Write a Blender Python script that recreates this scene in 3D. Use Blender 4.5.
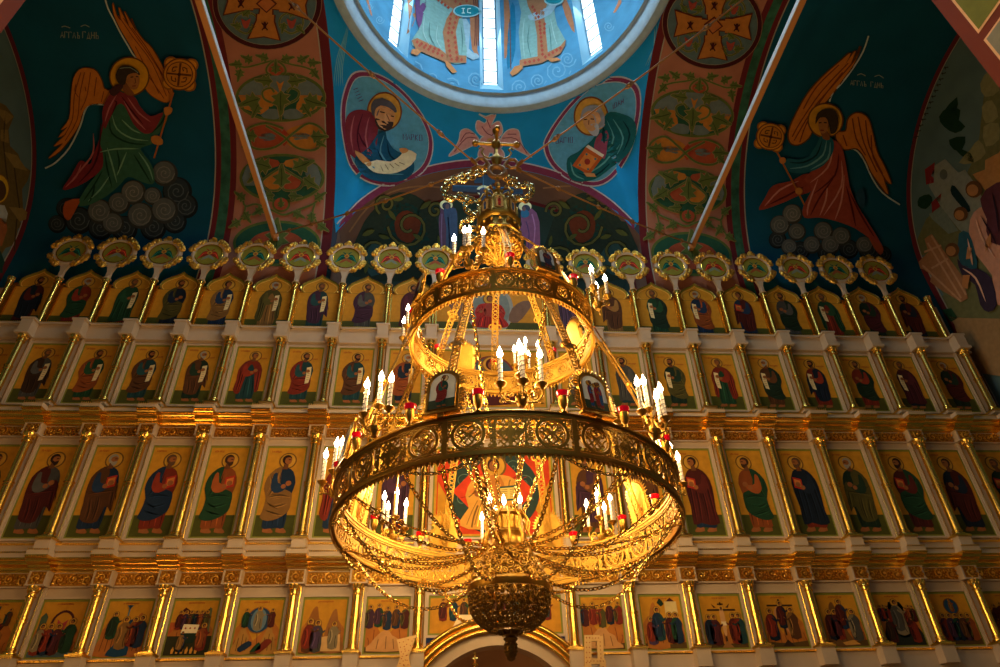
import bpy, math, random
from mathutils import Vector, Matrix
from mathutils.bvhtree import BVHTree
from mathutils.geometry import tessellate_polygon
from bpy_extras.object_utils import world_to_camera_view
PI = math.pi
sin, cos, R = math.sin, math.cos, math.radians
random.seed(7)
sc = bpy.context.scene
col = sc.collection
for o in list(bpy.data.objects): bpy.data.objects.remove(o)

# ------------------------------------------------------------------ camera (z = 0 is eye height, the floor lies at -1.6)
FPX, PITCH, YAW, ROLL = 644.0, 0.6094, -0.0775, -0.0273
CAM = Vector((-0.672, -11.03, 0.0))
_f = Vector((-sin(YAW)*cos(PITCH), cos(YAW)*cos(PITCH), sin(PITCH)))
_r0 = Vector((cos(YAW), sin(YAW), 0)); _u0 = _r0.cross(_f)
CR = _r0*cos(ROLL) + _u0*sin(ROLL); CU = -_r0*sin(ROLL) + _u0*cos(ROLL)
cd = bpy.data.cameras.new('camera'); cam = bpy.data.objects.new('camera', cd); col.objects.link(cam)
cd.sensor_width = 36; cd.lens = FPX*36/1000; cd.clip_end = 200; cd.clip_start = 0.05
cam.matrix_world = Matrix(((CR.x, CU.x, -_f.x, CAM.x), (CR.y, CU.y, -_f.y, CAM.y), (CR.z, CU.z, -_f.z, CAM.z), (0, 0, 0, 1)))
sc.camera = cam
def ray(px, py): return (CR*((px-500)/FPX) + CU*((333.5-py)/FPX) + _f).normalized()
def at(px, py, Y):
    d = ray(px, py); return CAM + d*((Y-CAM.y)/d.y)

# ------------------------------------------------------------------ light
sc.view_settings.view_transform = 'Standard'; sc.view_settings.look = 'None'
sc.view_settings.gamma = 1; sc.view_settings.use_curve_mapping = False
sc.view_settings.exposure = 0.0
w = bpy.data.worlds.new('world'); sc.world = w; w.use_nodes = True
w.node_tree.nodes['Background'].inputs[0].default_value = (0.55, 0.68, 0.9, 1)
w.node_tree.nodes['Background'].inputs[1].default_value = 0.035
def light(name, kind, loc, energy, color, size=0.1, sizey=None, target=None, spread=None):
    l = bpy.data.lights.new(name, kind); l.energy = energy; l.color = color
    if kind == 'AREA':
        l.shape = 'RECTANGLE'; l.size = size; l.size_y = sizey or size
        if spread: l.spread = spread
    elif kind in ('POINT', 'SPOT'): l.shadow_soft_size = size
    o = bpy.data.objects.new(name, l); col.objects.link(o); o.location = loc
    if target is not None: o.rotation_euler = (Vector(target)-Vector(loc)).to_track_quat('-Z', 'Y').to_euler()
    return o
DC = Vector((0.1, -4.6, 0))          # dome axis
DAY = (0.62, 0.84, 1.0)
CANDLE = (1.0, 0.68, 0.30); WARM = (1.0, 0.56, 0.20)
for k in range(8):                    # daylight entering through the eight drum windows
    a = R(45*k); r = 3.42
    p = DC + Vector((r*sin(a), r*cos(a), 17.0))
    light('window_daylight', 'AREA', p, 120, DAY, 0.5, 3.8, DC + Vector((-2.6*sin(a), -2.6*cos(a), 12.5)), spread=R(110))
light('west_window_daylight', 'AREA', (-3, -19, 9), 70, DAY, 3.0, 3.0, (0, 0, 7))
light('west_window_daylight', 'AREA', (4, -19, 9), 45, DAY, 3.0, 3.0, (0, 0, 7))
light('side_chandelier', 'POINT', (-8.0, -6.5, 1.8), 270, WARM, 0.5)
light('side_chandelier', 'POINT', (8.6, -7.0, 1.8), 45, WARM, 0.5)
light('bay_fill_light', 'AREA', (0, 4.2, 8.6), 60, (0.8, 0.86, 0.9), 2.0, 1.2, (0, 1.5, 12.5))  # unseen area lamp, added to brighten the bay behind the east arch

# ------------------------------------------------------------------ materials
def lin(c):
    return tuple(((x/255)/12.92 if x/255 <= 0.04045 else (((x/255)+0.055)/1.055)**2.4) for x in c)
def mat(name, c, rough=0.5, metal=0.0, emis=None, es=0, bump=0, bscale=40, var=0, vscale=4, trans=0, coat=0):
    m = bpy.data.materials.new(name); m.use_nodes = True; nt = m.node_tree; b = nt.nodes['Principled BSDF']
    b.inputs['Base Color'].default_value = (*lin(c), 1); b.inputs['Roughness'].default_value = rough; b.inputs['Metallic'].default_value = metal
    if emis: b.inputs['Emission Color'].default_value = (*emis, 1); b.inputs['Emission Strength'].default_value = es
    if name.endswith(('plaster', 'paint')): b.inputs['Specular IOR Level'].default_value = .15
    if trans: b.inputs['Transmission Weight'].default_value = trans
    if coat: b.inputs['Coat Weight'].default_value = coat
    if bump or var:
        tc = nt.nodes.new('ShaderNodeTexCoord')
    if bump:
        n = nt.nodes.new('ShaderNodeTexNoise'); n.inputs['Scale'].default_value = bscale; n.inputs['Detail'].default_value = 3
        nt.links.new(tc.outputs['Object'], n.inputs['Vector'])
        bp = nt.nodes.new('ShaderNodeBump'); bp.inputs['Strength'].default_value = bump; bp.inputs['Distance'].default_value = 0.02
        nt.links.new(n.outputs['Fac'], bp.inputs['Height']); nt.links.new(bp.outputs['Normal'], b.inputs['Normal'])
    if var:
        n = nt.nodes.new('ShaderNodeTexNoise'); n.inputs['Scale'].default_value = vscale; n.inputs['Detail'].default_value = 5
        nt.links.new(tc.outputs['Object'], n.inputs['Vector'])
        rp = nt.nodes.new('ShaderNodeValToRGB'); a = lin(c)
        rp.color_ramp.elements[0].position = .3; rp.color_ramp.elements[1].position = .7
        rp.color_ramp.elements[0].color = (*[x*(1-var) for x in a], 1); rp.color_ramp.elements[1].color = (*[min(1, x*(1+var)) for x in a], 1)
        nt.links.new(n.outputs['Fac'], rp.inputs['Fac']); nt.links.new(rp.outputs['Color'], b.inputs['Base Color'])
    return m
M = dict(
    gold=mat('polished_gold', (240, 192, 88), 0.27, 1.0, bump=.02, bscale=25),
    leaf=mat('carved_gold_leaf', (244, 192, 84), 0.30, 1.0, bump=.35, bscale=60),
    brass=mat('chandelier_brass', (190, 144, 58), 0.33, 1.0, bump=.25, bscale=70),
    palechain=mat('polished_pale_brass', (236, 216, 150), 0.22, 1.0),
    darkbrass=mat('dark_brass', (132, 98, 42), 0.36, 1.0, bump=.2, bscale=70),  # darker brass tone for the bowl and its finial
    midbrass=mat('ring_brass', (164, 124, 50), 0.34, 1.0, bump=.25, bscale=70),
    chain=mat('brass_chain', (222, 180, 92), 0.25, 1.0),
    rod=mat('ochre_painted_rod', (150, 104, 48), 0.45, 0.35),
    white=mat('cream_painted_wood', (190, 164, 132), 0.5, var=.06, vscale=3),
    ring=mat('grey_white_plaster', (168, 190, 200), 0.7, var=.1, vscale=6),
    teal=mat('dark_teal_plaster', (12, 76, 96), 0.75, var=.12, vscale=1.2),
    blue=mat('bright_blue_plaster', (24, 150, 222), 0.75, var=.1, vscale=1.3),
    drum=mat('pale_blue_plaster', (76, 136, 166), 0.8, var=.16, vscale=2.5),
    reveal=mat('window_reveal_plaster', (150, 190, 205), 0.8),
    terra=mat('terracotta_plaster', (168, 108, 82), 0.75, var=.1, vscale=2),
    terra2=mat('orange_terracotta_plaster', (108, 44, 8), 0.75, var=.1, vscale=2),
    crim=mat('crimson_border_paint', (104, 34, 36), 0.75),
    plum=mat('plum_border_paint', (128, 62, 96), 0.75),
    green=mat('green_marbled_paint', (50, 96, 72), 0.75, var=.35, vscale=5),
    pale=mat('pale_line_paint', (160, 150, 130), 0.75),
    lun=mat('grey_green_plaster', (88, 110, 104), 0.75, var=.12, vscale=1.5),
    apse=mat('dark_brown_plaster', (116, 86, 70), 0.8, var=.15, vscale=1.5),
    apsegreen=mat('dark_green_plaster', (52, 78, 74), 0.8, var=.2, vscale=1.5),
    stone=mat('floor_stone', (120, 105, 90), 0.4, var=.15, vscale=2),
    red=mat('red_glass', (176, 2, 10), 0.12, 0, emis=(0.6, 0.0, 0.01), es=0.4, coat=1),
    lettergold=mat('matt_gilt_board', (222, 176, 104), 0.55, 0.35),
    shadegold=mat('shaded_gold_ground', (190, 132, 44), 0.4, 0.9),  # darker gold behind the carving, recess shade put into the colour
    candle=mat('white_candle_wax', (206, 190, 164), 0.5, 0, emis=(1, .74, .46), es=.12),
    candleline=mat('gilt_candle_spiral', (96, 60, 30), 0.5, .1),
    flame=mat('candle_flame', (255, 230, 180), 0.5, 0, emis=(1.0, 0.84, 0.56), es=30),
    pane=mat('daylit_window_glass', (240, 250, 255), 0.2, 0, emis=(0.80, 0.93, 1.0), es=2.4),
    muntin=mat('blue_grey_window_bar', (96, 130, 150), 0.5),
    tie=mat('pale_grey_painted_tie', (186, 192, 198), 0.5, var=.2, vscale=3),
    tieo=mat('ochre_painted_tie_flank', (176, 118, 62), 0.5),
    niche=mat('tan_niche_plaster', (196, 156, 116), 0.7, var=.05),
    black=mat('dark_paint', (30, 18, 14), 0.6),
    ruby=mat('ruby_glass_bead', (190, 20, 24), 0.1, 0, coat=1),
)
def paintmat(name, rough, coat=0):
    m = bpy.data.materials.new(name); m.use_nodes = True; nt = m.node_tree; b = nt.nodes['Principled BSDF']
    a = nt.nodes.new('ShaderNodeAttribute'); a.attribute_name = 'Col'
    n = nt.nodes.new('ShaderNodeTexNoise'); n.inputs['Scale'].default_value = 9; n.inputs['Detail'].default_value = 6
    tc = nt.nodes.new('ShaderNodeTexCoord'); nt.links.new(tc.outputs['Object'], n.inputs['Vector'])
    mr = nt.nodes.new('ShaderNodeMapRange'); mr.inputs['To Min'].default_value = .72; mr.inputs['To Max'].default_value = 1.28
    nt.links.new(n.outputs['Fac'], mr.inputs['Value'])
    v = nt.nodes.new('ShaderNodeVectorMath'); v.operation = 'SCALE'
    nt.links.new(a.outputs['Color'], v.inputs[0]); nt.links.new(mr.outputs['Result'], v.inputs['Scale'])
    nt.links.new(v.outputs['Vector'], b.inputs['Base Color'])
    b.inputs['Roughness'].default_value = rough; b.inputs['Coat Weight'].default_value = coat; b.inputs['Specular IOR Level'].default_value = .12
    return m
M['mural'] = paintmat('mural_paint', .75); M['iconpaint'] = paintmat('icon_tempera', .6, 0)

# ------------------------------------------------------------------ mesh builder
def V(*a): return Vector(a)
class MB:
    def __init__(s): s.v = []; s.f = []; s.m = []; s.c = []
    def add(s, vs, fs, m=0, c=None):
        n = len(s.v); s.v += [tuple(v) for v in vs]
        for f in fs: s.f.append(tuple(i+n for i in f)); s.m.append(m); s.c.append(c)
    def box(s, x0, x1, y0, y1, z0, z1, m=0):
        s.add([(x, y, z) for x in (x0, x1) for y in (y0, y1) for z in (z0, z1)],
              [(0, 1, 3, 2), (4, 6, 7, 5), (0, 4, 5, 1), (2, 3, 7, 6), (0, 2, 6, 4), (1, 5, 7, 3)], m)
    def lathe(s, prof, n=16, c=(0, 0, 0), m=0, a0=0, a1=2*PI, cap=False, axis=None):
        full = abs(a1-a0-2*PI) < 1e-6; k = n if full else n+1; c = Vector(c); vs = []
        for (r, z) in prof:
            for i in range(k):
                a = a0+(a1-a0)*i/n; p = Vector((r*cos(a), r*sin(a), z))
                if axis: p = axis @ p
                vs.append(c+p)
        fs = []
        for j in range(len(prof)-1):
            for i in range(n):
                i2 = (i+1) % k if full else i+1
                fs.append((j*k+i, j*k+i2, (j+1)*k+i2, (j+1)*k+i))
        if cap: fs += [tuple(range(k))[::-1], tuple((len(prof)-1)*k+i for i in range(k))]
        s.add(vs, fs, m)
    def tube(s, pts, r, n=6, m=0, closed=False):
        pts = [Vector(p) for p in pts]; N = len(pts); vs = []; up = None
        for i, p in enumerate(pts):
            a = pts[i-1] if (i or closed) else pts[i]; b = pts[(i+1) % N] if (i < N-1 or closed) else pts[i]
            t = (b-a); t = t.normalized() if t.length > 1e-9 else Vector((0, 0, 1))
            if up is None:
                up = Vector((0, 0, 1)) if abs(t.z) < .9 else Vector((1, 0, 0))
            u = t.cross(up); u = u.normalized() if u.length > 1e-6 else t.orthogonal().normalized(); w_ = u.cross(t); up = w_
            rr = r[i] if isinstance(r, (list, tuple)) else r
            for k in range(n):
                q = 2*PI*k/n; vs.append(p+u*(rr*cos(q))+w_*(rr*sin(q)))
        fs = []
        for i in range(N if closed else N-1):
            j = (i+1) % N
            for k in range(n): fs.append((i*n+k, i*n+(k+1) % n, j*n+(k+1) % n, j*n+k))
        if not closed: fs += [tuple(range(n))[::-1], tuple((N-1)*n+k for k in range(n))]
        s.add(vs, fs, m)
    def blob(s, c, rx, ry, rz, n=6, m=0):
        c = Vector(c); vs = [c+Vector((0, 0, rz))]; K = n; J = max(2, n//2)
        for j in range(1, J):
            t = PI*j/J
            for k in range(K): vs.append(c+Vector((rx*sin(t)*cos(2*PI*k/K), ry*sin(t)*sin(2*PI*k/K), rz*cos(t))))
        vs.append(c-Vector((0, 0, rz))); L = len(vs)-1; fs = []
        for k in range(K):
            fs.append((0, 1+k, 1+(k+1) % K)); b = 1+(J-2)*K; fs.append((L, b+(k+1) % K, b+k))
            for j in range(J-2): fs.append((1+j*K+k, 1+(j+1)*K+k, 1+(j+1)*K+(k+1) % K, 1+j*K+(k+1) % K))
        s.add(vs, fs, m)
    def ribbon(s, pts, w_, d, mp, m=0, closed=False):
        # a flat strip of width w_ and depth d along 2D points, laid on a surface by mp(s, t, depth)
        P = [Vector(p) for p in pts]; N = len(P); vs = []
        for i, p in enumerate(P):
            a = P[i-1] if (i or closed) else p; b = P[(i+1) % N] if (i < N-1 or closed) else p
            t = (b-a).normalized() if (b-a).length > 1e-9 else Vector((1, 0)); nrm = Vector((-t.y, t.x))*(w_/2)
            for q, dd in ((nrm, 0), (nrm, d), (-nrm, d), (-nrm, 0)): vs.append(mp(p.x+q.x, p.y+q.y, dd))
        fs = []
        for i in range(N if closed else N-1):
            j = (i+1) % N
            for k in range(4): fs.append((i*4+k, i*4+(k+1) % 4, j*4+(k+1) % 4, j*4+k))
        if not closed: fs += [(0, 1, 2, 3), tuple((N-1)*4+k for k in (3, 2, 1, 0))]
        s.add(vs, fs, m)
    def link(s, c, t, side, L, W, r, n=10, k=4, m=0):
        c = Vector(c); t = Vector(t).normalized(); side = Vector(side).normalized(); pts = []
        for i in range(n):
            a = 2*PI*i/n; pts.append(c+t*(L/2*cos(a))+side*(W/2*sin(a)))
        s.tube(pts, r, k, m, closed=True)
    def chain(s, pts, L=.07, W=.035, r=.007, m=0, n=8, k=4):
        P = [Vector(p) for p in pts]; seg = []; tot = 0
        for a, b in zip(P, P[1:]): seg.append((tot, a, b)); tot += (b-a).length
        pitch = L*.72; N = max(1, int(tot/pitch)); j = 0
        for i in range(N):
            q = (i+.5)*tot/N
            while j < len(seg)-1 and q > seg[j+1][0]: j += 1
            d0, a, b = seg[j]; t = (b-a).normalized(); c = a+t*(q-d0)
            u = t.cross(Vector((0.3, 1, 0.2))).normalized(); w_ = t.cross(u)
            s.link(c, t, u+w_ if i % 2 else u-w_, L, W, r, n, k, m)
    def build(s, name, mats, parent=None, smooth=True, org=None, autos=True):
        me = bpy.data.meshes.new(name); off = Vector((0, 0, 0))
        if org is not None: off = Vector(org)
        elif parent is not None: off = Vector(wloc(parent))
        me.from_pydata([(v[0]-off.x, v[1]-off.y, v[2]-off.z) for v in s.v], [], s.f)
        for m_ in mats: me.materials.append(M[m_])
        me.polygons.foreach_set('material_index', s.m)
        if any(c is not None for c in s.c):
            a = me.color_attributes.new('Col', 'FLOAT_COLOR', 'CORNER'); dat = []
            for p, c in zip(me.polygons, s.c):
                c4 = (*(c or (.5, .5, .5)), 1.0)
                for _ in range(p.loop_total): dat += c4
            a.data.foreach_set('color', dat)
        me.update()
        o = bpy.data.objects.new(name, me); col.objects.link(o)
        if parent is not None: o.parent = parent; o.location = (0, 0, 0) if org is None else Vector(org)-Vector(wloc(parent))
        elif org is not None: o.location = org
        if smooth:
            me.shade_smooth()
            if autos: me.set_sharp_from_angle(angle=R(38))
        return o
def wloc(o):
    p = Vector(o.location)
    while o.parent: o = o.parent; p += Vector(o.location)
    return p
def tag(o, label=None, cat=None, group=None, kind=None):
    if label: o['label'] = label
    if cat: o['category'] = cat
    if group: o['group'] = group
    if kind: o['kind'] = kind
    return o
def empty(name, loc, rz=0):
    o = bpy.data.objects.new(name, None); o.empty_display_size = .1; col.objects.link(o); o.location = loc; o.rotation_euler[2] = rz; return o
def struct(o): o['kind'] = 'structure'; return o
def inst(src, name, parent=None, loc=(0, 0, 0), rz=0):
    o = bpy.data.objects.new(name, src.data); col.objects.link(o)
    if parent: o.parent = parent
    o.location = loc; o.rotation_euler[2] = rz
    return o

# ------------------------------------------------------------------ painting: coloured patches laid on a real surface
def smooth_poly(pts, k=4, closed=True):
    n = len(pts); out = []
    for i in range(n if closed else n-1):
        p0 = pts[i-1] if (i or closed) else pts[0]; p1 = pts[i]; p2 = pts[(i+1) % n]; p3 = pts[(i+2) % n] if (closed or i+2 < n) else pts[-1]
        for j in range(k):
            t = j/k
            out.append(tuple(.5*((2*p1[d])+(-p0[d]+p2[d])*t+(2*p0[d]-5*p1[d]+4*p2[d]-p3[d])*t*t+(-p0[d]+3*p1[d]-3*p2[d]+p3[d])*t**3) for d in (0, 1)))
    if not closed: out.append(tuple(pts[-1]))
    return out
class Paint:
    """collects flat coloured polygons in 2D; mp(x, y, layer) gives the 3D point on the painted surface"""
    def __init__(s, mp, maxe=None): s.mb = MB(); s.mp = mp; s.maxe = maxe; s.L = 1; s.tf = None; s.parts = {}; s.main = s.mb
    def to(s, name=None):
        """further patches go to the named part (None: the painting's own mesh)"""
        if name is None: s.mb = s.main
        else:
            s.mb = MB(); s.parts.setdefault(name, []).append(s.mb)
    def build_parts(s, parent, org, m):
        for nm, l_ in s.parts.items():
            for mb in l_:
                if mb.v:
                    o = mb.build(nm, [m], None, smooth=False, org=org); o.parent = parent; o.location = (0, 0, 0)
    def tri(s, a, b, c, colr, lay, d=0):
        if s.maxe and d < 6:
            e = [((a[0]-b[0])**2+(a[1]-b[1])**2), ((b[0]-c[0])**2+(b[1]-c[1])**2), ((c[0]-a[0])**2+(c[1]-a[1])**2)]
            m_ = max(e)
            if m_ > s.maxe**2:
                i = e.index(m_); P = [a, b, c]; p, q, r_ = P[i], P[(i+1) % 3], P[(i+2) % 3]; mid = ((p[0]+q[0])/2, (p[1]+q[1])/2)
                s.tri(p, mid, r_, colr, lay, d+1); s.tri(mid, q, r_, colr, lay, d+1); return
        ps = [s.mp(*q, lay) for q in (a, b, c)]
        if any(q is None for q in ps): return
        s.mb.add(ps, [(0, 1, 2)], 0, colr)
    def poly(s, pts, c, sm=0, lay=None):
        c = lin(c); lay = s.L if lay is None else lay
        if sm: pts = smooth_poly(pts, sm)
        if s.tf: pts = [s.tf(*p) for p in pts]
        for t in tessellate_polygon([[Vector((p[0], p[1], 0)) for p in pts]]):
            a, b, d = (pts[i] for i in t)
            if (b[0]-a[0])*(d[1]-a[1])-(b[1]-a[1])*(d[0]-a[0]) < 0: b, d = d, b
            s.tri(a, b, d, c, lay)
    def disc(s, x, y, r, c, ry=None, n=20, lay=None): s.poly([(x+r*cos(2*PI*i/n), y+(ry or r)*sin(2*PI*i/n)) for i in range(n)], c, 0, lay)
    def line(s, pts, w_, c, sm=3, closed=False, taper=False, lay=None):
        if sm: pts = smooth_poly(pts, sm, closed)
        n = len(pts); A = []; B = []
        for i, p in enumerate(pts):
            a = pts[i-1] if (i or closed) else p; b = pts[(i+1) % n] if (i < n-1 or closed) else p
            dx, dy = b[0]-a[0], b[1]-a[1]; l = math.hypot(dx, dy) or 1; ww = w_/2*((1-abs(2*i/(n-1)-1)**2*.8) if taper else 1)
            A.append((p[0]-dy/l*ww, p[1]+dx/l*ww)); B.append((p[0]+dy/l*ww, p[1]-dx/l*ww))
        for i in range(n if closed else n-1):
            j = (i+1) % n; s.poly([A[i], A[j], B[j], B[i]], c, 0, lay)
    def spiral(s, x, y, r, w_, c, turns=2.2, lay=None):
        s.line([(x+r*(1-t/22)*cos(turns*2*PI*t/22), y+r*(1-t/22)*sin(turns*2*PI*t/22)) for t in range(23)], w_, c, 0, lay=lay)
    def build(s, name, m, parent=None, org=None): return s.mb.build(name, [m], parent, smooth=False, org=org)
def tf_img(ox, oy, k): return lambda x, y: (ox+x/k, oy+y/k)
def bvh_of(objs):
    vs = []; fs = []
    for o in objs:
        n = len(vs); mw = wloc(o); vs += [Vector(v.co)+mw for v in o.data.vertices]; fs += [tuple(i+n for i in p.vertices) for p in o.data.polygons]
    return BVHTree.FromPolygons(vs, fs)
def surf_map(bvh, eps=.003, mirror=False):
    def mp(x, y, lay):
        d = ray(x, y); h = bvh.ray_cast(CAM, d)
        if h[0] is None: return None
        n = h[1]
        if n.dot(d) > 0: n = -n
        p = h[0]+n*(eps*lay)
        if mirror: p = Vector((-p.x, p.y, p.z))
        return p
    return mp

# ------------------------------------------------------------------ the building
YC, ZS, BR, YE = -3.64, 9.89, 4.14, 0.5
def strip_grid(mb, xs, prof, m):
    vs = [(x, y, z) for x in xs for (y, z) in prof]; n = len(prof)
    mb.add(vs, [(i*n+j, i*n+j+1, (i+1)*n+j+1, (i+1)*n+j) for i in range(len(xs)-1) for j in range(n-1)], m)
vprof = [(YE, 6.0), (YE, 8.0), (YE, ZS)] + [(YC+BR*cos(a), ZS+BR*sin(a)) for a in [PI*i/64 for i in range(1, 65)]]
names = ['terra', 'crim', 'green', 'pale', 'teal']
XL = {'left': [(-3.73, -3.95, 1), (-3.95, -3.98, 3), (-3.98, -6.08, 0), (-6.08, -6.22, 1), (-6.22, -6.44, 2), (-6.44, -6.56, 1), (-6.56, -6.59, 3), (-6.59, -10.7, 4)],
      'right': [(3.73, 3.92, 1), (3.92, 3.95, 3), (3.95, 5.98, 0), (5.98, 6.12, 1), (6.12, 6.33, 2), (6.33, 6.45, 1), (6.45, 6.48, 3), (6.48, 10.75, 4)]}
vault = {}
for side, st in XL.items():
    mb = MB()
    for a, b, m_ in st:
        n = max(1, int(abs(b-a)/.5)); strip_grid(mb, [a+(b-a)*i/n for i in range(n+1)], vprof, m_)
    vault[side] = struct(mb.build('ceiling_'+side, names, None, org=(0, 0, 0)))
    s = -1 if side == 'left' else 1; X = st[-1][1]
    mb = MB()          # lunette wall closing the arm
    pts = [(X, YC+BR*cos(PI*i/48), ZS+BR*sin(PI*i/48)) for i in range(49)]
    mb.add(pts, [tuple(range(49))], 0); mb.box(X, X+s*.1, YC-BR, YE, -1.6, ZS, 0)
    o = struct(mb.build('wall_'+side, ['lun'], None, smooth=False, org=(0, 0, 0))); vault['l'+side] = o
    mb = MB()
    for r0, r1, dx, m_ in ((BR-.16, BR-.01, .012, 0), (BR-.19, BR-.16, .012, 1)):
        vs = [(X-s*dx, YC+r*cos(PI*(i/48)-.0), ZS+r*sin(PI*i/48)) for i in range(49) for r in (r0, r1)]
        mb.add(vs, [(2*i, 2*i+1, 2*i+3, 2*i+2) for i in range(48)], m_)
        mb.box(X-s*dx, X-s*dx*.5, YC+r0, YC+r1, 6, ZS, m_)
    struct(mb.build('trim_1' if s < 0 else 'trim_2', ['crim', 'pale'], None, smooth=False, org=(0, 0, 0)))
# east arch and the bay behind it
AX, AZ, AR = 0.1, 9.40, 4.08
def earch(x): return AZ+math.sqrt(max(0.01, AR*AR-(x-AX)**2))
xs = [-3.73+7.46*i/48 for i in range(49)]
mb = MB()
def apr(r, n=48):
    a0 = math.asin((3.73-AX)/AR)*.995; return [(AX+r*sin(-a0-.06+(2*a0+.12)*i/n), AZ+r*cos(-a0-.06+(2*a0+.12)*i/n)) for i in range(n+1)]
for r, y0, y1, m_ in ((AR, YE, YE+1.0, 1), (AR, YE+1.0, YE+1.12, 2), (AR, YE+1.12, YE+4, 0)):
    p = apr(r); vs = [(x, y, z) for y in (y0, y1) for (x, z) in p]; n = len(p)
    mb.add(vs, [(i, i+1, n+i+1, n+i) for i in range(n-1)], m_)
    for s_ in (0, -1): x, z = p[s_]; mb.add([(x, y0, z), (x, y1, z), (x, y1, 5), (x, y0, 5)], [(0, 1, 2, 3)], m_)
apse_vault = struct(mb.build('ceiling_back', ['apsegreen', 'apse', 'crim'], None, org=(0, 0, 0)))
mb = MB(); mb.box(-5, 5, YE+4, YE+4.1, 3, 14)
apse_back = struct(mb.build('wall_back', ['apsegreen'], None, smooth=False, org=(0, 0, 0)))
# dome ring, drum and dome
mb = MB()
RZ = 13.95
prof = [(3.74, RZ-.02), (3.71, RZ-.05), (3.62, RZ-.07), (3.52, RZ-.08), (3.46, RZ-.02), (3.44, RZ+.06), (3.40, RZ+.12), (3.38, RZ+.22), (3.31, RZ+.26)]
mb.lathe(prof, 96, DC, 0)
ringo = struct(mb.build('trim_3', ['ring'], None, org=(0, 0, 0)))
RD, RG, WH = 3.30, 3.62, R(5.1)     # drum radius, glass radius, half-width of a window
mb = MB()
ZB, ZT, ZD = RZ+.2, 19.2, 20.2
def dp(a, r, z): return DC+Vector((r*sin(a), r*cos(a), z))
for k in range(8):
    a0 = R(45*k-1 if k == 0 else 45*k); a1 = R(45*(k+1)-1 if k == 7 else 45*(k+1)); st = 8
    A = [a0+WH+(a1-a0-2*WH)*i/st for i in range(st+1)]
    Z = [ZB+(ZT-ZB)*i/8 for i in range(9)]
    vs = [dp(a, RD, z) for a in A for z in Z]
    mb.add(vs, [(i*9+j, i*9+j+1, (i+1)*9+j+1, (i+1)*9+j) for i in range(st) for j in range(8)], 0)
    g = R(2.9); wl, wr = a0-WH, a0+WH
    sill_i, sill_o = 14.28, 14.96
    mb.add([dp(wl, RD, ZB), dp(wr, RD, ZB), dp(wr, RD, sill_i), dp(wl, RD, sill_i)], [(0, 1, 2, 3)], 0)
    mb.add([dp(wl, RD, sill_i), dp(wr, RD, sill_i), dp(a0+g, RG, sill_o), dp(a0-g, RG, sill_o)], [(0, 1, 2, 3)], 1)
    mb.add([dp(wl, RD, sill_i), dp(a0-g, RG, sill_o), dp(a0-g, RG, ZT), dp(wl, RD, ZT)], [(0, 1, 2, 3)], 1)
    mb.add([dp(wr, RD, sill_i), dp(a0+g, RG, sill_o), dp(a0+g, RG, ZT), dp(wr, RD, ZT)], [(3, 2, 1, 0)], 1)
prof = [(RD, ZT), (RG+.1, ZT), (RD, ZT+.02), (RD, ZD)] + [(RD*cos(PI/2*i/12), ZD+RD*sin(PI/2*i/12)) for i in range(1, 13)]
mb.lathe(prof, 64, DC, 0)
drumo = struct(mb.build('ceiling', ['drum', 'reveal'], None, org=(0, 0, 0)))
for k in range(8):
    a0 = R(-1 if k == 0 else 45*k); g = R(2.9)
    mb = MB(); vs = [dp(a0-g, RG, 14.96), dp(a0+g, RG, 14.96), dp(a0+g, RG, ZT), dp(a0-g, RG, ZT)]
    vs += [dp(a0+q*g, RG+.03, z) for q, z in ((-1, 14.96), (1, 14.96), (1, ZT), (-1, ZT))]
    mb.add(vs, [(0, 1, 2, 3), (4, 7, 6, 5), (0, 4, 5, 1), (2, 6, 7, 3), (0, 3, 7, 4), (1, 5, 6, 2)], 0)
    wo = struct(mb.build('window_%d' % (k+1), ['pane'], None, smooth=False, org=(0, 0, 0)))
    mb = MB()
    for z in [15.0+.52*i for i in range(9)]: mb.tube([dp(a0-g, RG-.03, z), dp(a0+g, RG-.03, z)], .016, 4)
    for q in (-1, 1): mb.tube([dp(a0+q*g, RG-.03, 14.96), dp(a0+q*g, RG-.03, ZT)], .02, 4)
    mb.build('window_bars', ['muntin'], wo, org=(0, 0, 0))
# pendentives: between the four arches and the ring
YW = -8.1
mb = MB(); NA = 160; NR = 10; rows = []
ymid = (YE+YW)/2
for i in range(NA+1):
    a = 2*PI*i/NA; c_, s_ = cos(a), sin(a)
    t = min(3.73/abs(c_) if abs(c_) > 1e-6 else 1e9, ((YE-ymid) if s_ > 0 else (ymid-YW))/abs(s_) if abs(s_) > 1e-6 else 1e9)
    bx, by = t*c_, ymid+t*s_
    onx = abs(abs(bx)-3.73) < 1e-4
    z1 = ZS+math.sqrt(max(0, BR*BR-(by-YC)**2)) if onx else 1e9
    z2 = earch(bx) if abs(abs(by-ymid)-(YE-ymid)) < 1e-3 else 1e9
    bz = min(z1, z2) if min(z1, z2) < 1e8 else ZS
    base = Vector((bx, by, bz)); q = base-DC; q.z = 0; q.normalize(); top = DC+q*3.74+Vector((0, 0, RZ-.02))
    row = []
    for j in range(NR+1):
        u = j/NR; p = base.lerp(top, u); out = (Vector((base.x, base.y, 0))-Vector((top.x, top.y, 0))).length
        p.z += .16*out*sin(PI*u)*.8
        row.append(p)
    rows.append(row)
vs = [p for r_ in rows for p in r_]
mb.add(vs, [(i*(NR+1)+j, (i+1)*(NR+1)+j, (i+1)*(NR+1)+j+1, i*(NR+1)+j+1) for i in range(NA) for j in range(NR)], 0)
pend = struct(mb.build('ceiling', ['blue'], None, org=(0, 0, 0), autos=False))
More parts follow.
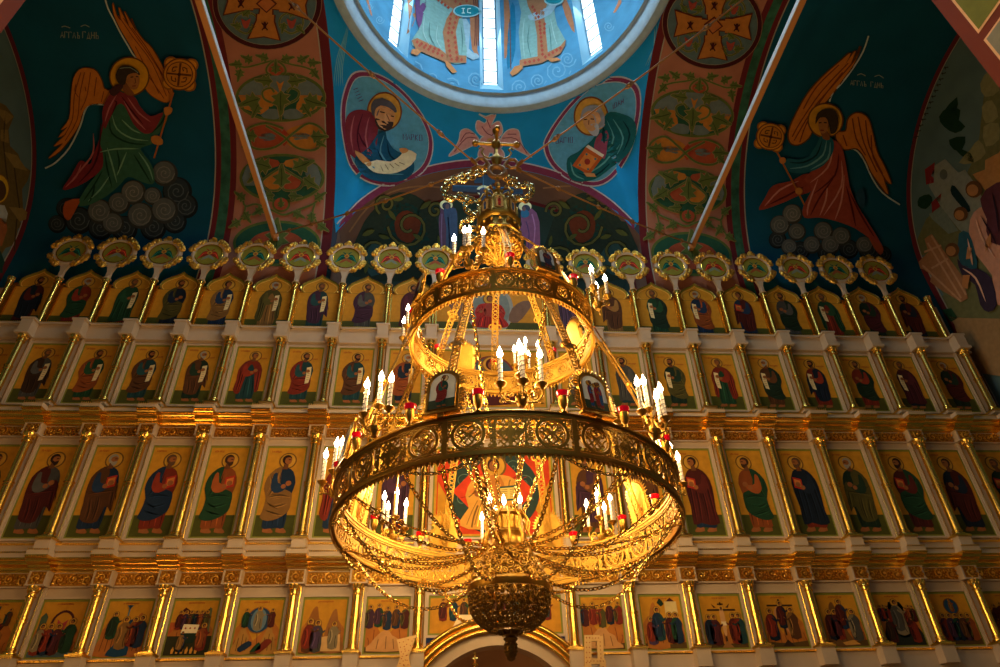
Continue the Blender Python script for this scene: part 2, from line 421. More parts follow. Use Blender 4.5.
# west piers with lozenge painting, floor
for s, x0, nm in ((-1, -4.25, 'left'), (1, 3.82, 'right')):
    mb = MB(); x1 = x0+s*2.6; mb.box(min(x0, x1), max(x0, x1), -10.7, -8.05, -1.6, 9.8)
    po = struct(mb.build('wall_'+nm, ['terra2'], None, smooth=False, org=(0, 0, 0)))
    cols = [(132, 128, 108), (110, 112, 40)]
    P = Paint(lambda y, z, l, x0=x0, s=s: Vector((x0-s*.004*l, y, z)))
    for b in range(6):
        z_a, z_b = 5.23+1.2*(b-3)+.05, 5.23+1.2*(b-2)-.05
        for a in range(2):
            y_a, y_b = -8.185-1.2*a, -9.28-1.2*a
            P.poly([(y_a, z_a), (y_b, z_a), (y_b, z_b), (y_a, z_b)], (226, 176, 130), lay=1)
            P.poly([(y_a-.025, z_a+.025), (y_b+.025, z_a+.025), (y_b+.025, z_b-.025), (y_a-.025, z_b-.025)], cols[(a+b) % 2], lay=2)
    P.build('painted_panels', 'mural', po, org=(0, 0, 0))
mb = MB(); mb.box(-10.8, 10.8, -20, 5, -1.75, -1.6)
struct(mb.build('floor', ['stone'], None, smooth=False, org=(0, 0, 0)))
# tie beams
for X, Z, lab in ((-5.0, 10.6, 'pale tie beam running overhead across the left painted arch'), (4.95, 10.62, 'pale tie beam running overhead across the right painted arch')):
    mb = MB(); mb.box(X-.055, X+.055, -8.0, YE, Z-.05, Z+.05, 0)
    s = 1 if X > 0 else -1
    mb.box(min(X-s*.055, X-s*.062), max(X-s*.055, X-s*.062), -8.0, YE, Z-.05, Z+.05, 0)
    mb.box(X-.05, X+.05, -8.0, YE, Z-.062, Z-.05, 1)
    for t_ in range(6): mb.tube([(X+.08*cos(q), .18+.02*t_, Z+.08*sin(q)) for q in [2*PI*i/8 for i in range(8)]], .012, 4, 1, closed=True)
    tag(mb.build('tie_beam', ['tie', 'tieo'], None, smooth=False, org=(X, YE, Z)), lab, 'tie beam', 'tie beams under the arches')

# ------------------------------------------------------------------ iconostasis
CX = [1.254, 2.223, 3.239, 4.268, 5.295, 6.297, 7.287, 8.264, 9.245, 10.223]
CX = [1.240, 2.235, 3.245, 4.262, 5.275, 6.280, 7.275, 8.262, 9.245, 10.215]
TIER = {1: dict(y=.17, z0=7.865, z1=9.083), 2: dict(y=-.044, z0=5.979, z1=7.456), 3: dict(y=-.115, z0=3.426, z1=5.29), 4: dict(y=0.0, z0=1.717, z1=2.70)}
def column_meshes(h, r):
    """shaft, capital, base as separate meshes with the origin at the foot"""
    sh = MB(); sh.lathe([(r*1.02, .09), (r, h*.5-.03), (r*.97, h-.16)], 14)
    cp = MB(); cp.lathe([(r*.99, h-.17), (r*1.25, h-.165), (r*1.3, h-.15), (r*1.05, h-.14), (r*1.05, h-.10), (r*1.35, h-.09), (r*1.2, h-.07), (r*1.55, h-.02), (r*1.6, h), (0, h)], 14)
    for k in range(10):
        a = 2*PI*k/10; cp.blob((r*1.25*cos(a), r*1.25*sin(a), h-.05), .014, .014, .03, 6)
    co = MB(); co.lathe([(r*1.0, h*.5-.05), (r*1.22, h*.5-.045), (r*1.22, h*.5-.025), (r*1.05, h*.5-.02), (r*1.05, h*.5+.005), (r*1.3, h*.5+.012), (r*1.3, h*.5+.03), (r*1.0, h*.5+.035)], 14)
    ba = MB(); ba.lathe([(r*1.55, 0), (r*1.6, .02), (r*1.55, .035), (r*1.15, .045), (r*1.12, .06), (r*1.3, .07), (r*1.25, .09), (r*1.0, .095)], 14)
    ba.box(-r*1.7, r*1.7, -r*1.7, r*1.7, -.02, .01)
    return sh, cp, co, ba
def hide(o): return o
def scrollpts(cx, cy, r, turns, a0, d=1, n=16):
    return [(cx+r*(1-.85*i/n)*cos(a0+d*turns*2*PI*i/n), cy+r*(1-.85*i/n)*sin(a0+d*turns*2*PI*i/n)) for i in range(n+1)]
def carving(w_, h, seed, y=0):
    """acanthus scrollwork w_ by h, centred, standing out towards -Y"""
    rnd = random.Random(seed); mb = MB(); n = max(1, round(w_/(h*.95))); dx = w_/n
    for i in range(n):
        cx = -w_/2+dx*(i+.5); up = 1 if i % 2 else -1; r = h*.38
        pts = scrollpts(cx, up*h*.04, r, 1.25, PI/2*up, up)
        mb.tube([(x, y-.02-.012*j/len(pts), z) for j, (x, z) in enumerate(pts)], [h*.07*(1-.35*j/len(pts)) for j in range(len(pts))], 5)
        mb.blob((cx, y-.035, up*h*.04), h*.09, .025, h*.09, 6)
        for q in range(9):
            a = 2*PI*q/9+.3; rr = r*1.08+rnd.uniform(-.01, .01); px, pz = cx+rr*cos(a), up*h*.04+rr*sin(a)*.92
            b = a+rnd.uniform(-.7, .7); L = h*rnd.uniform(.09, .15)
            mb.tube([(px, y-.012, pz), (px+L*.6*cos(b), y-.03, pz+L*.6*sin(b)*.8), (px+L*cos(b+.9), y-.02, pz+L*sin(b+.9)*.8)], [h*.05, h*.04, h*.015], 5)
        mb.blob((cx+dx/2*.96, y-.025, up*h*.2), h*.06, .022, h*.15, 6); mb.blob((cx+dx/2*.96, y-.025, -up*h*.25), h*.06, .022, h*.1, 6)
    return mb
def cornice_profile():  # (forward, z from 0 to 1)
    return [(0, 0), (.03, .0), (.03, .07), (.05, .07), (.05, .13), (.08, .17), (.09, .24), (.09, .29), (.12, .29), (.12, .34), (.15, .44), (.20, .52), (.20, .56), (.225, .56), (.225, .63), (.24, .66), (.25, .74), (.28, .80), (.28, .88), (.295, .88), (.295, 1.0), (0, 1.0)]
def cornice(mb, xs_edges, y, z0, z1, m, scale=1.0):
    """xs_edges: list of (x0, x1, extra forward)"""
    pr = cornice_profile(); H = z1-z0
    for x0, x1, fw in xs_edges:
        vs = [(x, y-(f*scale+(fw if f > 0 else 0)), z0+h*H) for x in (x0, x1) for f, h in pr]; n = len(pr)
        mb.add(vs, [(j, n+j, n+j+1, j+1) for j in range(n-1)]+[tuple(range(n)), tuple(n+j for j in range(n))[::-1]], m)
allx = [-x for x in reversed(CX)]+CX
XE = CX[-1]+.28
def ressaut_spans(hw, fw):
    out = []; prev = -XE
    for x in allx: out.append((prev, x-hw, 0)); out.append((x-hw, x+hw, fw)); prev = x+hw
    out.append((prev, XE, 0)); return out
def beads(mb, x0, x1, y, z, r, step, m):
    n = int((x1-x0)/step)
    for i in range(n):
        x = x0+(i+.5)*(x1-x0)/n; mb.box(x-r*.7, x+r*.7, y-r, y, z-r, z+r, m)
tiers = {}
tlabels = {1: 'top tier of the gilded icon screen with slim columns and pointed arches', 2: 'second tier of the icon screen with white entablature and greenish gold columns',
           3: 'third tier of the icon screen with tall gold columns and full length icons', 4: 'lowest visible tier of the icon screen with feast icons and carved frieze'}
frz = {}
for t, T in TIER.items():
    y, z0, z1 = T['y'], T['z0'], T['z1']
    root = tag(empty('iconostasis_tier', (0, y+.3, z0)), tlabels[t], 'icon screen tier', 'tiers of the icon screen'); tiers[t] = root
    yp = y+.15                       # plane of the panels behind the columns
    mb = MB()
    lo = {1: z0-.02, 2: z0-.19, 3: z0-.2, 4: -1.6}[t]; hi = {1: z1-.15, 2: 7.83, 3: 5.63, 4: 2.95}[t]
    if t == 4:
        for sx in (-1, 1): mb.box(min(sx*1.45, sx*XE), max(sx*1.45, sx*XE), yp+.02, yp+.2, lo, hi)
        mb.box(-1.45, 1.45, yp+.02, yp+.2, 2.18, hi)
    else: mb.box(-XE, XE, yp+.02, yp+.2, lo, hi)
    mb.build('panel_board', ['white'], root, smooth=False)
    r = {1: .048, 2: .062, 3: .070, 4: .060}[t]
    protos = column_meshes(z1-z0, r); pobj = None
    for i, x in enumerate(allx):
        if pobj is None:
            sh = protos[0].build('column', ['gold'], root, org=(0, 0, 0)); sh.location = Vector((x, y, z0))-wloc(root)
            kids = [p_.build(n_, ['gold'], None, org=(0, 0, 0)) for p_, n_ in zip(protos[1:], ('capital', 'collar', 'column_base'))]
            for k_ in kids: k_.parent = sh
            pobj = (sh, kids)
        else:
            c = pobj[0].copy(); col.objects.link(c); c.parent = root; c.location = Vector((x, y, z0))-wloc(root)
            for k_ in pobj[1]: d = k_.copy(); col.objects.link(d); d.parent = c
    # white pilaster strips beside each column with a thin gold rod
    pil, ped = MB(), MB(); ph = {1: .06, 2: .09, 3: .2, 4: .3}[t]; h_ = z1-z0
    if t != 1:
        pil.box(-.13, .13, .12, .17, -.1, h_+.02, 0)
        for q in (-1, 1):
            pil.box(q*.105-.012, q*.105+.012, .10, .12, 0, h_, 0); pil.tube([(q*.078, .11, 0), (q*.078, .11, h_)], .011, 6, 1)
    else: pil.box(-.075, .075, .10, .17, 0, h_-.05, 1)
    ped.box(-.115, .115, -.11, .17, -ph, -.02, 0); ped.box(-.135, .135, -.13, .17, -.035, -.012, 1); beads(ped, -.13, .13, -.125, -.045, .01, .03, 1)
    for nm, src, ms in (('pilaster', pil, ['white', 'gold']), ('pedestal', ped, ['white', 'leaf'])):
        first = None
        for x in allx:
            if first is None: first = src.build(nm, ms, root, smooth=False, org=(0, 0, 0)); o = first
            else: o = inst(first, nm, root)
            o.location = Vector((x, y, z0))-wloc(root)
# entablature between tiers
def entab(root, y, zf0, zf1, zc1, seed, gap=None):
    yp = y+.15
    mb = MB(); cornice(mb, ressaut_spans(.17, .17), yp+.02, zf1, zc1, 0, .9)
    for a, b, fw in ressaut_spans(.17, .17): beads(mb, a, b, yp-.25-fw, zc1-.02, .014, .035, 0)
    mb.build('cornice', ['gold'], root, smooth=False)
    mb = MB()
    for a, b, fw in ressaut_spans(.17, .17):
        mb.box(a, b, yp-.235-fw, yp+.05, zc1, zc1+.075, 0); beads(mb, a, b, yp-.24-fw, zc1+.085, .012, .035, 1)
    mb.build('fascia', ['white', 'leaf'], root, smooth=False)
    mb = MB()
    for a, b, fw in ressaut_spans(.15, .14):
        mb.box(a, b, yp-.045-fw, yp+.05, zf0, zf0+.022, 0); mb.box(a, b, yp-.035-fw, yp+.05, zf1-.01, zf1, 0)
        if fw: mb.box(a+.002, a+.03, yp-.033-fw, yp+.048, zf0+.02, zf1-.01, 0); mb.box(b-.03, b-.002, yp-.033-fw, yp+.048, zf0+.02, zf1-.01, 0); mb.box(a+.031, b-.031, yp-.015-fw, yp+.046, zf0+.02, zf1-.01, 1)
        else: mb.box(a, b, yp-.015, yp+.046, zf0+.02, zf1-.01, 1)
    mb.build('frieze_board', ['white', 'shadegold'], root, smooth=False)
    h = zf1-zf0-.03; zc = (zf0+zf1)/2+.006
    big = small = None; bx = root.location
    for i in range(len(allx)):
        x = allx[i]
        if small is None: small = carving(.22, h, seed).build('carved_block', ['leaf'], root, org=(0, 0, 0)); o = small
        else: o = inst(small, 'carved_block', root)
        o.location = Vector((x, yp-.024-.14, zc))-wloc(root)
        if i < len(allx)-1:
            xm = (x+allx[i+1])/2; wd = allx[i+1]-x-.34
            if wd > 1.2: o = carving(wd, h, seed+5).build('carved_frieze', ['leaf'], root, org=(0, 0, 0))
            elif big is None: big = carving(.66, h, seed+1).build('carved_frieze', ['leaf'], root, org=(0, 0, 0)); o = big
            else: o = inst(big, 'carved_frieze', root)
            o.location = Vector((xm, yp-.025, zc))-wloc(root)
entab(tiers[3], TIER[3]['y'], 5.28, 5.50, 5.71, 3)
entab(tiers[4], TIER[4]['y'], 2.71, 2.94, 3.13, 11)
# white band between the first and second tier, plain with blocks over the columns
mb = MB(); y = TIER[2]['y']; yp = y+.15
mb.box(-XE, XE, yp-.03, yp+.2, 7.50, 7.80, 0); mb.box(-XE, XE, yp-.06, yp+.2, 7.46, 7.50, 0)
mb.box(-XE, XE, yp-.08, yp+.2, 7.80, 7.835, 0); mb.box(-XE, XE, yp-.06, yp+.15, 7.835, 7.86, 1)
for x in allx: mb.box(x-.13, x+.13, y-.12, yp+.1, 7.46, 7.52, 0); mb.box(x-.11, x+.11, y-.09, yp+.1, 7.52, 7.80, 0); mb.box(x-.14, x+.14, y-.1, yp+.25, 7.80, 7.84, 0)
beads(mb, -XE, XE, yp-.065, 7.845, .012, .04, 1)
mb.build('entablature', ['white', 'leaf'], tiers[2], smooth=False)
# sills of tiers two, three and four
for t, zz, hh in ((2, 5.79, .10), (3, 3.24, .12), (4, 1.30, .32)):
    y = TIER[t]['y']; yp = y+.15; mb = MB(); z0 = TIER[t]['z0']
    spans = [(-XE, XE)] if t != 4 else [(-XE, -1.45), (1.45, XE)]
    for a, b in spans:
        mb.box(a, b, yp-.07, yp+.2, zz, zz+hh, 0); mb.box(a, b, yp-.09, yp+.1, z0-.09, z0-.06, 1); beads(mb, a, b, yp-.09, z0-.075, .013, .04, 1)
    if t == 4:
        for a, b in spans: mb.box(a, b, yp-.2, yp+.2, 1.15, 1.25, 1)
    mb.build('sill', ['white', 'leaf'], tiers[t], smooth=False)

# ------------------------------------------------------------------ icons
GOLDBG, BAND, EDGE = (194, 134, 34), (74, 74, 26), (128, 128, 48)
SKIN, HALO, HALO2 = (148, 88, 44), (200, 146, 48), (116, 80, 30)
def dk(c, k): return tuple(max(0, min(255, x*k)) for x in c)
def saint(P, cx, y0, W, H, tunic, cloak, f=1, var=0, item=None, hair=(70, 44, 26), beard=True, halo=None, parts=False):
    """standing figure; (cx, y0) the feet, W half-breadth unit, H height; f: which way he faces"""
    def q(pts): return [(cx+f*x*W, y0+z*H) for x, z in pts]
    L0 = P.L
    P.L = L0
    hx, hz = cx+f*.10*W, y0+.885*H; hr = .105*H
    if parts: P.to('halo')
    P.disc(hx, hz, hr*1.02, HALO2, n=22); P.L += 1; P.disc(hx, hz, hr*.86, halo or HALO, n=22); P.L += 1
    # feet and tunic
    if parts: P.to('painted_saint')
    for fx in (-.28, .22): P.poly(q([(fx-.12, .0), (fx+.22, -.012), (fx+.26, .012), (fx+.08, .06), (fx-.08, .06)]), SKIN, 2)
    P.L += 1
    P.poly(q([(-.04, .80), (-.3, .76), (-.5, .66), (-.52, .5), (-.44, .3), (-.46, .06), (-.2, .04), (.1, .05), (.38, .05), (.42, .25), (.46, .45), (.55, .6), (.4, .74), (.16, .79)]), tunic, 2)
    P.L += 1
    for k in range(4):
        x = -.3+.2*k; P.line(q([(x*.6, .5), (x, .3), (x+.03, .07)]), .05*W, dk(tunic, .55 if k % 2 else 1.5), 2, taper=True)
    P.L += 1
    if var == 0:     # wrapped from the far shoulder, falling in a diagonal
        cl = [(-.06, .80), (-.34, .77), (-.6, .66), (-.64, .52), (-.5, .40), (-.54, .25), (-.6, .17), (-.3, .13), (.1, .16), (.44, .24), (.5, .34), (.48, .46), (.3, .50), (.05, .54), (-.1, .66)]
        fo = [[(-.45, .68), (-.3, .55), (-.42, .44)], [(-.4, .42), (.0, .44), (.4, .42)], [(-.42, .35), (-.1, .3), (.3, .34)], [(-.4, .25), (-.1, .22), (.2, .2)], [(-.2, .74), (-.22, .6), (-.05, .52)]]
    elif var == 1:   # cloak over both shoulders, open in front
        cl = [(-.06, .80), (-.36, .76), (-.62, .6), (-.6, .4), (-.66, .22), (-.5, .14), (-.3, .16), (-.22, .4), (-.16, .62), (.02, .72), (.2, .6), (.34, .36), (.44, .17), (.62, .22), (.6, .42), (.62, .6), (.4, .75), (.14, .8)]
        fo = [[(-.5, .62), (-.46, .4), (-.5, .2)], [(-.34, .6), (-.36, .4), (-.4, .2)], [(.46, .6), (.48, .4), (.5, .22)]]
    elif var == 2:   # cloak mass in front over a bent arm with a hanging end
        cl = [(-.05, .80), (-.3, .77), (-.54, .66), (-.56, .48), (-.5, .34), (-.44, .16), (-.1, .11), (.24, .13), (.34, .3), (.5, .28), (.62, .24), (.6, .38), (.58, .55), (.4, .63), (.1, .60), (.1, .72)]
        fo = [[(-.4, .6), (-.1, .56), (.4, .56)], [(-.44, .46), (0, .48), (.46, .5)], [(-.3, .4), (-.2, .25), (-.2, .14)], [(0, .42), (.06, .28), (.05, .14)], [(.46, .5), (.5, .4), (.54, .3)]]
    else:            # long cloak closed all round
        cl = [(-.04, .81), (-.32, .77), (-.56, .64), (-.58, .45), (-.54, .25), (-.6, .10), (-.2, .07), (.16, .10), (.5, .08), (.48, .3), (.54, .5), (.5, .66), (.34, .77), (.14, .80)]
        fo = [[(-.34, .7), (-.4, .4), (-.44, .12)], [(-.1, .6), (-.16, .35), (-.14, .1)], [(.14, .56), (.12, .35), (.16, .12)], [(.36, .66), (.36, .4), (.38, .12)]]
    P.poly(q(cl), cloak, 2); P.L += 1
    for k, l_ in enumerate(fo):
        P.line(q(l_), .055*W, dk(cloak, .62), 2, taper=True); P.line([(x+.055*W, z-.010*H) for x, z in q(l_)], .04*W, dk(cloak, 1.35), 2, taper=True)
        P.line([(x-.085*W, z+.016*H) for x, z in q(l_)], .03*W, dk(cloak, .7 if k % 2 else 1.25), 2, taper=True)
        if len(l_) > 2: P.line([(x+.15*W, z-.03*H) for x, z in q(l_[:2])], .03*W, dk(cloak, 1.2 if k % 2 else .65), 2, taper=True)
    P.L += 1
    # near arm
    P.poly(q([(-.36, .7), (-.22, .72), (-.14, .6), (.12, .58), (.3, .62), (.3, .56), (.08, .49), (-.2, .47), (-.4, .54)]), dk(tunic if var in (0, 2) else cloak, 1.2), 2)
    P.L += 1
    if item == 'scroll': P.poly(q([(.2, .66), (.44, .68), (.46, .5), (.4, .36), (.2, .34), (.22, .5)]), (226, 200, 140), 1); P.L += 1; [P.line(q([(.26, z), (.4, z)]), .02*H*.3, (110, 70, 40), 0) for z in (.42, .46, .5, .54, .58)]
    elif item == 'book': P.poly(q([(.08, .66), (.44, .69), (.46, .55), (.1, .52)]), (176, 44, 30)); P.L += 1; P.poly(q([(.14, .64), (.4, .665), (.41, .575), (.15, .55)]), (206, 120, 50))
    P.L += 1
    P.disc(cx+f*.28*W, y0+.59*H, .035*H, SKIN, n=8); P.disc(cx+f*.1*W, y0+.55*H, .03*H, SKIN, n=8)
    # head
    P.poly(q([(-.06, .77), (.16, .77), (.16, .85), (.0, .86)]), dk(SKIN, .75))
    P.L += 1; P.disc(hx-f*.02*W, hz+.012*H, .058*H, hair, .062*H, 12); P.L += 1
    P.poly([(hx+f*dx*H, hz+dz*H) for dx, dz in ((-.025, .03), (.02, .042), (.048, .02), (.05, -.01), (.035, -.045), (0, -.05), (-.03, -.02))], SKIN, 2)
    P.L += 1
    if beard: P.poly([(hx+f*dx*H, hz+dz*H) for dx, dz in ((-.028, -.01), (.0, -.03), (.045, -.018), (.04, -.06), (.015, -.08), (-.02, -.05))], hair, 2)
    P.line([(hx+f*.01*H, hz+.008*H), (hx+f*.04*H, hz+.01*H)], .01*H, (40, 24, 16), 0)
    P.L = L0
def rect(P, x0, x1, z0, z1, c): P.poly([(x0, z0), (x1, z0), (x1, z1), (x0, z1)], c)
def letters(P, x0, x1, z, h, c, seed):
    r_ = random.Random(seed); x = x0
    while x < x1-h*.4:
        k = r_.randint(0, 3)
        P.line([(x, z), (x, z+h)], h*.18, c, 0)
        if k > 0: P.line([(x, z+h*(.5*(k-1))), (x+h*.45, z+h*(.5*(k-1)))], h*.16, c, 0)
        if k != 2: P.line([(x+h*.45, z), (x+h*.45, z+h)], h*.16, c, 0)
        x += h*.8
EPS = .0016
OG = [(0, 1.0), (-.035, .91), (-.10, .81), (-.20, .70), (-.30, .57), (-.37, .42), (-.395, .26), (-.375, .10), (-.33, 0)]
def new_icon(x, yp, z0, wd, h, label, kind='icon', ogee=0, group=None):
    """board with a frame; returns (object builder, Paint)"""
    root = (x, yp, z0)
    P = Paint(lambda u, z, l: Vector((x+u, yp-.012-EPS*l, z0+z)))
    P.meta = (x, yp, z0, wd, h, label, ogee, group)
    P.L = 0
    if ogee:
        hb = h-ogee; k = wd/.82
        top = [(ux*k, hb+uz*ogee) for ux, uz in OG]; outl = [(-wd/2, 0), (wd/2, 0), (wd/2, hb)]+[(-a, b) for a, b in reversed(top)]+top[1:]+[(-wd/2, hb)]
        P.poly(outl, EDGE); P.L = 1
        s_ = .93; P.poly([(a*s_, hb+(b-hb)*.9-.0) for a, b in [( -p, q_) for p, q_ in reversed(top)]+top[1:]], GOLDBG)
        rect(P, -wd/2+.012, wd/2-.012, .012, hb-.008, GOLDBG)
        P.L = 2; P.line([(a*s_*.93, hb+(b-hb)*.82) for a, b in [(-p, q_) for p, q_ in reversed(top)]+top[1:]], .012, (240, 196, 90), 0)
        P.line([(-wd/2+.02, hb-.01), (wd/2-.02, hb-.01)], .008, (150, 100, 30), 0)
        rect(P, -wd/2+.012, wd/2-.012, .012, h*.20, BAND)
        P.outl = outl
    else:
        P.outl = [(-wd/2, 0), (wd/2, 0), (wd/2, h), (-wd/2, h)]
        rect(P, -wd/2, wd/2, 0, h, EDGE); P.L = 1; rect(P, -wd/2+.03, wd/2-.03, .03, h-.04, GOLDBG)
        P.L = 2
    P.L = 3
    return P
def finish_icon(P, frame=True):
    x, yp, z0, wd, h, label, ogee, group = P.meta
    mb = P.main
    n = len(P.outl); vs = [Vector((x+a, yp-.012, z0+b)) for a, b in P.outl]+[Vector((x+a, yp+.018, z0+b)) for a, b in P.outl]
    mb.add(vs, [(i, (i+1) % n, n+(i+1) % n, n+i) for i in range(n)], 0, lin(EDGE))
    mb.add(vs[n:], [tuple(range(n))], 0, lin(BAND))
    o = mb.build('icon', ['iconpaint'], None, smooth=False, org=(x, yp, z0))
    tag(o, label, 'icon', group); P.build_parts(o, (x, yp, z0), 'iconpaint')
    if frame and not ogee:
        f = MB(); t = .035
        for a0, a1, b0, b1 in ((-wd/2-t, wd/2+t, -t, 0), (-wd/2-t, wd/2+t, h, h+t), (-wd/2-t, -wd/2, 0, h), (wd/2, wd/2+t, 0, h)):
            f.box(x+a0, x+a1, yp-.035, yp+.018, z0+b0, z0+b1)
        fo = f.build('icon_frame', ['white'], o, smooth=False, org=(x, yp, z0)); fo.location = (0, 0, 0)
    elif frame:
        f = MB(); pts = [(x+a, yp-.02, z0+b) for a, b in P.outl]; f.tube(pts, .011, 6, closed=True)
        fo = f.build('icon_frame', ['gold'], o, org=(x, yp, z0)); fo.location = (0, 0, 0)
    return o
ordn = ['first', 'second', 'third', 'fourth', 'fifth', 'sixth', 'seventh', 'eighth', 'ninth']
CN = {'red': (164, 50, 30), 'dred': (98, 32, 28), 'maroon': (94, 34, 44), 'orange': (192, 92, 36), 'tan': (186, 130, 60), 'brown': (112, 66, 34), 'dbrown': (70, 46, 30),
      'blue': (26, 56, 92), 'dblue': (20, 38, 60), 'teal': (30, 80, 84), 'green': (30, 84, 52), 'dgreen': (26, 56, 40), 'olive': (102, 96, 40), 'grey': (92, 92, 86),
      'purple': (82, 46, 72), 'violet': (98, 72, 110), 'pale': (180, 160, 116)}
CN = {k_: tuple(v_[i]*.62+(96, 66, 34)[i]*.14 for i in range(3)) for k_, v_ in CN.items()}
WN = {'dred': 'dark red', 'dbrown': 'dark brown', 'dblue': 'dark blue', 'dgreen': 'dark green'}
rows = {   # (tunic, cloak, drape, thing held), counted outward from the centre
 (1, -1): [('dred', 'maroon', 3, None), ('grey', 'purple', 0, None), ('teal', 'purple', 2, 'scroll'), ('tan', 'olive', 1, 'scroll'), ('blue', 'tan', 0, 'scroll'), ('dblue', 'olive', 0, None), ('red', 'green', 3, 'scroll'), ('red', 'green', 0, None), ('dred', 'dblue', 2, None)],
 (1, 1): [('blue', 'violet', 3, None), ('tan', 'brown', 2, None), ('green', 'dgreen', 0, 'scroll'), ('blue', 'orange', 0, 'scroll'), ('blue', 'dred', 2, 'book'), ('grey', 'dgreen', 0, None), ('red', 'green', 1, 'scroll'), ('dgreen', 'maroon', 0, None), ('dblue', 'dred', 2, None)],
 (2, -1): [('dblue', 'orange', 0, 'scroll'), ('teal', 'brown', 0, 'scroll'), ('teal', 'red', 0, 'scroll'), ('teal', 'red', 1, None), ('dgreen', 'brown', 2, 'scroll'), ('teal', 'brown', 0, 'scroll'), ('green', 'orange', 0, 'scroll'), ('grey', 'dbrown', 2, 'scroll'), ('dgreen', 'dblue', 0, None)],
 (2, 1): [('olive', 'grey', 0, 'scroll'), ('teal', 'grey', 3, None), ('dgreen', 'olive', 0, 'scroll'), ('green', 'red', 1, 'scroll'), ('brown', 'dgreen', 0, 'scroll'), ('red', 'dblue', 2, 'scroll'), ('red', 'dgreen', 0, None), ('dblue', 'maroon', 3, 'scroll'), ('dgreen', 'dred', 0, None)],
 (3, -1): [('dred', 'purple', 3, None), ('blue', 'red', 1, None), ('blue', 'tan', 0, None), ('orange', 'green', 0, 'book'), ('red', 'blue', 0, 'book'), ('blue', 'brown', 2, 'book'), ('grey', 'dred', 2, None), ('dblue', 'maroon', 0, None), ('dred', 'dbrown', 0, None)],
 (3, 1): [('brown', 'purple', 2, None), ('blue', 'brown', 3, None), ('blue', 'dred', 3, 'book'), ('orange', 'green', 0, None), ('red', 'dblue', 3, 'book'), ('dgreen', 'olive', 2, None), ('dred', 'green', 0, 'book'), ('dblue', 'dred', 2, None), ('dgreen', 'dbrown', 0, 'book')]}
rname = {1: 'top', 2: 'second', 3: 'third'}
MINI = []
for t in (1, 2, 3):
    T = TIER[t]; yp = T['y']+.15
    for s in (-1, 1):
        for j in range(9):
            x0, x1 = CX[j], CX[j+1]; x = s*(x0+x1)/2; bw = x1-x0
            tu, cl, var, item = rows[(t, s)][j]
            lab = 'saint icon, %s cloak over %s robe, %s %s of centre, %s row' % (WN.get(cl, cl), WN.get(tu, tu), ordn[j], 'left' if s < 0 else 'right', rname[t])
            if t == 1:
                P = new_icon(x, yp, T['z0']+.02, bw-.13, 1.57, lab, ogee=.50, group='saint icons in the top row'); W, H, zb = .39, 1.30, .08
            elif t == 2:
                P = new_icon(x, yp-.0, 6.01, bw-.30, 1.35, lab, group='saint icons in the second row'); W, H, zb = .37, 1.16, .09
            else:
                P = new_icon(x, yp-.0, 3.46, bw-.30, 1.68, lab, group='saint icons in the third row'); W, H, zb = .44, 1.46, .10
            if t > 1:
                wd, h = P.meta[3], P.meta[4]; P.L = 2; rect(P, -wd/2+.03, wd/2-.03, .03, h*.235, BAND); P.L = 3
                letters(P, -s*-.0-.26, -.08, h-.13, .035, (150, 50, 24), j+t); 
                if t == 2: letters(P, .1, .27, h-.3, .03, (150, 50, 24), j+5)
            hairc = [(70, 44, 26), (50, 30, 20), (150, 140, 120), (96, 66, 40)][(j*3+t) % 4]
            saint(P, .0 if t > 1 else 0, zb, W, H, CN[tu], CN[cl], -s, var, item, hairc, beard=(j+t) % 5 != 0, parts=True)
            finish_icon(P)
# central icons
def seated(P, cx, z, k, tunic, cloak, halo=True):
    P.disc(cx, z+.78*k, .16*k, HALO2); P.L += 1; P.disc(cx, z+.78*k, .135*k, HALO); P.L += 1
    q = lambda pts: [(cx+a*k, z+b*k) for a, b in pts]
    P.poly(q([(-.1, .66), (-.26, .6), (-.34, .4), (-.3, .25), (-.4, .1), (-.3, 0), (.3, 0), (.4, .1), (.3, .25), (.34, .4), (.26, .6), (.1, .66)]), cloak, 2); P.L += 1
    P.poly(q([(-.08, .64), (-.14, .45), (-.1, .3), (.12, .3), (.14, .45), (.08, .64)]), tunic, 2)
    for a in (-.24, -.12, .0, .12, .24): P.line(q([(a*.8, .28), (a, .15), (a*1.1, .02)]), .02*k, dk(cloak, .55), 2)
    for a in (-.18, .06, .2): P.line(q([(a*.9, .26), (a, .14), (a*1.1, .03)]), .014*k, dk(cloak, 1.6), 2)
    for a, b_, c_ in ((-.24, .55, .38), (-.18, .6, .42), (.2, .6, .44), (.26, .54, .36), (-.1, .5, .3), (.1, .52, .3)): P.line(q([(a, b_), (a*.9, (b_+c_)/2), (a*1.25, c_)]), .014*k, dk(cloak, .6), 2)
    for a in (-.28, -.2, -.06, .04, .14, .28): P.line(q([(a*.7, .34), (a*.95, .2), (a*1.15, .05)]), .010*k, dk(cloak, 1.3 if a > 0 else .7), 2)
    P.poly(q([(-.3, .44), (-.2, .4), (-.12, .42), (-.1, .5), (-.2, .52)]), dk(tunic, 1.15), 2); P.poly(q([(.3, .44), (.2, .38), (.1, .4), (.12, .5), (.22, .52)]), dk(tunic, 1.1), 2)
    P.L += 1; P.disc(cx, z+.79*k, .075*k, (60, 36, 24), .09*k, 12); P.L += 1; P.disc(cx, z+.775*k, .055*k, SKIN, .07*k, 12); P.L += 1
    P.disc(cx-.2*k, z+.42*k, .035*k, SKIN, n=8); P.disc(cx+.16*k, z+.42*k, .035*k, SKIN, n=8)
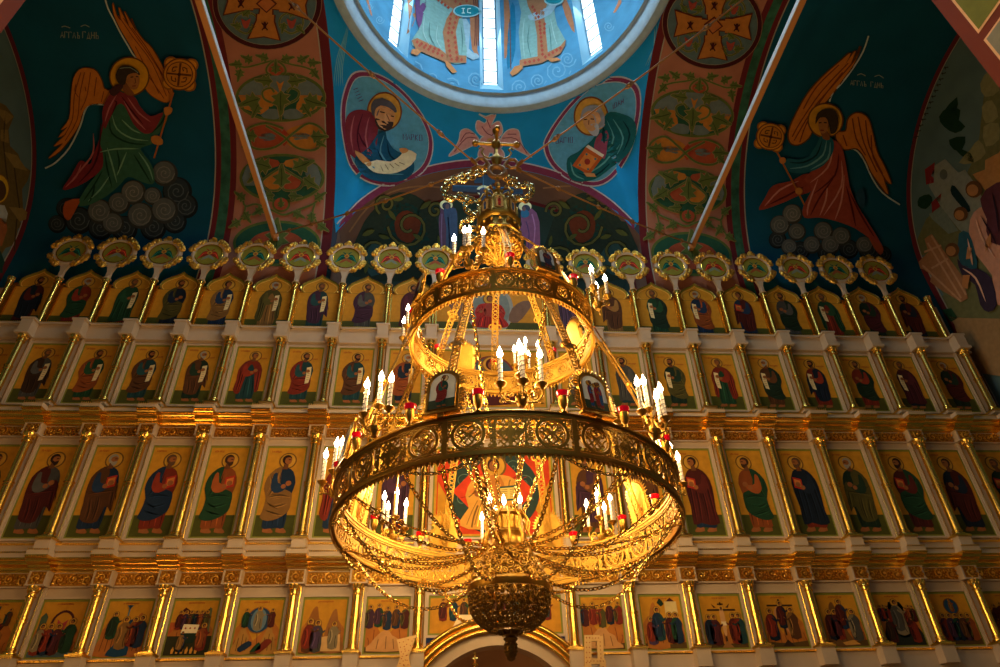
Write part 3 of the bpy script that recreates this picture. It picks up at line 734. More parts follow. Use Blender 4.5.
# top centre: red figure enthroned below spread pale wings
T = TIER[1]; cw = 2*CX[0]-.13
P = new_icon(0, T['y']+.15, T['z0']+.02, cw, 1.72, 'wide central icon of red robed figure seated in pale mandorla, top row', ogee=.55)
P.disc(0, .72, .52, (150, 150, 140), .72, 30); P.L += 1; P.disc(0, .72, .44, (116, 126, 120), .62, 30); P.L += 1
P.poly([(-.95, .9), (-.75, .95), (-.5, .75), (-.4, .4), (-.6, .35), (-.8, .6)], (120, 90, 70), 2); P.poly([(.95, .9), (.75, .95), (.5, .75), (.4, .4), (.6, .35), (.8, .6)], (120, 90, 70), 2)
seated(P, 0, .2, 1.0, (150, 60, 40), (160, 40, 24)); finish_icon(P)
# second row centre: half-length roundel
P = new_icon(0, TIER[2]['y']+.15, 6.01, 2*CX[0]-.30, 1.35, 'wide central icon with dark red half figure in a round halo, second row')
P.disc(0, .75, .46, (120, 50, 40), n=32); P.L += 1; P.disc(0, .75, .42, (70, 84, 90), n=32); P.L += 1
P.poly([(-.6, .1), (-.42, .5), (-.2, .8), (.2, .8), (.42, .5), (.6, .1)], CN['dred'], 2); P.L += 1
P.disc(0, 1.0, .2, HALO2); P.L += 1; P.disc(0, 1.0, .17, HALO); P.L += 1; P.disc(0, 1.0, .12, CN['dred'], .14); P.L += 1; P.disc(0, .98, .07, SKIN, .09); P.disc(0, .55, .14, HALO); P.L += 1; P.disc(0, .55, .09, (190, 100, 40)); P.poly([(-.75, .5), (-.6, .7), (-.4, .35), (-.55, .3)], CN['green'], 2); P.poly([(.75, .5), (.6, .7), (.4, .35), (.55, .3)], CN['green'], 2)
finish_icon(P)
# third row centre: enthroned figure in gold robes on red lozenge and dark green oval, open book
P = new_icon(0, TIER[3]['y']+.15, 3.46, 2*CX[0]-.30, 1.68, 'wide central icon of gold robed figure enthroned with open book on red lozenge, third row')
rect(P, -1.02, 1.02, .06, 1.6, (196, 60, 24)); P.L += 1
P.poly([(-1.0, .1), (-.72, .5), (-1.0, 1.0)], GOLDBG); P.poly([(1.0, .1), (.72, .5), (1.0, 1.0)], GOLDBG)
P.disc(0, .84, .82, (46, 62, 52), .78, 40); P.L += 1
for k in range(10): a = 2*PI*k/10+.3; P.spiral(.58*cos(a), .84+.56*sin(a), .15, .014, (90, 110, 90), 1.4)
P.L += 1; P.poly([(0, 1.62), (-.74, .82), (0, .06), (.74, .82)], (206, 62, 28)); P.L += 1
for k in range(6): P.line([(-.6+.2*k, .7), (0, .84), (.6-.2*k, 1.1)], .012, (150, 36, 20), 0)
P.L += 1; P.poly([(-.42, .14), (-.46, .9), (.46, .9), (.42, .14)], (206, 140, 50)); P.L += 1
seated(P, 0, .14, 1.5, (190, 116, 44), (214, 150, 60))
P.L += 4; P.poly([(.06, .62), (.44, .66), (.46, .94), (.08, .9)], (60, 80, 70)); P.L += 1; P.poly([(.09, .66), (.42, .69), (.43, .9), (.1, .87)], (232, 196, 100)); P.L += 1
for k in range(5): P.line([(.12, .7+.035*k), (.24, .71+.035*k)], .008, (90, 50, 30), 0); P.line([(.28, .71+.035*k), (.4, .72+.035*k)], .008, (90, 50, 30), 0)
finish_icon(P)
# feast icons
def fig(P, x, z, h, tu, cl, f=1, halo=True):
    h *= 1.18; L0 = P.L; w_ = h*.15
    if halo: P.disc(x, z+.86*h, .12*h, HALO2, n=12); P.L += 1; P.disc(x, z+.86*h, .10*h, HALO, n=12); P.L += 1
    P.poly([(x-w_*1.2, z), (x+w_*1.1, z), (x+w_*1.1, z+.45*h), (x+w_*1.3, z+.6*h), (x+w_*.6, z+.77*h), (x-w_*.6, z+.77*h), (x-w_*1.3, z+.6*h), (x-w_*1.1, z+.4*h)], CN[tu], 2); P.L += 1
    P.poly([(x-w_*1.3, z+.12*h), (x+f*w_*.4, z+.1*h), (x+f*w_*.9, z+.5*h), (x+w_*.3, z+.75*h), (x-w_*.8, z+.74*h), (x-w_*1.4, z+.5*h)], CN[cl], 2); P.L += 1
    P.line([(x-w_*.6, z+.65*h), (x-w_*.3, z+.4*h), (x-w_*.7, z+.15*h)], .022*h, dk(CN[cl], 1.5), 2); P.line([(x-w_*.9, z+.6*h), (x-w_*.75, z+.4*h), (x-w_*1.0, z+.2*h)], .022*h, dk(CN[cl], .5), 2); P.line([(x+f*w_*.6, z+.45*h), (x+f*w_*.5, z+.2*h), (x+f*w_*.7, z+.04*h)], .022*h, dk(CN[tu], .5), 2)
    P.line([(x+w_*.2*f, z+.66*h), (x+w_*1.0*f, z+.56*h), (x+w_*1.7*f, z+.62*h)], .055*h, CN[tu], 2); P.disc(x+w_*1.75*f, z+.63*h, .025*h, SKIN, n=6)
    P.L += 1; P.disc(x, z+.87*h, .065*h, (60, 38, 24), n=10); P.L += 1; P.disc(x+f*.015*h, z+.85*h, .045*h, SKIN, n=8)
    P.L = L0
def mount(P, x, z, w_, h, c):
    P.poly([(x-w_/2, z), (x-w_*.38, z+h*.4), (x-w_*.3, z+h*.62), (x-w_*.12, z+h*.95), (x+w_*.05, z+h), (x+w_*.15, z+h*.75), (x+w_*.3, z+h*.6), (x+w_*.36, z+h*.3), (x+w_/2, z)], c, 2)
    P.L += 1
    for a in (-.2, 0, .18): P.line([(x+a*w_, z+h*.7*(1-abs(a))), (x+a*w_*1.2, z+h*.1)], .012, dk(c, .6), 0)
    P.L -= 1
def feast(j, s, P, wd, h):
    rnd = random.Random(j*2+(s > 0)); q = (s, j); w2 = wd/2-.03
    P.L = 2; P.poly([(-w2, .03), (-w2, .4), (-w2*.7, .52), (-w2*.35, .34), (-.04, .22), (w2*.3, .36), (w2*.7, .5), (w2, .38), (w2, .03)], (176, 104, 38), 1); P.L = 3
    for k in range(7): a_ = -w2*.9+w2*1.8*k/6; P.line([(a_, .36-.12*abs(1-k % 2)), (a_+rnd.uniform(-.03, .03), .2), (a_+rnd.uniform(-.05, .05), .06)], .012, (120, 66, 26), 2)
    P.L = 4; P.poly([(-w2, .03), (-w2, .11), (0, .08), (w2, .12), (w2, .03)], (84, 62, 28), 1); P.L = 5; letters(P, -.12, .12, h-.085, .022, (150, 50, 24), j)
    pal = ['red', 'blue', 'green', 'dred', 'purple', 'brown', 'dblue', 'orange', 'olive']
    def crowd(x0, x1, z, n, hh, halo=True):
        for i in range(n): fig(P, x0+(x1-x0)*i/max(1, n-1), z+rnd.uniform(-.02, .03), hh, rnd.choice(pal), rnd.choice(pal), 1 if i % 2 else -1, halo)
    if q == (-1, 0): crowd(-.28, .28, .38, 5, .3); mount(P, 0, .05, .6, .3, (196, 140, 80))
    elif q == (-1, 1):
        mount(P, -.14, .05, .4, .66, (150, 92, 36)); mount(P, .17, .05, .36, .62, (150, 96, 44)); P.L += 2
        fig(P, -.2, .06, .42, 'brown', 'red'); fig(P, -.08, .06, .4, 'grey', 'violet'); P.poly([(-.05, .06), (.3, .06), (.28, .3), (-.02, .26)], (206, 160, 96)); P.L += 3; fig(P, .18, .1, .34, 'pale', 'pale')
    elif q == (-1, 2):
        mount(P, -.2, .04, .3, .4, (170, 120, 50)); mount(P, .2, .04, .3, .4, (170, 120, 50)); P.L += 2
        P.disc(0, .52, .2, (150, 96, 36), .2, 24); P.L += 1; P.disc(0, .52, .185, (36, 60, 84), .185, 24); P.L += 1; P.disc(0, .52, .12, (96, 120, 130), .17, 20); P.L += 2
        fig(P, 0, .38, .3, 'pale', 'pale'); fig(P, -.2, .42, .24, 'dgreen', 'green'); fig(P, .2, .42, .24, 'dred', 'brown', -1)
        P.poly([(-.25, .12), (-.1, .22), (-.04, .16), (-.2, .06)], CN['blue'], 2); P.poly([(.02, .08), (.16, .24), (.26, .2), (.1, .05)], CN['red'], 2); P.poly([(-.06, .06), (.06, .2), (.1, .1)], CN['green'], 2)
    elif q == (-1, 3):
        rect(P, -w2, w2, .03, .3, (48, 46, 24)); P.poly([(-w2, .3), (-.22, .46), (-.2, .5), (-w2, .5)], (176, 84, 36)); P.L += 1
        P.poly([(-.2, .62), (-.15, .72), (.05, .6), (.22, .7), (.2, .64), (.04, .55), (-.14, .66)], CN['dred'], 2); P.poly([(.2, .34), (.28, .34), (.26, .7), (.22, .72)], (96, 100, 60)); P.L += 1
        for k in range(6): fig(P, -.2+.08*k, .4, .24, pal[k], pal[(k+3) % 9])
        P.L += 6; P.poly([(-.14, .34), (.1, .34), (.12, .46), (-.12, .47)], (232, 210, 160)); P.poly([(-.14, .34), (.1, .34), (.08, .2), (-.1, .2)], CN['dgreen']); P.L += 1
        for k in range(3): P.disc(-.08+.07*k, .41, .014, (170, 60, 40), n=8)
        fig(P, .2, .1, .34, 'red', 'orange'); fig(P, -.1, .08, .26, 'blue', 'tan', 1, False)
        for k in range(6): P.poly([(-.22+.07*k, .05), (-.19+.07*k, .05), (-.18+.07*k, .1), (-.2+.07*k, .15), (-.225+.07*k, .1)], (206, 140, 50))
    elif q == (-1, 4):
        mount(P, -.2, .04, .34, .58, (170, 100, 40)); mount(P, .2, .04, .3, .6, (166, 96, 40)); P.L += 2
        P.poly([(-.18, .04), (.14, .04), (.1, .25), (.04, .42), (.12, .56), (.0, .5), (-.06, .35), (-.1, .18)], (24, 60, 84), 2); P.line([(0, .76), (0, .6)], .02, (90, 120, 130), 0); P.poly([(-.05, .76), (.05, .76), (.0, .7)], (60, 90, 110)); P.L += 1
        fig(P, 0, .14, .4, 'tan', 'tan'); fig(P, -.18, .28, .34, 'green', 'dgreen'); fig(P, .14, .18, .36, 'red', 'orange', -1); fig(P, .24, .16, .4, 'blue', 'dred', -1)
    elif q == (-1, 5):
        rect(P, -w2, w2, .03, .1, (70, 90, 90)); P.L += 1; P.line([(-.12, .3), (-.1, .58), (.04, .68), (.18, .58), (.2, .3)], .035, CN['maroon'], 4); P.poly([(0, .36), (.08, .36), (.12, .56), (.04, .5), (-.04, .56)], (170, 60, 60), 1)
        P.poly([(-.3, .3), (-.2, .3), (-.2, .6), (-.25, .66), (-.3, .6)], (70, 84, 60)); P.L += 1
        for k, c in enumerate((('red', 'pale'), ('blue', 'red'), ('dred', 'maroon'))): fig(P, -.22+.12*k, .07, .38, *c)
        fig(P, .2, .1, .42, 'green', 'dgreen', -1)
    elif q == (-1, 6):
        mount(P, 0, .04, .6, .56, (150, 96, 40)); P.L += 2; P.poly([(-.14, .2), (.1, .5), (.2, .5), (.02, .18)], CN['dred'], 2); P.poly([(-.02, .76), (.04, .76), (.01, .6)], (30, 60, 70)); P.L += 1
        fig(P, -.16, .5, .2, 'dred', 'green'); fig(P, -.06, .52, .2, 'blue', 'dgreen'); fig(P, .2, .48, .22, 'brown', 'teal', -1); fig(P, -.22, .1, .22, 'dbrown', 'olive'); fig(P, .08, .3, .24, 'red', 'dblue'); fig(P, .16, .06, .18, 'dgreen', 'teal')
    elif q == (1, 0): crowd(-.28, .28, .38, 5, .3); mount(P, 0, .05, .6, .3, (196, 140, 80))
    elif q == (1, 1):
        mount(P, -.12, .04, .36, .68, (172, 104, 40)); P.L += 2; P.poly([(.05, .25), (.28, .25), (.27, .74), (.07, .74)], (206, 176, 110)); P.poly([(.1, .74), (.17, .8), (.24, .74)], CN['dred']); P.poly([(-.06, .72), (-.01, .79), (.03, .76), (.06, .7), (0, .66)], (30, 48, 30), 1); P.L += 1
        fig(P, -.2, .1, .36, 'violet', 'red'); fig(P, -.08, .16, .44, 'teal', 'blue'); fig(P, .12, .12, .4, 'dred', 'maroon', -1); fig(P, .22, .12, .4, 'blue', 'green', -1)
    elif q == (1, 2):
        P.line([(0, .72), (0, .1)], .03, CN['dbrown'], 0); P.line([(-.24, .6), (.24, .6)], .028, CN['dbrown'], 0); P.line([(-.05, .69), (.05, .69)], .022, CN['dbrown'], 0); P.L += 1
        for sx in (-1, 1): P.poly([(sx*.08, .64), (sx*.16, .7), (sx*.12, .63)], CN['brown'])
        P.poly([(-.03, .6), (.03, .6), (.04, .45), (.02, .22), (-.02, .22), (-.04, .42)], (206, 150, 90), 2); P.disc(0, .63, .04, HALO); P.L += 1; P.disc(0, .63, .022, (110, 70, 40)); rect(P, -.04, .045, .36, .42, (226, 200, 150))
        fig(P, -.24, .1, .38, 'blue', 'dblue'); fig(P, -.15, .08, .4, 'dred', 'maroon'); fig(P, .17, .1, .4, 'red', 'dred', -1); fig(P, .26, .1, .4, 'teal', 'red', -1)
        P.poly([(-.1, .03), (0, .13), (.1, .03)], (150, 100, 50))
    elif q == (1, 3):
        P.line([(0, .76), (0, .2)], .03, CN['dbrown'], 0); P.line([(-.22, .66), (.22, .66)], .028, CN['dbrown'], 0); P.L += 1
        fig(P, -.2, .14, .42, 'dblue', 'red'); P.poly([(-.1, .6), (0, .66), (.06, .5), (.12, .3), (.18, .18), (.08, .2), (-.02, .36), (-.12, .5)], (190, 130, 80), 2); fig(P, 0, .32, .36, 'dblue', 'dred'); fig(P, .16, .16, .42, 'brown', 'tan', -1); P.poly([(-.1, .04), (0, .14), (.1, .04)], CN['dbrown'], 1)
    elif q == (1, 4):
        mount(P, -.1, .04, .4, .66, (112, 74, 34)); P.L += 2; fig(P, -.2, .14, .4, 'dblue', 'dred'); fig(P, -.1, .14, .4, 'red', 'maroon'); fig(P, .02, .3, .4, 'blue', 'dred'); fig(P, .2, .12, .42, 'grey', 'pale', -1); P.poly([(-.1, .08), (.1, .12), (.2, .05), (-.06, .04)], (200, 140, 60))
    elif q == (1, 5):
        P.poly([(-w2, .2), (-.1, .7), (.1, .7), (w2, .2), (w2, .03), (-w2, .03)], (36, 40, 30)); P.disc(0, .42, .2, (60, 80, 70), .28, 24); P.L += 1
        fig(P, 0, .2, .48, 'pale', 'grey'); fig(P, -.2, .08, .34, 'dred', 'dbrown'); fig(P, .2, .08, .34, 'red', 'dred', -1)
        for sx in (-1, 1): crowd(sx*.16, sx*.28, .38, 3, .22)
    elif q == (1, 6):
        P.disc(0, .62, .13, (110, 66, 40), n=22); P.L += 1; P.disc(0, .62, .115, (36, 70, 96), n=22); P.L += 1; fig(P, 0, .54, .17, 'orange', 'tan'); mount(P, 0, .04, .6, .34, (84, 60, 30)); P.L += 2; crowd(-.22, .22, .08, 5, .36)
    else:
        P.poly([(-w2, .1), (-w2, .5), (0, .7), (w2, .5), (w2, .1)], (64, 44, 26), 1); P.L += 1
        crowd(-.22, .24, .36, 5, .26); crowd(-.24, .22, .14, 5, .26); P.poly([(-.08, .04), (-.06, .14), (0, .18), (.06, .14), (.08, .04)], (30, 20, 20), 1)
fl = {(-1, 0): 'feast icon with seated crowd beside the gilded arch', (-1, 1): 'feast icon, two brown mountains and pale raised figure', (-1, 2): 'feast icon, white figure in blue circle above mountains', (-1, 3): 'feast icon with guests round a white table and jars',
      (-1, 4): 'feast icon with bather standing in blue river', (-1, 5): 'feast icon with women before a red arched canopy', (-1, 6): 'feast icon with reclining red figure on brown hill', (-1, 7): 'dark feast icon with crowd', (-1, 8): 'dark feast icon with crowd at far end',
      (1, 0): 'feast icon with crowd beside the gilded arch', (1, 1): 'feast icon, blue seated figure by brown rock and tower', (1, 2): 'feast icon of crucifixion with mourners on both sides', (1, 3): 'feast icon of body lowered from a dark cross', (1, 4): 'feast icon with pale angel and red robed women',
      (1, 5): 'feast icon with white figure in a dark cave', (1, 6): 'feast icon, small figure in blue circle above crowd', (1, 7): 'feast icon with two rows of seated figures', (1, 8): 'dark feast icon with rows of figures at far end'}
T = TIER[4]; yp = T['y']+.15
for s in (-1, 1):
    for j in range(9):
        x0, x1 = CX[j], CX[j+1]; x = s*(x0+x1)/2; bw = x1-x0
        P = new_icon(x, yp, 1.68, bw-.28, .86, '%s, %s %s of centre, bottom row' % (fl[(s, j)], ordn[j], 'left' if s < 0 else 'right'), group='feast icons in the bottom row')
        feast(j, s, P, bw-.28, .86); finish_icon(P)
P = new_icon(0, yp+.02, 1.95, 2*CX[0]-.3, .6, 'wide icon of figures seated round a table above the gilded arch, bottom row')
for k in range(11): fig(P, -.85+.17*k, .22, .3, ['red', 'blue', 'green', 'purple', 'orange'][k % 5], ['dred', 'teal', 'brown'][k % 3])
P.L += 6; P.poly([(-.7, .1), (.7, .1), (.6, .3), (-.6, .3)], (226, 200, 150)); finish_icon(P)

# ------------------------------------------------------------------ seraph medallions on the columns of the top tier
def medallion(x, redish, lab):
    z = TIER[1]['z1']; y = TIER[1]['y']; root = tag(empty('seraph_medallion', (x, y, z)), lab, 'medallion', 'round seraph medallions above the top row')
    return root
def leafcluster(mb, a, r, n, rnd, k=1.0):
    for i in range(n):
        aa = a+rnd.uniform(-.34, .34)*k; rr = r+rnd.uniform(-.03, .06)
        mb.blob((rr*cos(aa), -.03-rnd.uniform(0, .03), .0+rr*sin(aa)), rnd.uniform(.022, .05), .035, rnd.uniform(.022, .05), 6)
rim_me = MB(); tp = [(.325*cos(2*PI*i/36), 0, .325*sin(2*PI*i/36)) for i in range(36)]
rim_me.tube(tp, .05, 8, 0, closed=True)
stem_me = MB(); stem_me.add([(a, b, c) for b in (-.03, .03) for a, c in ((-.05, -.75), (.05, -.75), (.045, -.55), (.08, -.42), (.12, -.33), (-.12, -.33), (-.08, -.42), (-.045, -.55))],
    [tuple(range(8)), tuple(range(15, 7, -1))]+[(i, 8+i, 8+(i+1) % 8, (i+1) % 8) for i in range(8)])
stem_me.lathe([(.07, -.76), (.09, -.74), (.05, -.70), (.05, -.66)], 10)
orn_me = MB(); rnd = random.Random(5)
leafcluster(orn_me, 0, .365, 30, rnd, 1.25)
for a, d in ((.42, 1), (-.42, -1), (0, 1)):
    pts = scrollpts(.38*cos(a), .38*sin(a), .055, 1.2, a, d, 12); orn_me.tube([(p[0], -.045, p[1]) for p in pts], .014, 5)
crest_me = MB()
crest_me.box(-.05, .05, -.04, .03, .36, .43); crest_me.lathe([(.03, .43), (.055, .45), (.055, .47), (.02, .48)], 8)
for q in (-1, 1): crest_me.tube([(p[0], -.045, p[1]) for p in scrollpts(q*.06, .38, .04, 1.2, PI/2, q, 12)], .012, 5)
gr_me = MB()   # inner gilt line
gr_me.tube([(.275*cos(2*PI*i/32), -.035, .275*sin(2*PI*i/32)) for i in range(32)], .012, 6, closed=True)
def seraph_paint(cols):
    P = Paint(lambda u, z, l: Vector((u, -.02-EPS*l, z))); P.L = 0; P.disc(0, 0, .29, (134, 128, 46), n=28); P.L = 1
    a, b = cols
    for s in (-1, 1):
        P.poly([(0, .04), (s*.08, .11), (s*.15, .06), (s*.2, -.06), (s*.23, -.13), (s*.14, -.06), (s*.05, -.03)], a, 2)
        P.poly([(0, .0), (s*.06, -.02), (s*.14, -.14), (s*.05, -.1), (0, -.06)], b, 2)
        P.poly([(0, .05), (s*.03, .14), (s*.1, .18), (s*.02, .08)], a, 2)
    P.L = 2
    for s in (-1, 1): P.line([(s*.04, .05), (s*.12, .04), (s*.2, -.1)], .012, dk(a, 1.8), 2); P.line([(s*.04, .02), (s*.1, -.02), (s*.15, -.08)], .01, dk(a, .5), 2)
    P.L = 3; P.disc(0, .06, .05, HALO, n=12); P.L = 4; P.disc(0, .055, .03, SKIN, n=10)
    P.mb.add([(.29*cos(2*PI*i/28), .02, .29*sin(2*PI*i/28)) for i in range(28)]+[(.29*cos(2*PI*i/28), -.02, .29*sin(2*PI*i/28)) for i in range(28)], [tuple(range(28))]+[(i, (i+1) % 28, 28+(i+1) % 28, 28+i) for i in range(28)], 0, lin((134, 128, 46)))
    return P
pr = {}
n_ = 0
for s in (-1, 1):
    for j in range(9):
        x = s*CX[j]; redc = (j % 2 == 1) if s < 0 else (j % 2 == 0)
        lab = 'round medallion with %s winged seraph in gilt rocaille rim, %s %s of centre' % ('red' if redc else 'green', ordn[j], 'left' if s < 0 else 'right')
        z = TIER[1]['z1']; y = TIER[1]['y']; root = tag(empty('seraph_medallion', (x, y, z)), lab, 'medallion', 'round seraph medallions above the top row')
        if not pr:
            pr['rim'] = rim_me.build('rim', ['white'], None, org=(0, 0, 0)); pr['stem'] = stem_me.build('stem', ['white'], None, org=(0, 0, 0))
            pr['rocaille'] = orn_me.build('rocaille', ['leaf'], None, org=(0, 0, 0), autos=False); pr['crest'] = crest_me.build('crest', ['leaf'], None, org=(0, 0, 0)); pr['inner_ring'] = gr_me.build('inner_ring', ['gold'], None, org=(0, 0, 0))
            pr['r'] = seraph_paint(((150, 50, 30), (120, 130, 110))).build('painted_seraph', 'iconpaint', None, org=(0, 0, 0)); pr['g'] = seraph_paint(((20, 80, 64), (150, 80, 40))).build('painted_seraph', 'iconpaint', None, org=(0, 0, 0))
            protos_used = set()
        for key, ra in [('rim', 0), ('stem', 0), ('crest', 0), ('inner_ring', 0), ('r' if redc else 'g', 0)]+[('rocaille', q_) for q_ in (40, 140, 222, 318)]:
            o = pr[key]
            if key in protos_used: o = o.copy(); col.objects.link(o)
            protos_used.add(key)
            o.parent = root; o.location = (0, 0, .75); o.scale = (1, 1, 1) if key == 'stem' else (1.08, 1.08, 1.08); o.rotation_euler[1] = -R(ra)

# crucifix and two mourners standing on the screen
Yk = TIER[1]['y']+.05
def cut_figure(name, outl, lab, cat, mats, painter, z_off=0, thick=.03, pix=True):
    pts = [at(px, py, Yk) for px, py in outl]; mb = MB(); n = len(pts)
    vs = [Vector((p.x, Yk-.01, p.z)) for p in pts]+[Vector((p.x, Yk+thick, p.z)) for p in pts]
    mb.add(vs, [tuple(range(n)), tuple(range(2*n-1, n-1, -1))]+[(i, n+i, n+(i+1) % n, (i+1) % n) for i in range(n)], 0, lin((70, 60, 70)))
    P = Paint(lambda x, y, l: (lambda q: Vector((q.x, Yk-.01-EPS*l, q.z)))(at(x, y, Yk))); P.mb = mb; P.L = 1; painter(P)
    base = Vector((sum(p.x for p in pts)/n, Yk, min(p.z for p in pts)))
    return tag(mb.build(name, ['iconpaint'], None, smooth=False, org=base), lab, cat)
def f8(pts): return [(430+x/6.67, 150+y/6.67) for x, y in pts]
crx = f8([(345, 165), (420, 165), (420, 190), (460, 190), (460, 225), (415, 225), (415, 245), (620, 252), (620, 296), (412, 292), (410, 700), (350, 700), (350, 290), (150, 275), (150, 236), (350, 240), (350, 222), (295, 222), (295, 190), (345, 190)])
def pc(P):
    P.tf = tf_img(430, 150, 6.67); P.poly([(345, 165), (420, 165), (420, 190), (460, 190), (460, 225), (415, 225), (415, 245), (620, 252), (620, 296), (412, 292), (410, 700), (350, 700), (350, 290), (150, 275), (150, 236), (350, 240), (350, 222), (295, 222), (295, 190), (345, 190)], (26, 52, 70))
    P.L += 1; P.line([(355, 170), (355, 690)], 5, (50, 92, 120), 0); P.line([(155, 240), (345, 244)], 5, (50, 92, 120), 0); P.line([(420, 250), (615, 257)], 5, (50, 92, 120), 0)
    P.disc(355, 272, 44, (210, 206, 160), 34, 24); P.L += 1; P.disc(356, 278, 30, (40, 76, 116), 24, 20); P.L += 1
    P.poly([(335, 275), (370, 270), (385, 300), (380, 360), (400, 450), (380, 600), (350, 600), (340, 450), (330, 350)], (44, 46, 60), 2); P.poly([(160, 256), (340, 268), (345, 290), (165, 272)], (40, 48, 60)); P.poly([(380, 270), (600, 262), (605, 278), (385, 300)], (40, 48, 60)); P.L += 1; P.disc(354, 284, 18, (60, 50, 60), 24)
cut_figure('crucifix', crx, 'blue painted wooden crucifix standing on the screen behind the chandelier top', 'crucifix', None, pc)
ml = [(65, 380), (75, 350), (108, 338), (145, 350), (156, 385), (180, 410), (184, 470), (176, 560), (180, 640), (180, 760), (66, 760), (70, 640), (60, 540), (58, 460), (70, 410)]
def pm(P):
    P.tf = tf_img(430, 150, 6.67); P.poly(ml, (74, 44, 66)); P.L += 1; P.disc(108, 368, 43, (214, 206, 150), 33, 24); P.L += 1; P.disc(110, 376, 29, (44, 44, 60), 26, 18); P.L += 1
    P.poly([(90, 400), (150, 390), (182, 430), (176, 700), (110, 700), (108, 520)], (44, 62, 88), 2); P.line([(80, 430), (76, 560), (82, 740)], 8, (104, 76, 104), 2); P.line([(120, 450), (130, 600), (126, 740)], 7, (36, 40, 70), 2); P.L += 1; P.disc(116, 380, 14, (96, 70, 66), 18, 12)
cut_figure('mourner_figure', f8(ml), 'painted mourner in purple robe standing left of the blue crucifix', 'painted figure', None, pm)
jl = [(588, 380), (598, 358), (632, 348), (668, 362), (678, 392), (710, 420), (730, 480), (734, 600), (734, 760), (640, 760), (640, 600), (600, 570), (590, 540), (612, 500), (604, 440), (606, 410)]
def pj(P):
    P.tf = tf_img(430, 150, 6.67); P.poly(jl, (112, 62, 92)); P.L += 1; P.disc(634, 378, 43, (214, 206, 150), 31, 24); P.L += 1; P.disc(640, 392, 28, (44, 50, 66), 24, 18); P.L += 1
    P.poly([(606, 410), (640, 400), (664, 424), (650, 450), (612, 452)], (30, 88, 120), 2); P.line([(680, 430), (700, 520), (690, 640)], 8, (150, 96, 130), 2); P.line([(640, 480), (660, 560), (650, 700)], 7, (70, 40, 80), 2); P.L += 1; P.disc(626, 396, 13, (96, 70, 66), 16, 12)
cut_figure('mourner_figure', f8(jl), 'painted bowing figure in violet robe right of the blue crucifix', 'painted figure', None, pj)

# arch over the royal doors, niche behind, finial cross, the two letters
acx, acz = .02, .50
mb = MB()
def arcband(mb, r0, r1, y0, y1, m, bul=0):
    N = 48; a0 = R(-10); vs = []
    K = 6
    for i in range(N+1):
        a = a0+(PI-2*a0)*i/N
        for k in range(K+1):
            t = k/K; r = r0+(r1-r0)*t; vs.append((acx+r*cos(a), y0-bul*sin(PI*t), acz+r*sin(a)))
        vs.append((acx+r1*cos(a), y1, acz+r1*sin(a))); vs.append((acx+r0*cos(a), y1, acz+r0*sin(a)))
    n = K+3; mb.add(vs, [(i*n+k, i*n+(k+1) % n, (i+1)*n+(k+1) % n, (i+1)*n+k) for i in range(N) for k in range(n)], m)
ya = TIER[4]['y']-.02
arcband(mb, 1.62, 1.70, ya, ya+.3, 0, .03); arcband(mb, 1.50, 1.62, ya+.02, ya+.3, 0, .045); arcband(mb, 1.46, 1.50, ya+.0, ya+.3, 0, .01)
arcband(mb, 1.30, 1.46, ya+.1, ya+.3, 1); arcband(mb, 1.28, 1.30, ya+.08, ya+.6, 1)
ob = mb.build('gilded_arch', ['gold', 'white'], None, org=(acx, ya, acz)); tag(ob, 'gilded round arch moulding over the central doorway below the bowl', 'arch')
mb = MB(); N = 40
vs = []
for j in range(9):
    t = j/8
    for i in range(N+1):
        a = PI*i/N; r = 1.32*cos(t*PI/2*.999); vs.append((acx+r*cos(a), ya+.3+.9*sin(t*PI/2), acz+r*sin(a)))
mb.add(vs, [(j*(N+1)+i, j*(N+1)+i+1, (j+1)*(N+1)+i+1, (j+1)*(N+1)+i) for j in range(8) for i in range(N)], 0)
mb.box(-1.45, 1.45, ya+1.2, ya+1.25, -1.6, .6, 0)
struct(mb.build('wall_front', ['niche'], None, org=(0, 0, 0)))
p = at(475, 657, ya+.1); mb = MB(); x, y, z = p.x, ya+.1, p.z
mb.tube([(x, y, z-.5), (x, y, z+.03)], .012, 8); mb.tube([(x-.045, y, z-.02), (x+.045, y, z-.02)], .009, 6); mb.blob((x, y, z+.05), .02, .02, .022, 8); mb.lathe([(.05, -.12), (.06, -.1), (.03, -.07), (.015, -.05)], 10, (x, y, z))
mb.tube([(acx-1.3, y, z-.5), (acx+1.3, y, z-.5)], .02, 8)
tag(mb.build('finial_cross', ['gold'], None, org=(x, y, z-.1)), 'small gold finial cross in the arch opening under the hanging bowl', 'cross')
def letter(ch, outls, holes_pix, lab, Y=-.28):
    mb = MB(); base = None
    for k_, o_ in enumerate(outls):
        Yk_ = Y+.003*k_; pts = [at(px, py, Y) for px, py in o_]; n = len(pts)
        if base is None: base = Vector((pts[0].x, Y, pts[0].z))
        vs = [Vector((p.x, Yk_, p.z)) for p in pts]+[Vector((p.x, Yk_+.05, p.z)) for p in pts]
        mb.add(vs, [tuple(range(n)), tuple(range(2*n-1, n-1, -1))]+[(i, n+i, n+(i+1) % n, (i+1) % n) for i in range(n)], 0)
    o = mb.build('gilt_letter', ['lettergold'], None, smooth=False, org=base); tag(o, lab, 'letter', 'gilt Easter letters flanking the arch')
    b = MB()
    for px, py in holes_pix: p = at(px, py, Y); b.blob((p.x, Y-.004, p.z), .008, .008, .008, 6)
    b.build('ruby_beads', ['ruby'], o, org=base)
def thick(a, b, w_):
    dx, dy = b[0]-a[0], b[1]-a[1]; l = math.hypot(dx, dy); nx, ny = -dy/l*w_/2, dx/l*w_/2
    return [(a[0]+nx, a[1]+ny), (b[0]+nx, b[1]+ny), (b[0]-nx, b[1]-ny), (a[0]-nx, a[1]-ny)]
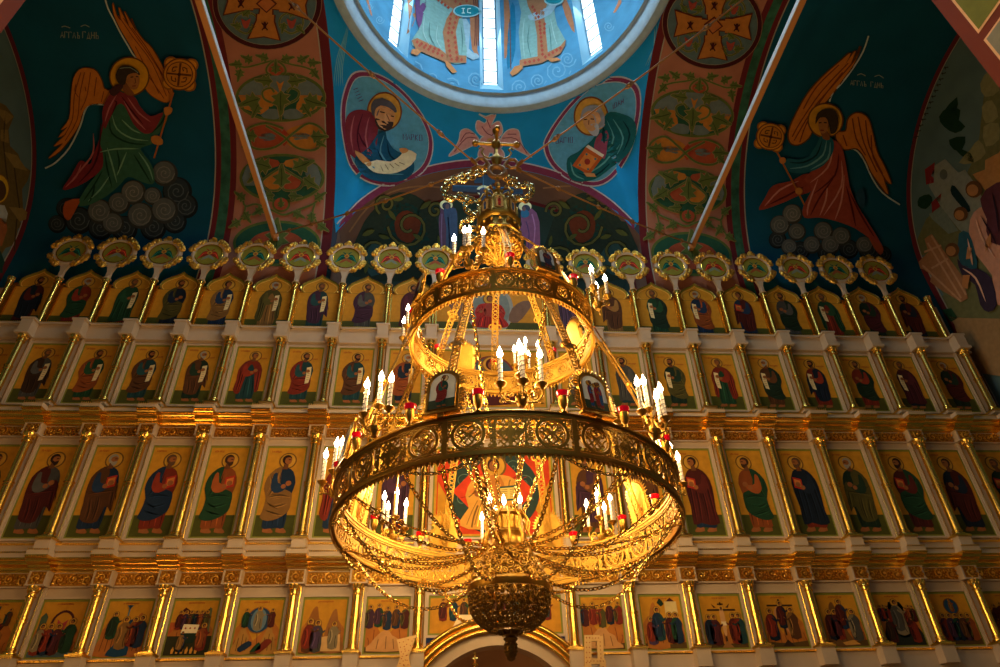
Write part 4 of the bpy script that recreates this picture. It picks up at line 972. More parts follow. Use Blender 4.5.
def dots(a, b, n, off=0):
    dx, dy = b[0]-a[0], b[1]-a[1]; l = math.hypot(dx, dy)
    return [(a[0]+dx*t-dy/l*off, a[1]+dy*t+dx/l*off) for t in [(i+.5)/n for i in range(n)]]
xa, xb, xc_, xd = (403, 640), (404, 690), (411, 638), (390, 692)
letter('X', [thick((401, 640), (412, 695), 8), thick((411, 638), (391, 695), 8), thick((397, 641), (417, 636), 3)], dots((401, 640), (412, 695), 12, 2)+dots((401, 640), (412, 695), 12, -2)+dots((411, 638), (391, 695), 12, 2)+dots((411, 638), (391, 695), 12, -2), 'gilt pierced letter X with red beads left of the central arch')
letter('B', [thick((588, 635), (588, 700), 7), thick((584.5, 638), (600, 638), 6), thick((600, 636), (601, 660), 6), thick((586, 661), (605, 661), 6), thick((603, 660), (604, 700), 6)], dots((588, 635), (588, 700), 13, 1.6)+dots((588, 635), (588, 700), 13, -1.6)+dots((585, 638), (600, 638), 5)+dots((600, 640), (601, 660), 5)+dots((586, 661), (605, 661), 6)+dots((603, 664), (604, 700), 7), 'gilt pierced letter B with red beads right of the central arch')
# ------------------------------------------------------------------ murals on the plaster
EPM = .008
def mural(surfs, name, tf, painter, lab=None, mirror=False, maxe=9, cat='mural', parent=None, org=None, group=None):
    b = bvh_of(surfs); P = Paint(surf_map(b, EPM, mirror), maxe); P.tf = tf; painter(P)
    if not P.main.v: print('EMPTY MURAL', name); return None
    xs_ = [v[0] for v in P.main.v]; ys_ = [v[1] for v in P.main.v]; zs_ = [v[2] for v in P.main.v]; og = (sum(xs_)/len(xs_), sum(ys_)/len(ys_), min(zs_))
    o = P.main.build(name, ['mural'], None, smooth=False, org=og); P.build_parts(o, og, 'mural')
    return tag(o, lab, cat, group)
GL = {'А': [[(0, 0), (.35, 1), (.7, 0)], [(.12, .35), (.58, .35)]], 'Г': [[(0, 0), (0, 1), (.6, 1), (.6, .85)]], 'Л': [[(0, 0), (.3, 1), (.65, 0)]], 'Ъ': [[(0, 1), (.2, 1), (.2, 0), (.6, 0), (.6, .45), (.2, .45)]],
      'Д': [[(0, -.15), (0, 0), (.7, 0), (.7, -.15)], [(.1, 0), (.35, 1), (.6, 0)]], 'Н': [[(0, 0), (0, 1)], [(.6, 0), (.6, 1)], [(0, .5), (.6, .5)]], 'Ь': [[(.05, 1), (.05, 0), (.5, 0), (.5, .45), (.05, .45)]],
      'М': [[(0, 0), (0, 1), (.35, .4), (.7, 1), (.7, 0)]], 'Р': [[(0, 0), (0, 1), (.5, 1), (.5, .5), (0, .5)]], 'К': [[(0, 0), (0, 1)], [(.55, 1), (0, .5), (.6, 0)]], 'О': [[(0, 0), (0, 1), (.6, 1), (.6, 0), (0, 0)]], 'І': [[(.2, 0), (.2, 1)]], 'С': [[(.6, 1), (0, 1), (0, 0), (.6, 0)]]}
def words(P, txt, x, y, h, w_, c, sl=0.0):
    for ch_ in txt:
        for st in GL.get(ch_, []): P.line([(x+a*h*.72, y-b*h+sl*(a*h)) for a, b in st], w_, c, 0)
        x += h*(.68 if ch_ not in ' І' else .42); y += sl*h*.68
def folds(P, ls, w_, lo, hi):
    for i, l_ in enumerate(ls): P.line(l_, w_, lo if i % 2 else hi, 3, taper=True)
def cloud(P, x, y, r, base, hi):
    P.disc(x, y, r, dk(base, .62), n=20); P.L += 1; P.disc(x-r*.06, y-r*.06, r*.86, base, n=20); P.L += 1
    P.spiral(x, y, r*.78, r*.07, hi, 2.3); P.L -= 2
def wing(P, outl, feathers, fill, edge):
    P.line(outl, 7, dk(fill, .5), 3, closed=True); P.L += 1; P.poly(outl, fill, 3); P.L += 1
    for f_ in feathers: P.line(f_, 3.5, edge, 3)
def ripidion(P, x, y, r, ang=0):
    for k in range(4): a = ang+PI/4+k*PI/2; P.disc(x+r*.86*cos(a), y+r*.86*sin(a), r*.42, (150, 92, 18), n=14)
    P.L += 1
    for k in range(4): a = ang+PI/4+k*PI/2; P.disc(x+r*.84*cos(a), y+r*.84*sin(a), r*.33, (212, 140, 34), n=14)
    P.L += 1; P.disc(x, y, r, (120, 66, 14), n=28); P.L += 1; P.disc(x, y, r*.92, (206, 134, 34), n=28); P.L += 1
    P.disc(x, y, r*.8, (110, 60, 14), n=28); P.L += 1; P.disc(x, y, r*.74, (196, 124, 30), n=28); P.L += 1
    for k in range(4):
        a = ang+k*PI/2; P.line([(x+r*.1*cos(a), y+r*.1*sin(a)), (x+r*.72*cos(a), y+r*.72*sin(a))], r*.13, (104, 56, 14), 0)
        b = a+PI/4; cx, cy = x+r*.42*cos(b), y+r*.42*sin(b)
        P.line([(cx+r*.2*cos(b+PI/2), cy+r*.2*sin(b+PI/2)), (cx+r*.14*cos(b), cy+r*.14*sin(b)), (cx+r*.2*cos(b-PI/2), cy+r*.2*sin(b-PI/2)), (cx-r*.1*cos(b), cy-r*.1*sin(b))], r*.07, (90, 48, 12), 2)
    P.disc(x, y, r*.12, (70, 36, 10), n=10)
WG, WE = (196, 116, 34), (122, 58, 14)
def angel_left(P):
    P.L = 1; P.to('cloud_bank')
    for x, y, r in ((280, 870, 45), (330, 920, 58), (240, 935, 38), (420, 950, 52), (740, 800, 62), (775, 860, 52), (730, 925, 50), (640, 950, 55), (520, 955, 55)): cloud(P, x, y, r, (46, 56, 60), (84, 92, 92))
    P.L = 4
    for x, y, r in ((500, 850, 46), (690, 725, 54), (420, 885, 52), (640, 820, 38), (590, 902, 56), (690, 880, 56), (475, 935, 46)): cloud(P, x, y, r, (92, 96, 92), (124, 124, 114))
    cloud(P, 560, 805, 52, (100, 102, 96), (136, 134, 122))
    P.L = 8
    P.line([(440, -20), (455, 30), (478, 75), (505, 130), (540, 190), (560, 225), (585, 250)], 6, (190, 200, 190), 3)
    P.line([(450, 438), (385, 435), (360, 465), (340, 530), (295, 620), (240, 680), (195, 705)], 7, (176, 186, 176), 3)
    P.to('wing'); wing(P, [(475, 5), (492, 60), (510, 78), (500, 25), (520, 62), (548, 115), (523, 42), (545, 80), (575, 130), (552, 72), (570, 115), (600, 160), (640, 200), (690, 290), (722, 365), (722, 405), (700, 427), (660, 412), (620, 380), (600, 330), (590, 275), (570, 225), (545, 180), (510, 120), (482, 60)],
         [[(500, 60), (560, 150), (640, 260), (700, 400)], [(520, 70), (590, 170), (670, 290), (712, 390)], [(555, 110), (620, 200), (690, 320)], [(600, 280), (650, 350), (690, 410)], [(570, 190), (620, 290), (670, 390)]], WG, WE)
    P.L = 8; P.to('wing')
    wing(P, [(340, 288), (375, 282), (408, 296), (430, 335), (442, 370), (478, 385), (468, 430), (420, 432), (380, 438), (352, 470), (335, 525), (300, 580), (255, 635), (210, 664), (232, 640), (270, 600), (232, 612), (285, 560), (250, 575), (290, 530), (262, 543), (296, 495), (304, 400), (314, 325)],
         [[(360, 300), (340, 400), (330, 500), (280, 590)], [(385, 300), (370, 400), (345, 460)], [(345, 300), (318, 400), (310, 500), (275, 570)], [(410, 320), (400, 400)], [(440, 380), (430, 425)], [(325, 350), (320, 380), (335, 405)], [(362, 360), (366, 380)]], WG, WE)
    P.to('halo'); P.L = 11; P.disc(547, 317, 84, (110, 66, 16), n=36); P.L = 12; P.disc(547, 317, 78, (206, 146, 20), n=36)
    P.to(); P.L = 13   # trailing red cloak
    P.poly([(490, 372), (470, 440), (440, 500), (425, 580), (400, 650), (385, 690), (345, 675), (310, 735), (272, 797), (330, 785), (390, 750), (440, 700), (470, 560), (520, 460)], (122, 40, 44), 3)
    P.L = 14; folds(P, [[(400, 560), (400, 640), (360, 700), (310, 760)], [(430, 520), (425, 620), (400, 700), (340, 770)], [(350, 690), (330, 740), (285, 788)]], 8, (70, 20, 26), (170, 92, 90))
    P.L = 15
    P.poly([(285, 850), (345, 838), (335, 870), (305, 925), (288, 925), (275, 900)], (170, 80, 34), 2)
    P.poly([(500, 380), (470, 450), (445, 520), (430, 600), (440, 640), (440, 700), (410, 740), (365, 800), (338, 862), (380, 865), (450, 830), (505, 785), (545, 745), (600, 765), (645, 775), (655, 745), (640, 690), (605, 640), (600, 620), (655, 600), (650, 570), (600, 550), (560, 500), (570, 430), (540, 390)], (54, 98, 74), 3)
    P.poly([(600, 560), (640, 520), (690, 465), (712, 480), (700, 520), (672, 560), (640, 575)], (54, 98, 74), 2)
    P.L = 17
    folds(P, [[(480, 480), (500, 540), (560, 580), (630, 590)], [(470, 500), (480, 560), (550, 600), (620, 606)], [(460, 620), (480, 690), (500, 770)], [(450, 640), (460, 710), (480, 790)], [(540, 640), (520, 690), (500, 740)], [(570, 650), (600, 700), (640, 770)], [(590, 640), (630, 700), (650, 760)], [(440, 720), (400, 790), (360, 850)], [(470, 740), (430, 800), (380, 850)], [(500, 630), (510, 680), (505, 720)], [(520, 500), (560, 540), (600, 560)], [(640, 560), (680, 520), (700, 480)], [(430, 640), (500, 625), (590, 625)], [(410, 770), (400, 820), (385, 855)]], 7, (26, 58, 44), (112, 156, 122))
    P.L = 18   # red cloak over shoulder and breast
    P.poly([(492, 378), (545, 392), (575, 405), (600, 450), (640, 485), (690, 470), (680, 500), (650, 550), (615, 560), (570, 520), (530, 440), (500, 440), (470, 500), (450, 540), (440, 470), (460, 410)], (126, 46, 50), 3)
    P.L = 19; folds(P, [[(500, 395), (470, 450), (452, 510)], [(520, 400), (560, 460), (610, 520)], [(545, 405), (590, 470), (640, 510)], [(490, 420), (500, 430), (480, 480)], [(530, 420), (570, 490), (620, 545)]], 7, (74, 20, 28), (176, 100, 98))
    P.to('staff'); P.L = 20; P.line([(735, 385), (700, 510), (656, 665)], 7, (170, 92, 30), 0)
    P.to(); P.L = 21; P.poly([(697, 452), (718, 444), (732, 455), (725, 475), (702, 482)], (190, 120, 50), 2); P.poly([(645, 575), (672, 570), (692, 588), (690, 608), (668, 610), (648, 600)], (190, 120, 50), 2)
    P.poly([(530, 330), (560, 370), (575, 395), (545, 395), (525, 370)], (130, 78, 40), 2)
    P.L = 22; P.poly([(500, 300), (515, 272), (550, 268), (585, 285), (598, 310), (570, 300), (545, 320), (535, 350), (510, 345), (498, 320)], (58, 46, 36), 3); P.poly([(470, 380), (500, 350), (530, 350), (520, 375), (490, 400)], (70, 40, 40), 2)
    P.L = 23; P.poly([(550, 308), (580, 300), (595, 315), (594, 345), (585, 368), (570, 372), (550, 355), (542, 330)], (160, 104, 52), 3)
    P.L = 24; P.line([(560, 318), (572, 316)], 4, (40, 24, 16), 0); P.line([(582, 315), (592, 316)], 4, (40, 24, 16), 0); P.line([(578, 320), (582, 342), (576, 344)], 3, (90, 50, 26), 0); P.line([(568, 356), (582, 355)], 4, (120, 40, 30), 0); P.line([(515, 280), (560, 276), (592, 300)], 4, (120, 130, 110), 2)
    P.to('staff_disc'); P.L = 20; ripidion(P, 762, 305, 70, .1)
    P.to('inscription'); P.L = 2; c = (150, 152, 130)
    words(P, 'АГГЛЪ', 254, 156, 25, 2.6, c, .04); words(P, 'ГДНЬ', 346, 158, 27, 2.6, c, .04)
    P.line([(258, 112), (272, 108), (294, 116)], 3, c, 2); P.line([(338, 110), (356, 103), (374, 112)], 3, c, 2)
mural([vault['left']], 'angel_mural', tf_img(0, 0, 4.17), angel_left, 'painted angel in green robe with gold wings on dark teal vault, left side')
def angel_right(P):
    P.L = 1; P.to('cloud_bank')
    for x, y, r in ((100, 560, 24), (160, 590, 26), (290, 585, 26), (345, 590, 28), (380, 600, 24), (230, 595, 24)): cloud(P, x, y, r, (46, 54, 56), (84, 92, 92))
    P.L = 4
    for x, y, r in ((105, 522, 27), (150, 540, 24), (220, 538, 26), (268, 552, 26), (190, 575, 24), (240, 575, 26), (130, 580, 22), (330, 575, 24)): cloud(P, x, y, r, (92, 96, 92), (124, 124, 114))
    cloud(P, 138, 492, 27, (104, 104, 96), (138, 134, 122))
    P.L = 8
    P.line([(340, 12), (325, 55), (298, 100), (268, 140), (245, 165), (235, 190)], 4, (190, 200, 190), 3)
    P.line([(265, 318), (300, 318), (325, 345), (345, 390), (375, 435), (422, 468)], 4, (176, 186, 176), 3)
    P.to('wing'); wing(P, [(318, 40), (305, 75), (292, 88), (305, 52), (285, 78), (272, 100), (292, 58), (265, 80), (220, 120), (180, 165), (148, 220), (128, 268), (130, 298), (150, 306), (178, 288), (195, 250), (198, 215), (225, 190), (245, 165), (270, 130), (300, 88)],
         [[(300, 80), (240, 150), (190, 210), (140, 295)], [(285, 85), (215, 160), (160, 240), (135, 285)], [(270, 110), (220, 175), (175, 245), (155, 300)], [(260, 90), (200, 150), (165, 210)]], WG, WE)
    P.L = 8; P.to('wing')
    wing(P, [(252, 275), (278, 270), (284, 240), (298, 224), (318, 222), (338, 238), (350, 280), (360, 325), (380, 365), (398, 412), (378, 396), (390, 440), (368, 412), (345, 378), (328, 340), (308, 316), (282, 318), (262, 312)],
         [[(310, 230), (325, 300), (360, 380)], [(330, 240), (340, 310), (375, 385)], [(295, 235), (305, 290), (330, 335)], [(270, 280), (280, 310)], [(345, 280), (350, 340), (385, 405)]], WG, WE)
    P.to('halo'); P.L = 11; P.disc(223, 240, 48, (110, 66, 16), n=36); P.L = 12; P.disc(223, 240, 44, (206, 146, 30), n=36)
    P.to(); P.L = 13; P.poly([(175, 385), (130, 405), (82, 418), (62, 450), (46, 484), (100, 468), (150, 445), (185, 430)], (140, 58, 40), 3)
    P.L = 14; folds(P, [[(150, 405), (100, 430), (60, 474)], [(165, 420), (120, 445), (70, 470)]], 5, (84, 28, 22), (190, 120, 100))
    P.L = 13; P.poly([(330, 540), (360, 560), (376, 590), (368, 606), (350, 585)], (150, 70, 36), 2)
    P.L = 15; P.poly([(230, 290), (262, 308), (276, 365), (285, 420), (305, 470), (335, 520), (366, 572), (350, 570), (300, 535), (250, 515), (205, 505), (165, 505), (162, 475), (185, 425), (165, 400), (200, 365), (235, 330)], (150, 66, 46), 3)
    P.poly([(300, 440), (318, 425), (326, 450), (322, 480), (308, 470)], (34, 70, 90), 2)
    P.L = 17; folds(P, [[(240, 320), (225, 370), (180, 410)], [(255, 330), (245, 390), (190, 440)], [(262, 350), (262, 420), (215, 500)], [(240, 400), (205, 450), (180, 500)], [(270, 390), (262, 460), (245, 512)], [(275, 420), (290, 480), (300, 530)], [(225, 420), (220, 460), (205, 500)], [(285, 440), (315, 500), (350, 560)], [(200, 400), (175, 470), (172, 500)]], 5, (86, 28, 22), (196, 128, 108))
    P.L = 18; P.poly([(210, 282), (238, 290), (240, 325), (215, 362), (180, 380), (140, 385), (114, 372), (118, 345), (150, 348), (178, 335), (196, 305)], (34, 92, 104), 3)
    P.L = 19; folds(P, [[(222, 295), (212, 335), (170, 365), (125, 372)], [(210, 295), (195, 335), (160, 355), (125, 355)], [(232, 300), (225, 345), (180, 375)]], 5, (14, 48, 58), (96, 150, 156))
    P.to('staff'); P.L = 20; P.line([(88, 322), (125, 395), (163, 472)], 4.5, (160, 92, 30), 0)
    P.to(); P.L = 21; P.disc(105, 350, 9, (190, 120, 50), n=10); P.disc(148, 434, 10, (190, 120, 50), n=10); P.poly([(205, 265), (225, 270), (230, 292), (212, 290)], (130, 78, 40), 2)
    P.L = 22; P.poly([(192, 250), (196, 222), (218, 208), (245, 214), (252, 240), (245, 272), (232, 275), (225, 245), (205, 232)], (60, 46, 30), 3)
    P.L = 23; P.poly([(200, 236), (218, 232), (226, 250), (220, 270), (208, 276), (200, 262)], (160, 104, 52), 3)
    P.L = 24; P.line([(200, 246), (207, 245)], 3, (40, 24, 16), 0); P.line([(213, 245), (221, 246)], 3, (40, 24, 16), 0); P.line([(204, 266), (213, 267)], 3, (120, 40, 30), 0)
    P.to('staff_disc'); P.L = 20; ripidion(P, 72, 285, 38, .2)
    P.to('inscription'); P.L = 2; c = (150, 152, 130)
    words(P, 'АГГЛЪ', 294, 146, 13, 1.6, c, .1); words(P, 'ГДНЬ', 348, 151, 13.5, 1.6, c, .1)
    P.line([(312, 120), (322, 116), (334, 122)], 2.2, c, 2); P.line([(358, 124), (370, 120), (382, 128)], 2.2, c, 2)
mural([vault['right']], 'angel_mural', tf_img(740, 30, 2.667), angel_right, 'painted angel in red cloak with gold wings on dark teal vault, right side')

# soffit ornament, drawn on the left arch and mirrored to the right one
OG_, OY, OR, OGR, OBL = (92, 104, 48), (186, 118, 44), (162, 74, 44), (40, 84, 60), (104, 116, 112)
def vine(P, pts, w_=9, closed=False):
    P.line(pts, w_+4, (150, 128, 84), 4, closed=closed); P.L += 1; P.line(pts, w_, OG_, 4, closed=closed); P.L -= 1
def leaf(P, x, y, r, a):
    r *= 1.35
    q = lambda u, v: (x+r*(u*cos(a)-v*sin(a)), y+r*(u*sin(a)+v*cos(a)))
    o_ = [q(-.7, 0), q(-.35, .32), (q(-.25, .78)), q(.05, .42), q(.35, .75), q(.5, .3), q(1.35, .12), q(1.1, -.15), q(.45, -.25), q(.25, -.72), q(-.02, -.38), q(-.35, -.7), q(-.4, -.25)]
    P.line(o_, r*.12, (150, 128, 84), 2, closed=True); P.L += 1; P.poly(o_, OG_, 2); P.L += 1; P.line([q(-.5, 0), q(.2, .05), q(.9, 0)], r*.08, (56, 70, 32), 2); P.L -= 2
def ornament(P):
    P.L = 1    # medallion with the cross
    cx, cy, rx, ry = 345, 10, 282, 246
    P.disc(cx, cy, rx, (150, 110, 84), ry, 44); P.L += 1; P.disc(cx, cy, rx-4, (70, 24, 26), ry-4, 44); P.L += 1; P.disc(cx, cy, rx-28, (150, 140, 116), ry-26, 44); P.L += 1; P.disc(cx, cy, rx-31, (84, 104, 104), ry-29, 44); P.L += 1
    for a in range(4):
        an = PI/4+a*PI/2; x, y = cx+165*cos(an)+10, cy+140*sin(an)
        vine(P, [(x-50, y-30), (x-60, y+20), (x, y+60), (x+55, y+20), (x+50, y-30), (x, y-50)], 7, True)
        P.L += 2; P.poly([(x-25, y-20), (x, y-5), (x+25, y-20), (x+12, y+25), (x, y+32), (x-12, y+25)], (156, 66, 52), 2); leaf(P, x, y-50, 26, an+PI); leaf(P, x+40, y+30, 22, an); leaf(P, x-40, y+20, 22, an+1); P.L -= 2
    P.L = 8; P.to('cross')
    for lo, colr in ((0, (92, 40, 24)), (7, (176, 110, 44))):
        for a in range(4):
            c_, s_ = cos(a*PI/2+.06), sin(a*PI/2+.06)
            arm = [(30-lo, -34+lo), (60, -36+lo), (60, -46+lo), (95, -46+lo), (200-lo, -80+lo*1.4), (185-lo, 0), (200-lo, 80-lo*1.4), (95, 46-lo), (60, 46-lo), (60, 36-lo), (30-lo, 34-lo)]
            P.poly([(cx+(x*c_-y*s_)*1.1, cy+(x*s_+y*c_)*.96) for x, y in [(-0, -34+lo)]+arm+[(-0, 34-lo)]], colr)
        P.L += 1
    P.poly([(cx-55, cy), (cx, cy-50), (cx+55, cy), (cx, cy+50)], (92, 40, 24)); P.L += 1; P.poly([(cx-44, cy), (cx, cy-40), (cx+44, cy), (cx, cy+40)], (180, 104, 50)); P.L += 1
    for a in range(4):
        x, y = cx+130*cos(a*PI/2+.06), cy+112*sin(a*PI/2+.06); P.disc(x, y, 9, (70, 26, 20), 20, 8); P.line([(x-16, y-14), (x, y+4), (x+16, y-14)], 7, (70, 26, 20), 2); P.line([(x-14, y+26), (x, y+8), (x+14, y+26)], 7, (70, 26, 20), 2)
    # scrolls and ovals below
    P.to('vine_scroll'); P.L = 1
    vine(P, [(180, 325), (230, 345), (300, 330), (385, 310), (470, 330), (540, 345), (600, 370)], 8)
    for x, y, a in ((250, 305, 3.6), (195, 330, 3.1), (205, 375, 1.8), (520, 305, -.5), (575, 320, 0), (585, 370, .9), (330, 295, 3.4), (440, 300, -.2)): leaf(P, x, y, 26, a)
    def oval(x, y, rx, ry, kind):
        P.L = 2; P.disc(x, y, rx+8, (150, 128, 84), ry+8, 40); P.L = 3; P.disc(x, y, rx+5, OG_, ry+5, 40); P.L = 4; P.disc(x, y, rx-8, OGR, ry-8, 40); P.L = 5
        if kind == 0:
            cut = [(x+(rx-9)*cos(t), y+(ry-9)*sin(t)) for t in [PI+PI*i/20 for i in range(21)]]; P.poly(cut, OBL)
            P.poly([(x-rx+10, y-10), (x-60, y-10), (x-60, y+60), (x-100, y+90), (x-rx+40, y+60)], OY); P.poly([(x+rx-10, y-10), (x+90, y-10), (x+80, y+60), (x+120, y+90), (x+rx-40, y+60)], OY)
            P.poly([(x-100, y+95), (x-60, y+60), (x, y+70), (x-10, y+110), (x-60, y+112)], OBL, 2); P.poly([(x+120, y+95), (x+80, y+60), (x+20, y+70), (x+20, y+110), (x+80, y+112)], OBL, 2)
            P.L = 6; P.poly([(x-95, y+20), (x-90, y-25), (x-45, y-45), (x-10, y-20), (x-20, y+20), (x-50, y+50)], OY, 3); P.poly([(x+95, y+20), (x+90, y-25), (x+50, y-45), (x+15, y-20), (x+20, y+20), (x+50, y+50)], OGR, 3)
            P.L = 7; vine(P, [(x, y+120), (x+5, y+70), (x-20, y+40), (x-80, y+10), (x-90, y-30), (x-50, y-48), (x-30, y-25)], 9); vine(P, [(x, y+120), (x+5, y+70), (x+30, y+40), (x+85, y+10), (x+95, y-30), (x+55, y-48), (x+35, y-25)], 9)
            P.L = 9; leaf(P, x+5, y+10, 48, PI/2); leaf(P, x-140, y+20, 44, 2.8); leaf(P, x+160, y+20, 44, .3); leaf(P, x-70, y-85, 34, 3.2); leaf(P, x+70, y-85, 34, -.1); leaf(P, x-120, y+60, 30, 2); leaf(P, x+130, y+55, 30, 1)
            P.poly([(x-20, y-85), (x, y-70), (x+20, y-85), (x+5, y-40), (x, y-20), (x-5, y-40)], OY, 1)
        else:
            P.poly([(x-rx+9, y), (x-rx+30, y-60), (x-120, y-90), (x-110, y-20), (x-140, y+40), (x-rx+20, y+40)], OBL, 1); P.poly([(x+rx-9, y), (x+rx-30, y-60), (x+130, y-90), (x+120, y-20), (x+150, y+40), (x+rx-20, y+40)], OBL, 1)
            P.poly([(x-110, y-100), (x-20, y-90), (x-20, y-60), (x-90, y-50)], OR, 2); P.poly([(x+110, y-100), (x+20, y-90), (x+20, y-60), (x+100, y-50)], OY, 2)
            P.L = 6; P.poly([(x-5, y-50), (x-70, y-10), (x-95, y+25), (x-60, y+60), (x-5, y+50)], OY, 2); P.poly([(x+5, y-50), (x+70, y-10), (x+100, y+25), (x+65, y+60), (x+5, y+50)], OR, 2)
            P.L = 7; vine(P, [(x, y-55), (x-60, y-15), (x-100, y+20), (x-80, y+60), (x-20, y+65), (x, y+40)], 9); vine(P, [(x, y-55), (x+60, y-15), (x+110, y+20), (x+85, y+60), (x+20, y+65), (x, y+40)], 9)
            P.L = 9; leaf(P, x, y+10, 46, -PI/2); leaf(P, x-90, y-60, 44, 3.4); leaf(P, x+95, y-60, 44, -.4); leaf(P, x+140, y+20, 36, .6); leaf(P, x-130, y-10, 32, 2.4); leaf(P, x-60, y+95, 26, 3); leaf(P, x+60, y+95, 26, .1); P.disc(x, y+5, 9, OY, 16)
    oval(415, 498, 225, 122, 0)
    P.L = 3; vine(P, [(345, 370), (350, 335), (388, 310), (430, 335), (440, 370), (395, 400)], 9, True); P.L = 5; P.poly([(355, 365), (362, 340), (390, 322), (420, 342), (428, 366), (392, 390)], OR, 2); leaf(P, 390, 352, 28, -PI/2)
    for k, (dy, c1) in enumerate(((705, OR),)):
        P.L = 2; P.poly([(240, dy-5), (300, dy-65), (400, dy-50), (430, dy), (400, dy+50), (300, dy+60)], c1, 3); P.poly([(640, dy-5), (570, dy-65), (470, dy-50), (430, dy), (470, dy+50), (570, dy+62)], OY, 3)
        P.poly([(300, dy-5), (345, dy-25), (390, dy-10), (380, dy+12), (330, dy+18)], OBL, 2); P.poly([(470, dy-5), (510, dy-25), (565, dy-12), (540, dy+14), (490, dy+14)], OBL, 2); P.poly([(395, dy), (432, dy-42), (470, dy), (432, dy+46)], (170, 62, 40), 0)
        P.L = 4; vine(P, [(430, dy-45), (340, dy-72), (250, dy-45), (232, dy+10), (290, dy+60), (390, dy+50), (480, dy-20), (560, dy-72), (630, dy-40), (642, dy+10), (590, dy+65), (500, dy+55), (430, dy-5), (340, dy-60)], 10)
        P.L = 6; leaf(P, 265, dy-5, 34, PI); leaf(P, 600, dy-5, 34, 0); leaf(P, 250, dy+30, 22, 2.5); leaf(P, 615, dy+30, 22, .5)
    oval(422, 915, 212, 120, 1)
    P.L = 3; vine(P, [(220, 1010), (235, 1060), (290, 1050), (380, 1085), (430, 1105), (500, 1080), (580, 1050), (610, 1020)], 9); vine(P, [(235, 1060), (225, 1110), (190, 1150)], 8); vine(P, [(590, 1050), (580, 1100), (610, 1160)], 8)
    P.disc(418, 1050, 46, OG_, 40, 20); P.L = 5; P.disc(418, 1050, 36, OR, 32, 20); leaf(P, 418, 1052, 20, -PI/2)
    for x, y, a in ((215, 1015, 3.8), (190, 1150, 2.6), (610, 1015, -.6), (625, 1165, .6), (310, 1085, 2.6), (500, 1100, .5), (240, 1110, 1), (575, 1115, 1.5)): leaf(P, x, y, 26, a)
    P.L = 2; P.disc(395, 1250, 225, OG_, 118, 40); P.L = 3; P.disc(395, 1250, 210, OGR, 104, 40); P.L = 4; P.disc(395, 1260, 140, OR, 75, 30); P.L = 5; leaf(P, 395, 1230, 60, -PI/2)
mural([vault['left']], 'ornament_mural', tf_img(200, 0, 5.13), ornament, 'painted medallion cross and green vine scrolls on the left terracotta arch', maxe=10, group='vine ornament on the two arches')
mural([vault['left']], 'ornament_mural', tf_img(200, 0, 5.13), ornament, 'painted medallion cross and green vine scrolls on the right terracotta arch', mirror=True, maxe=10, group='vine ornament on the two arches')

# the two evangelists and the seraph on the pendentives
def ev_left(P):
    P.L = 1; o_ = [(36, 275), (62, 214), (110, 205), (170, 228), (230, 280), (280, 350), (300, 415), (286, 480), (240, 522), (170, 541), (100, 525), (56, 480), (36, 400), (30, 335)]
    P.poly(o_, (190, 200, 214), 4); P.L = 2; c = (165, 375); P.poly([(c[0]+(x-c[0])*.975, c[1]+(y-c[1])*.975) for x, y in o_], (132, 58, 98), 4); P.L = 3; P.poly([(c[0]+(x-c[0])*.90, c[1]+(y-c[1])*.91) for x, y in o_], (190, 200, 214), 4); P.L = 4; P.poly([(c[0]+(x-c[0])*.885, c[1]+(y-c[1])*.895) for x, y in o_], (92, 168, 208), 4)
    P.L = 5; P.disc(157, 322, 50, (120, 70, 40), 56, 30); P.L = 6; P.disc(157, 322, 45, (216, 160, 66), 51, 30)
    P.L = 7; P.poly([(60, 325), (90, 318), (125, 330), (140, 370), (130, 420), (140, 470), (100, 470), (60, 450), (46, 400), (44, 350)], (128, 50, 66), 3)
    P.L = 8; folds(P, [[(70, 335), (60, 390), (70, 445)], [(95, 330), (80, 390), (90, 450)], [(115, 340), (105, 400), (112, 450)], [(80, 380), (100, 420), (120, 440)]], 5, (78, 24, 40), (176, 100, 110))
    P.L = 9; P.poly([(75, 460), (110, 430), (150, 375), (160, 400), (180, 430), (215, 450), (240, 470), (235, 505), (190, 528), (120, 522), (85, 500)], (26, 84, 118), 3); P.L = 10; folds(P, [[(150, 390), (140, 440), (170, 480)], [(130, 430), (160, 480), (220, 490)], [(100, 470), (150, 500), (210, 505)], [(160, 410), (170, 450), (200, 470)]], 5, (10, 44, 70), (86, 150, 180))
    P.L = 11; P.poly([(98, 474), (130, 462), (170, 468), (200, 450), (216, 432), (248, 446), (232, 478), (190, 500), (150, 503), (118, 496)], (224, 220, 186), 2); P.L = 12
    for k in range(5): P.line([(140+k*14, 478-k*2), (148+k*16, 496-k*5)], 2, (120, 110, 90), 0)
    P.L = 12; P.poly([(75, 440), (95, 450), (112, 470), (104, 480), (84, 464)], (196, 140, 84), 2); P.poly([(195, 430), (215, 428), (224, 436), (206, 444)], (196, 140, 84), 2)
    P.L = 13; P.poly([(120, 310), (130, 290), (155, 286), (180, 300), (186, 322), (172, 320), (150, 312), (140, 340), (125, 335)], (86, 84, 92), 3); P.L = 14; P.poly([(134, 325), (150, 308), (176, 318), (182, 340), (172, 360), (150, 372), (136, 355)], (206, 148, 96), 3); P.poly([(136, 345), (150, 352), (175, 350), (172, 368), (150, 378), (134, 366)], (64, 48, 44), 2)
    P.L = 15; P.line([(148, 326), (158, 328)], 3, (40, 24, 20), 0); P.line([(168, 332), (177, 334)], 3, (40, 24, 20), 0); P.line([(163, 332), (164, 346)], 2.5, (120, 70, 40), 0)
    words(P, 'МАРКО', 206, 403, 18, 2, (86, 60, 110), .05)
    for k in range(5): P.line([(66+k*4, 258+k*9), (80+k*4, 252+k*9)], 2, (86, 60, 110), 0)
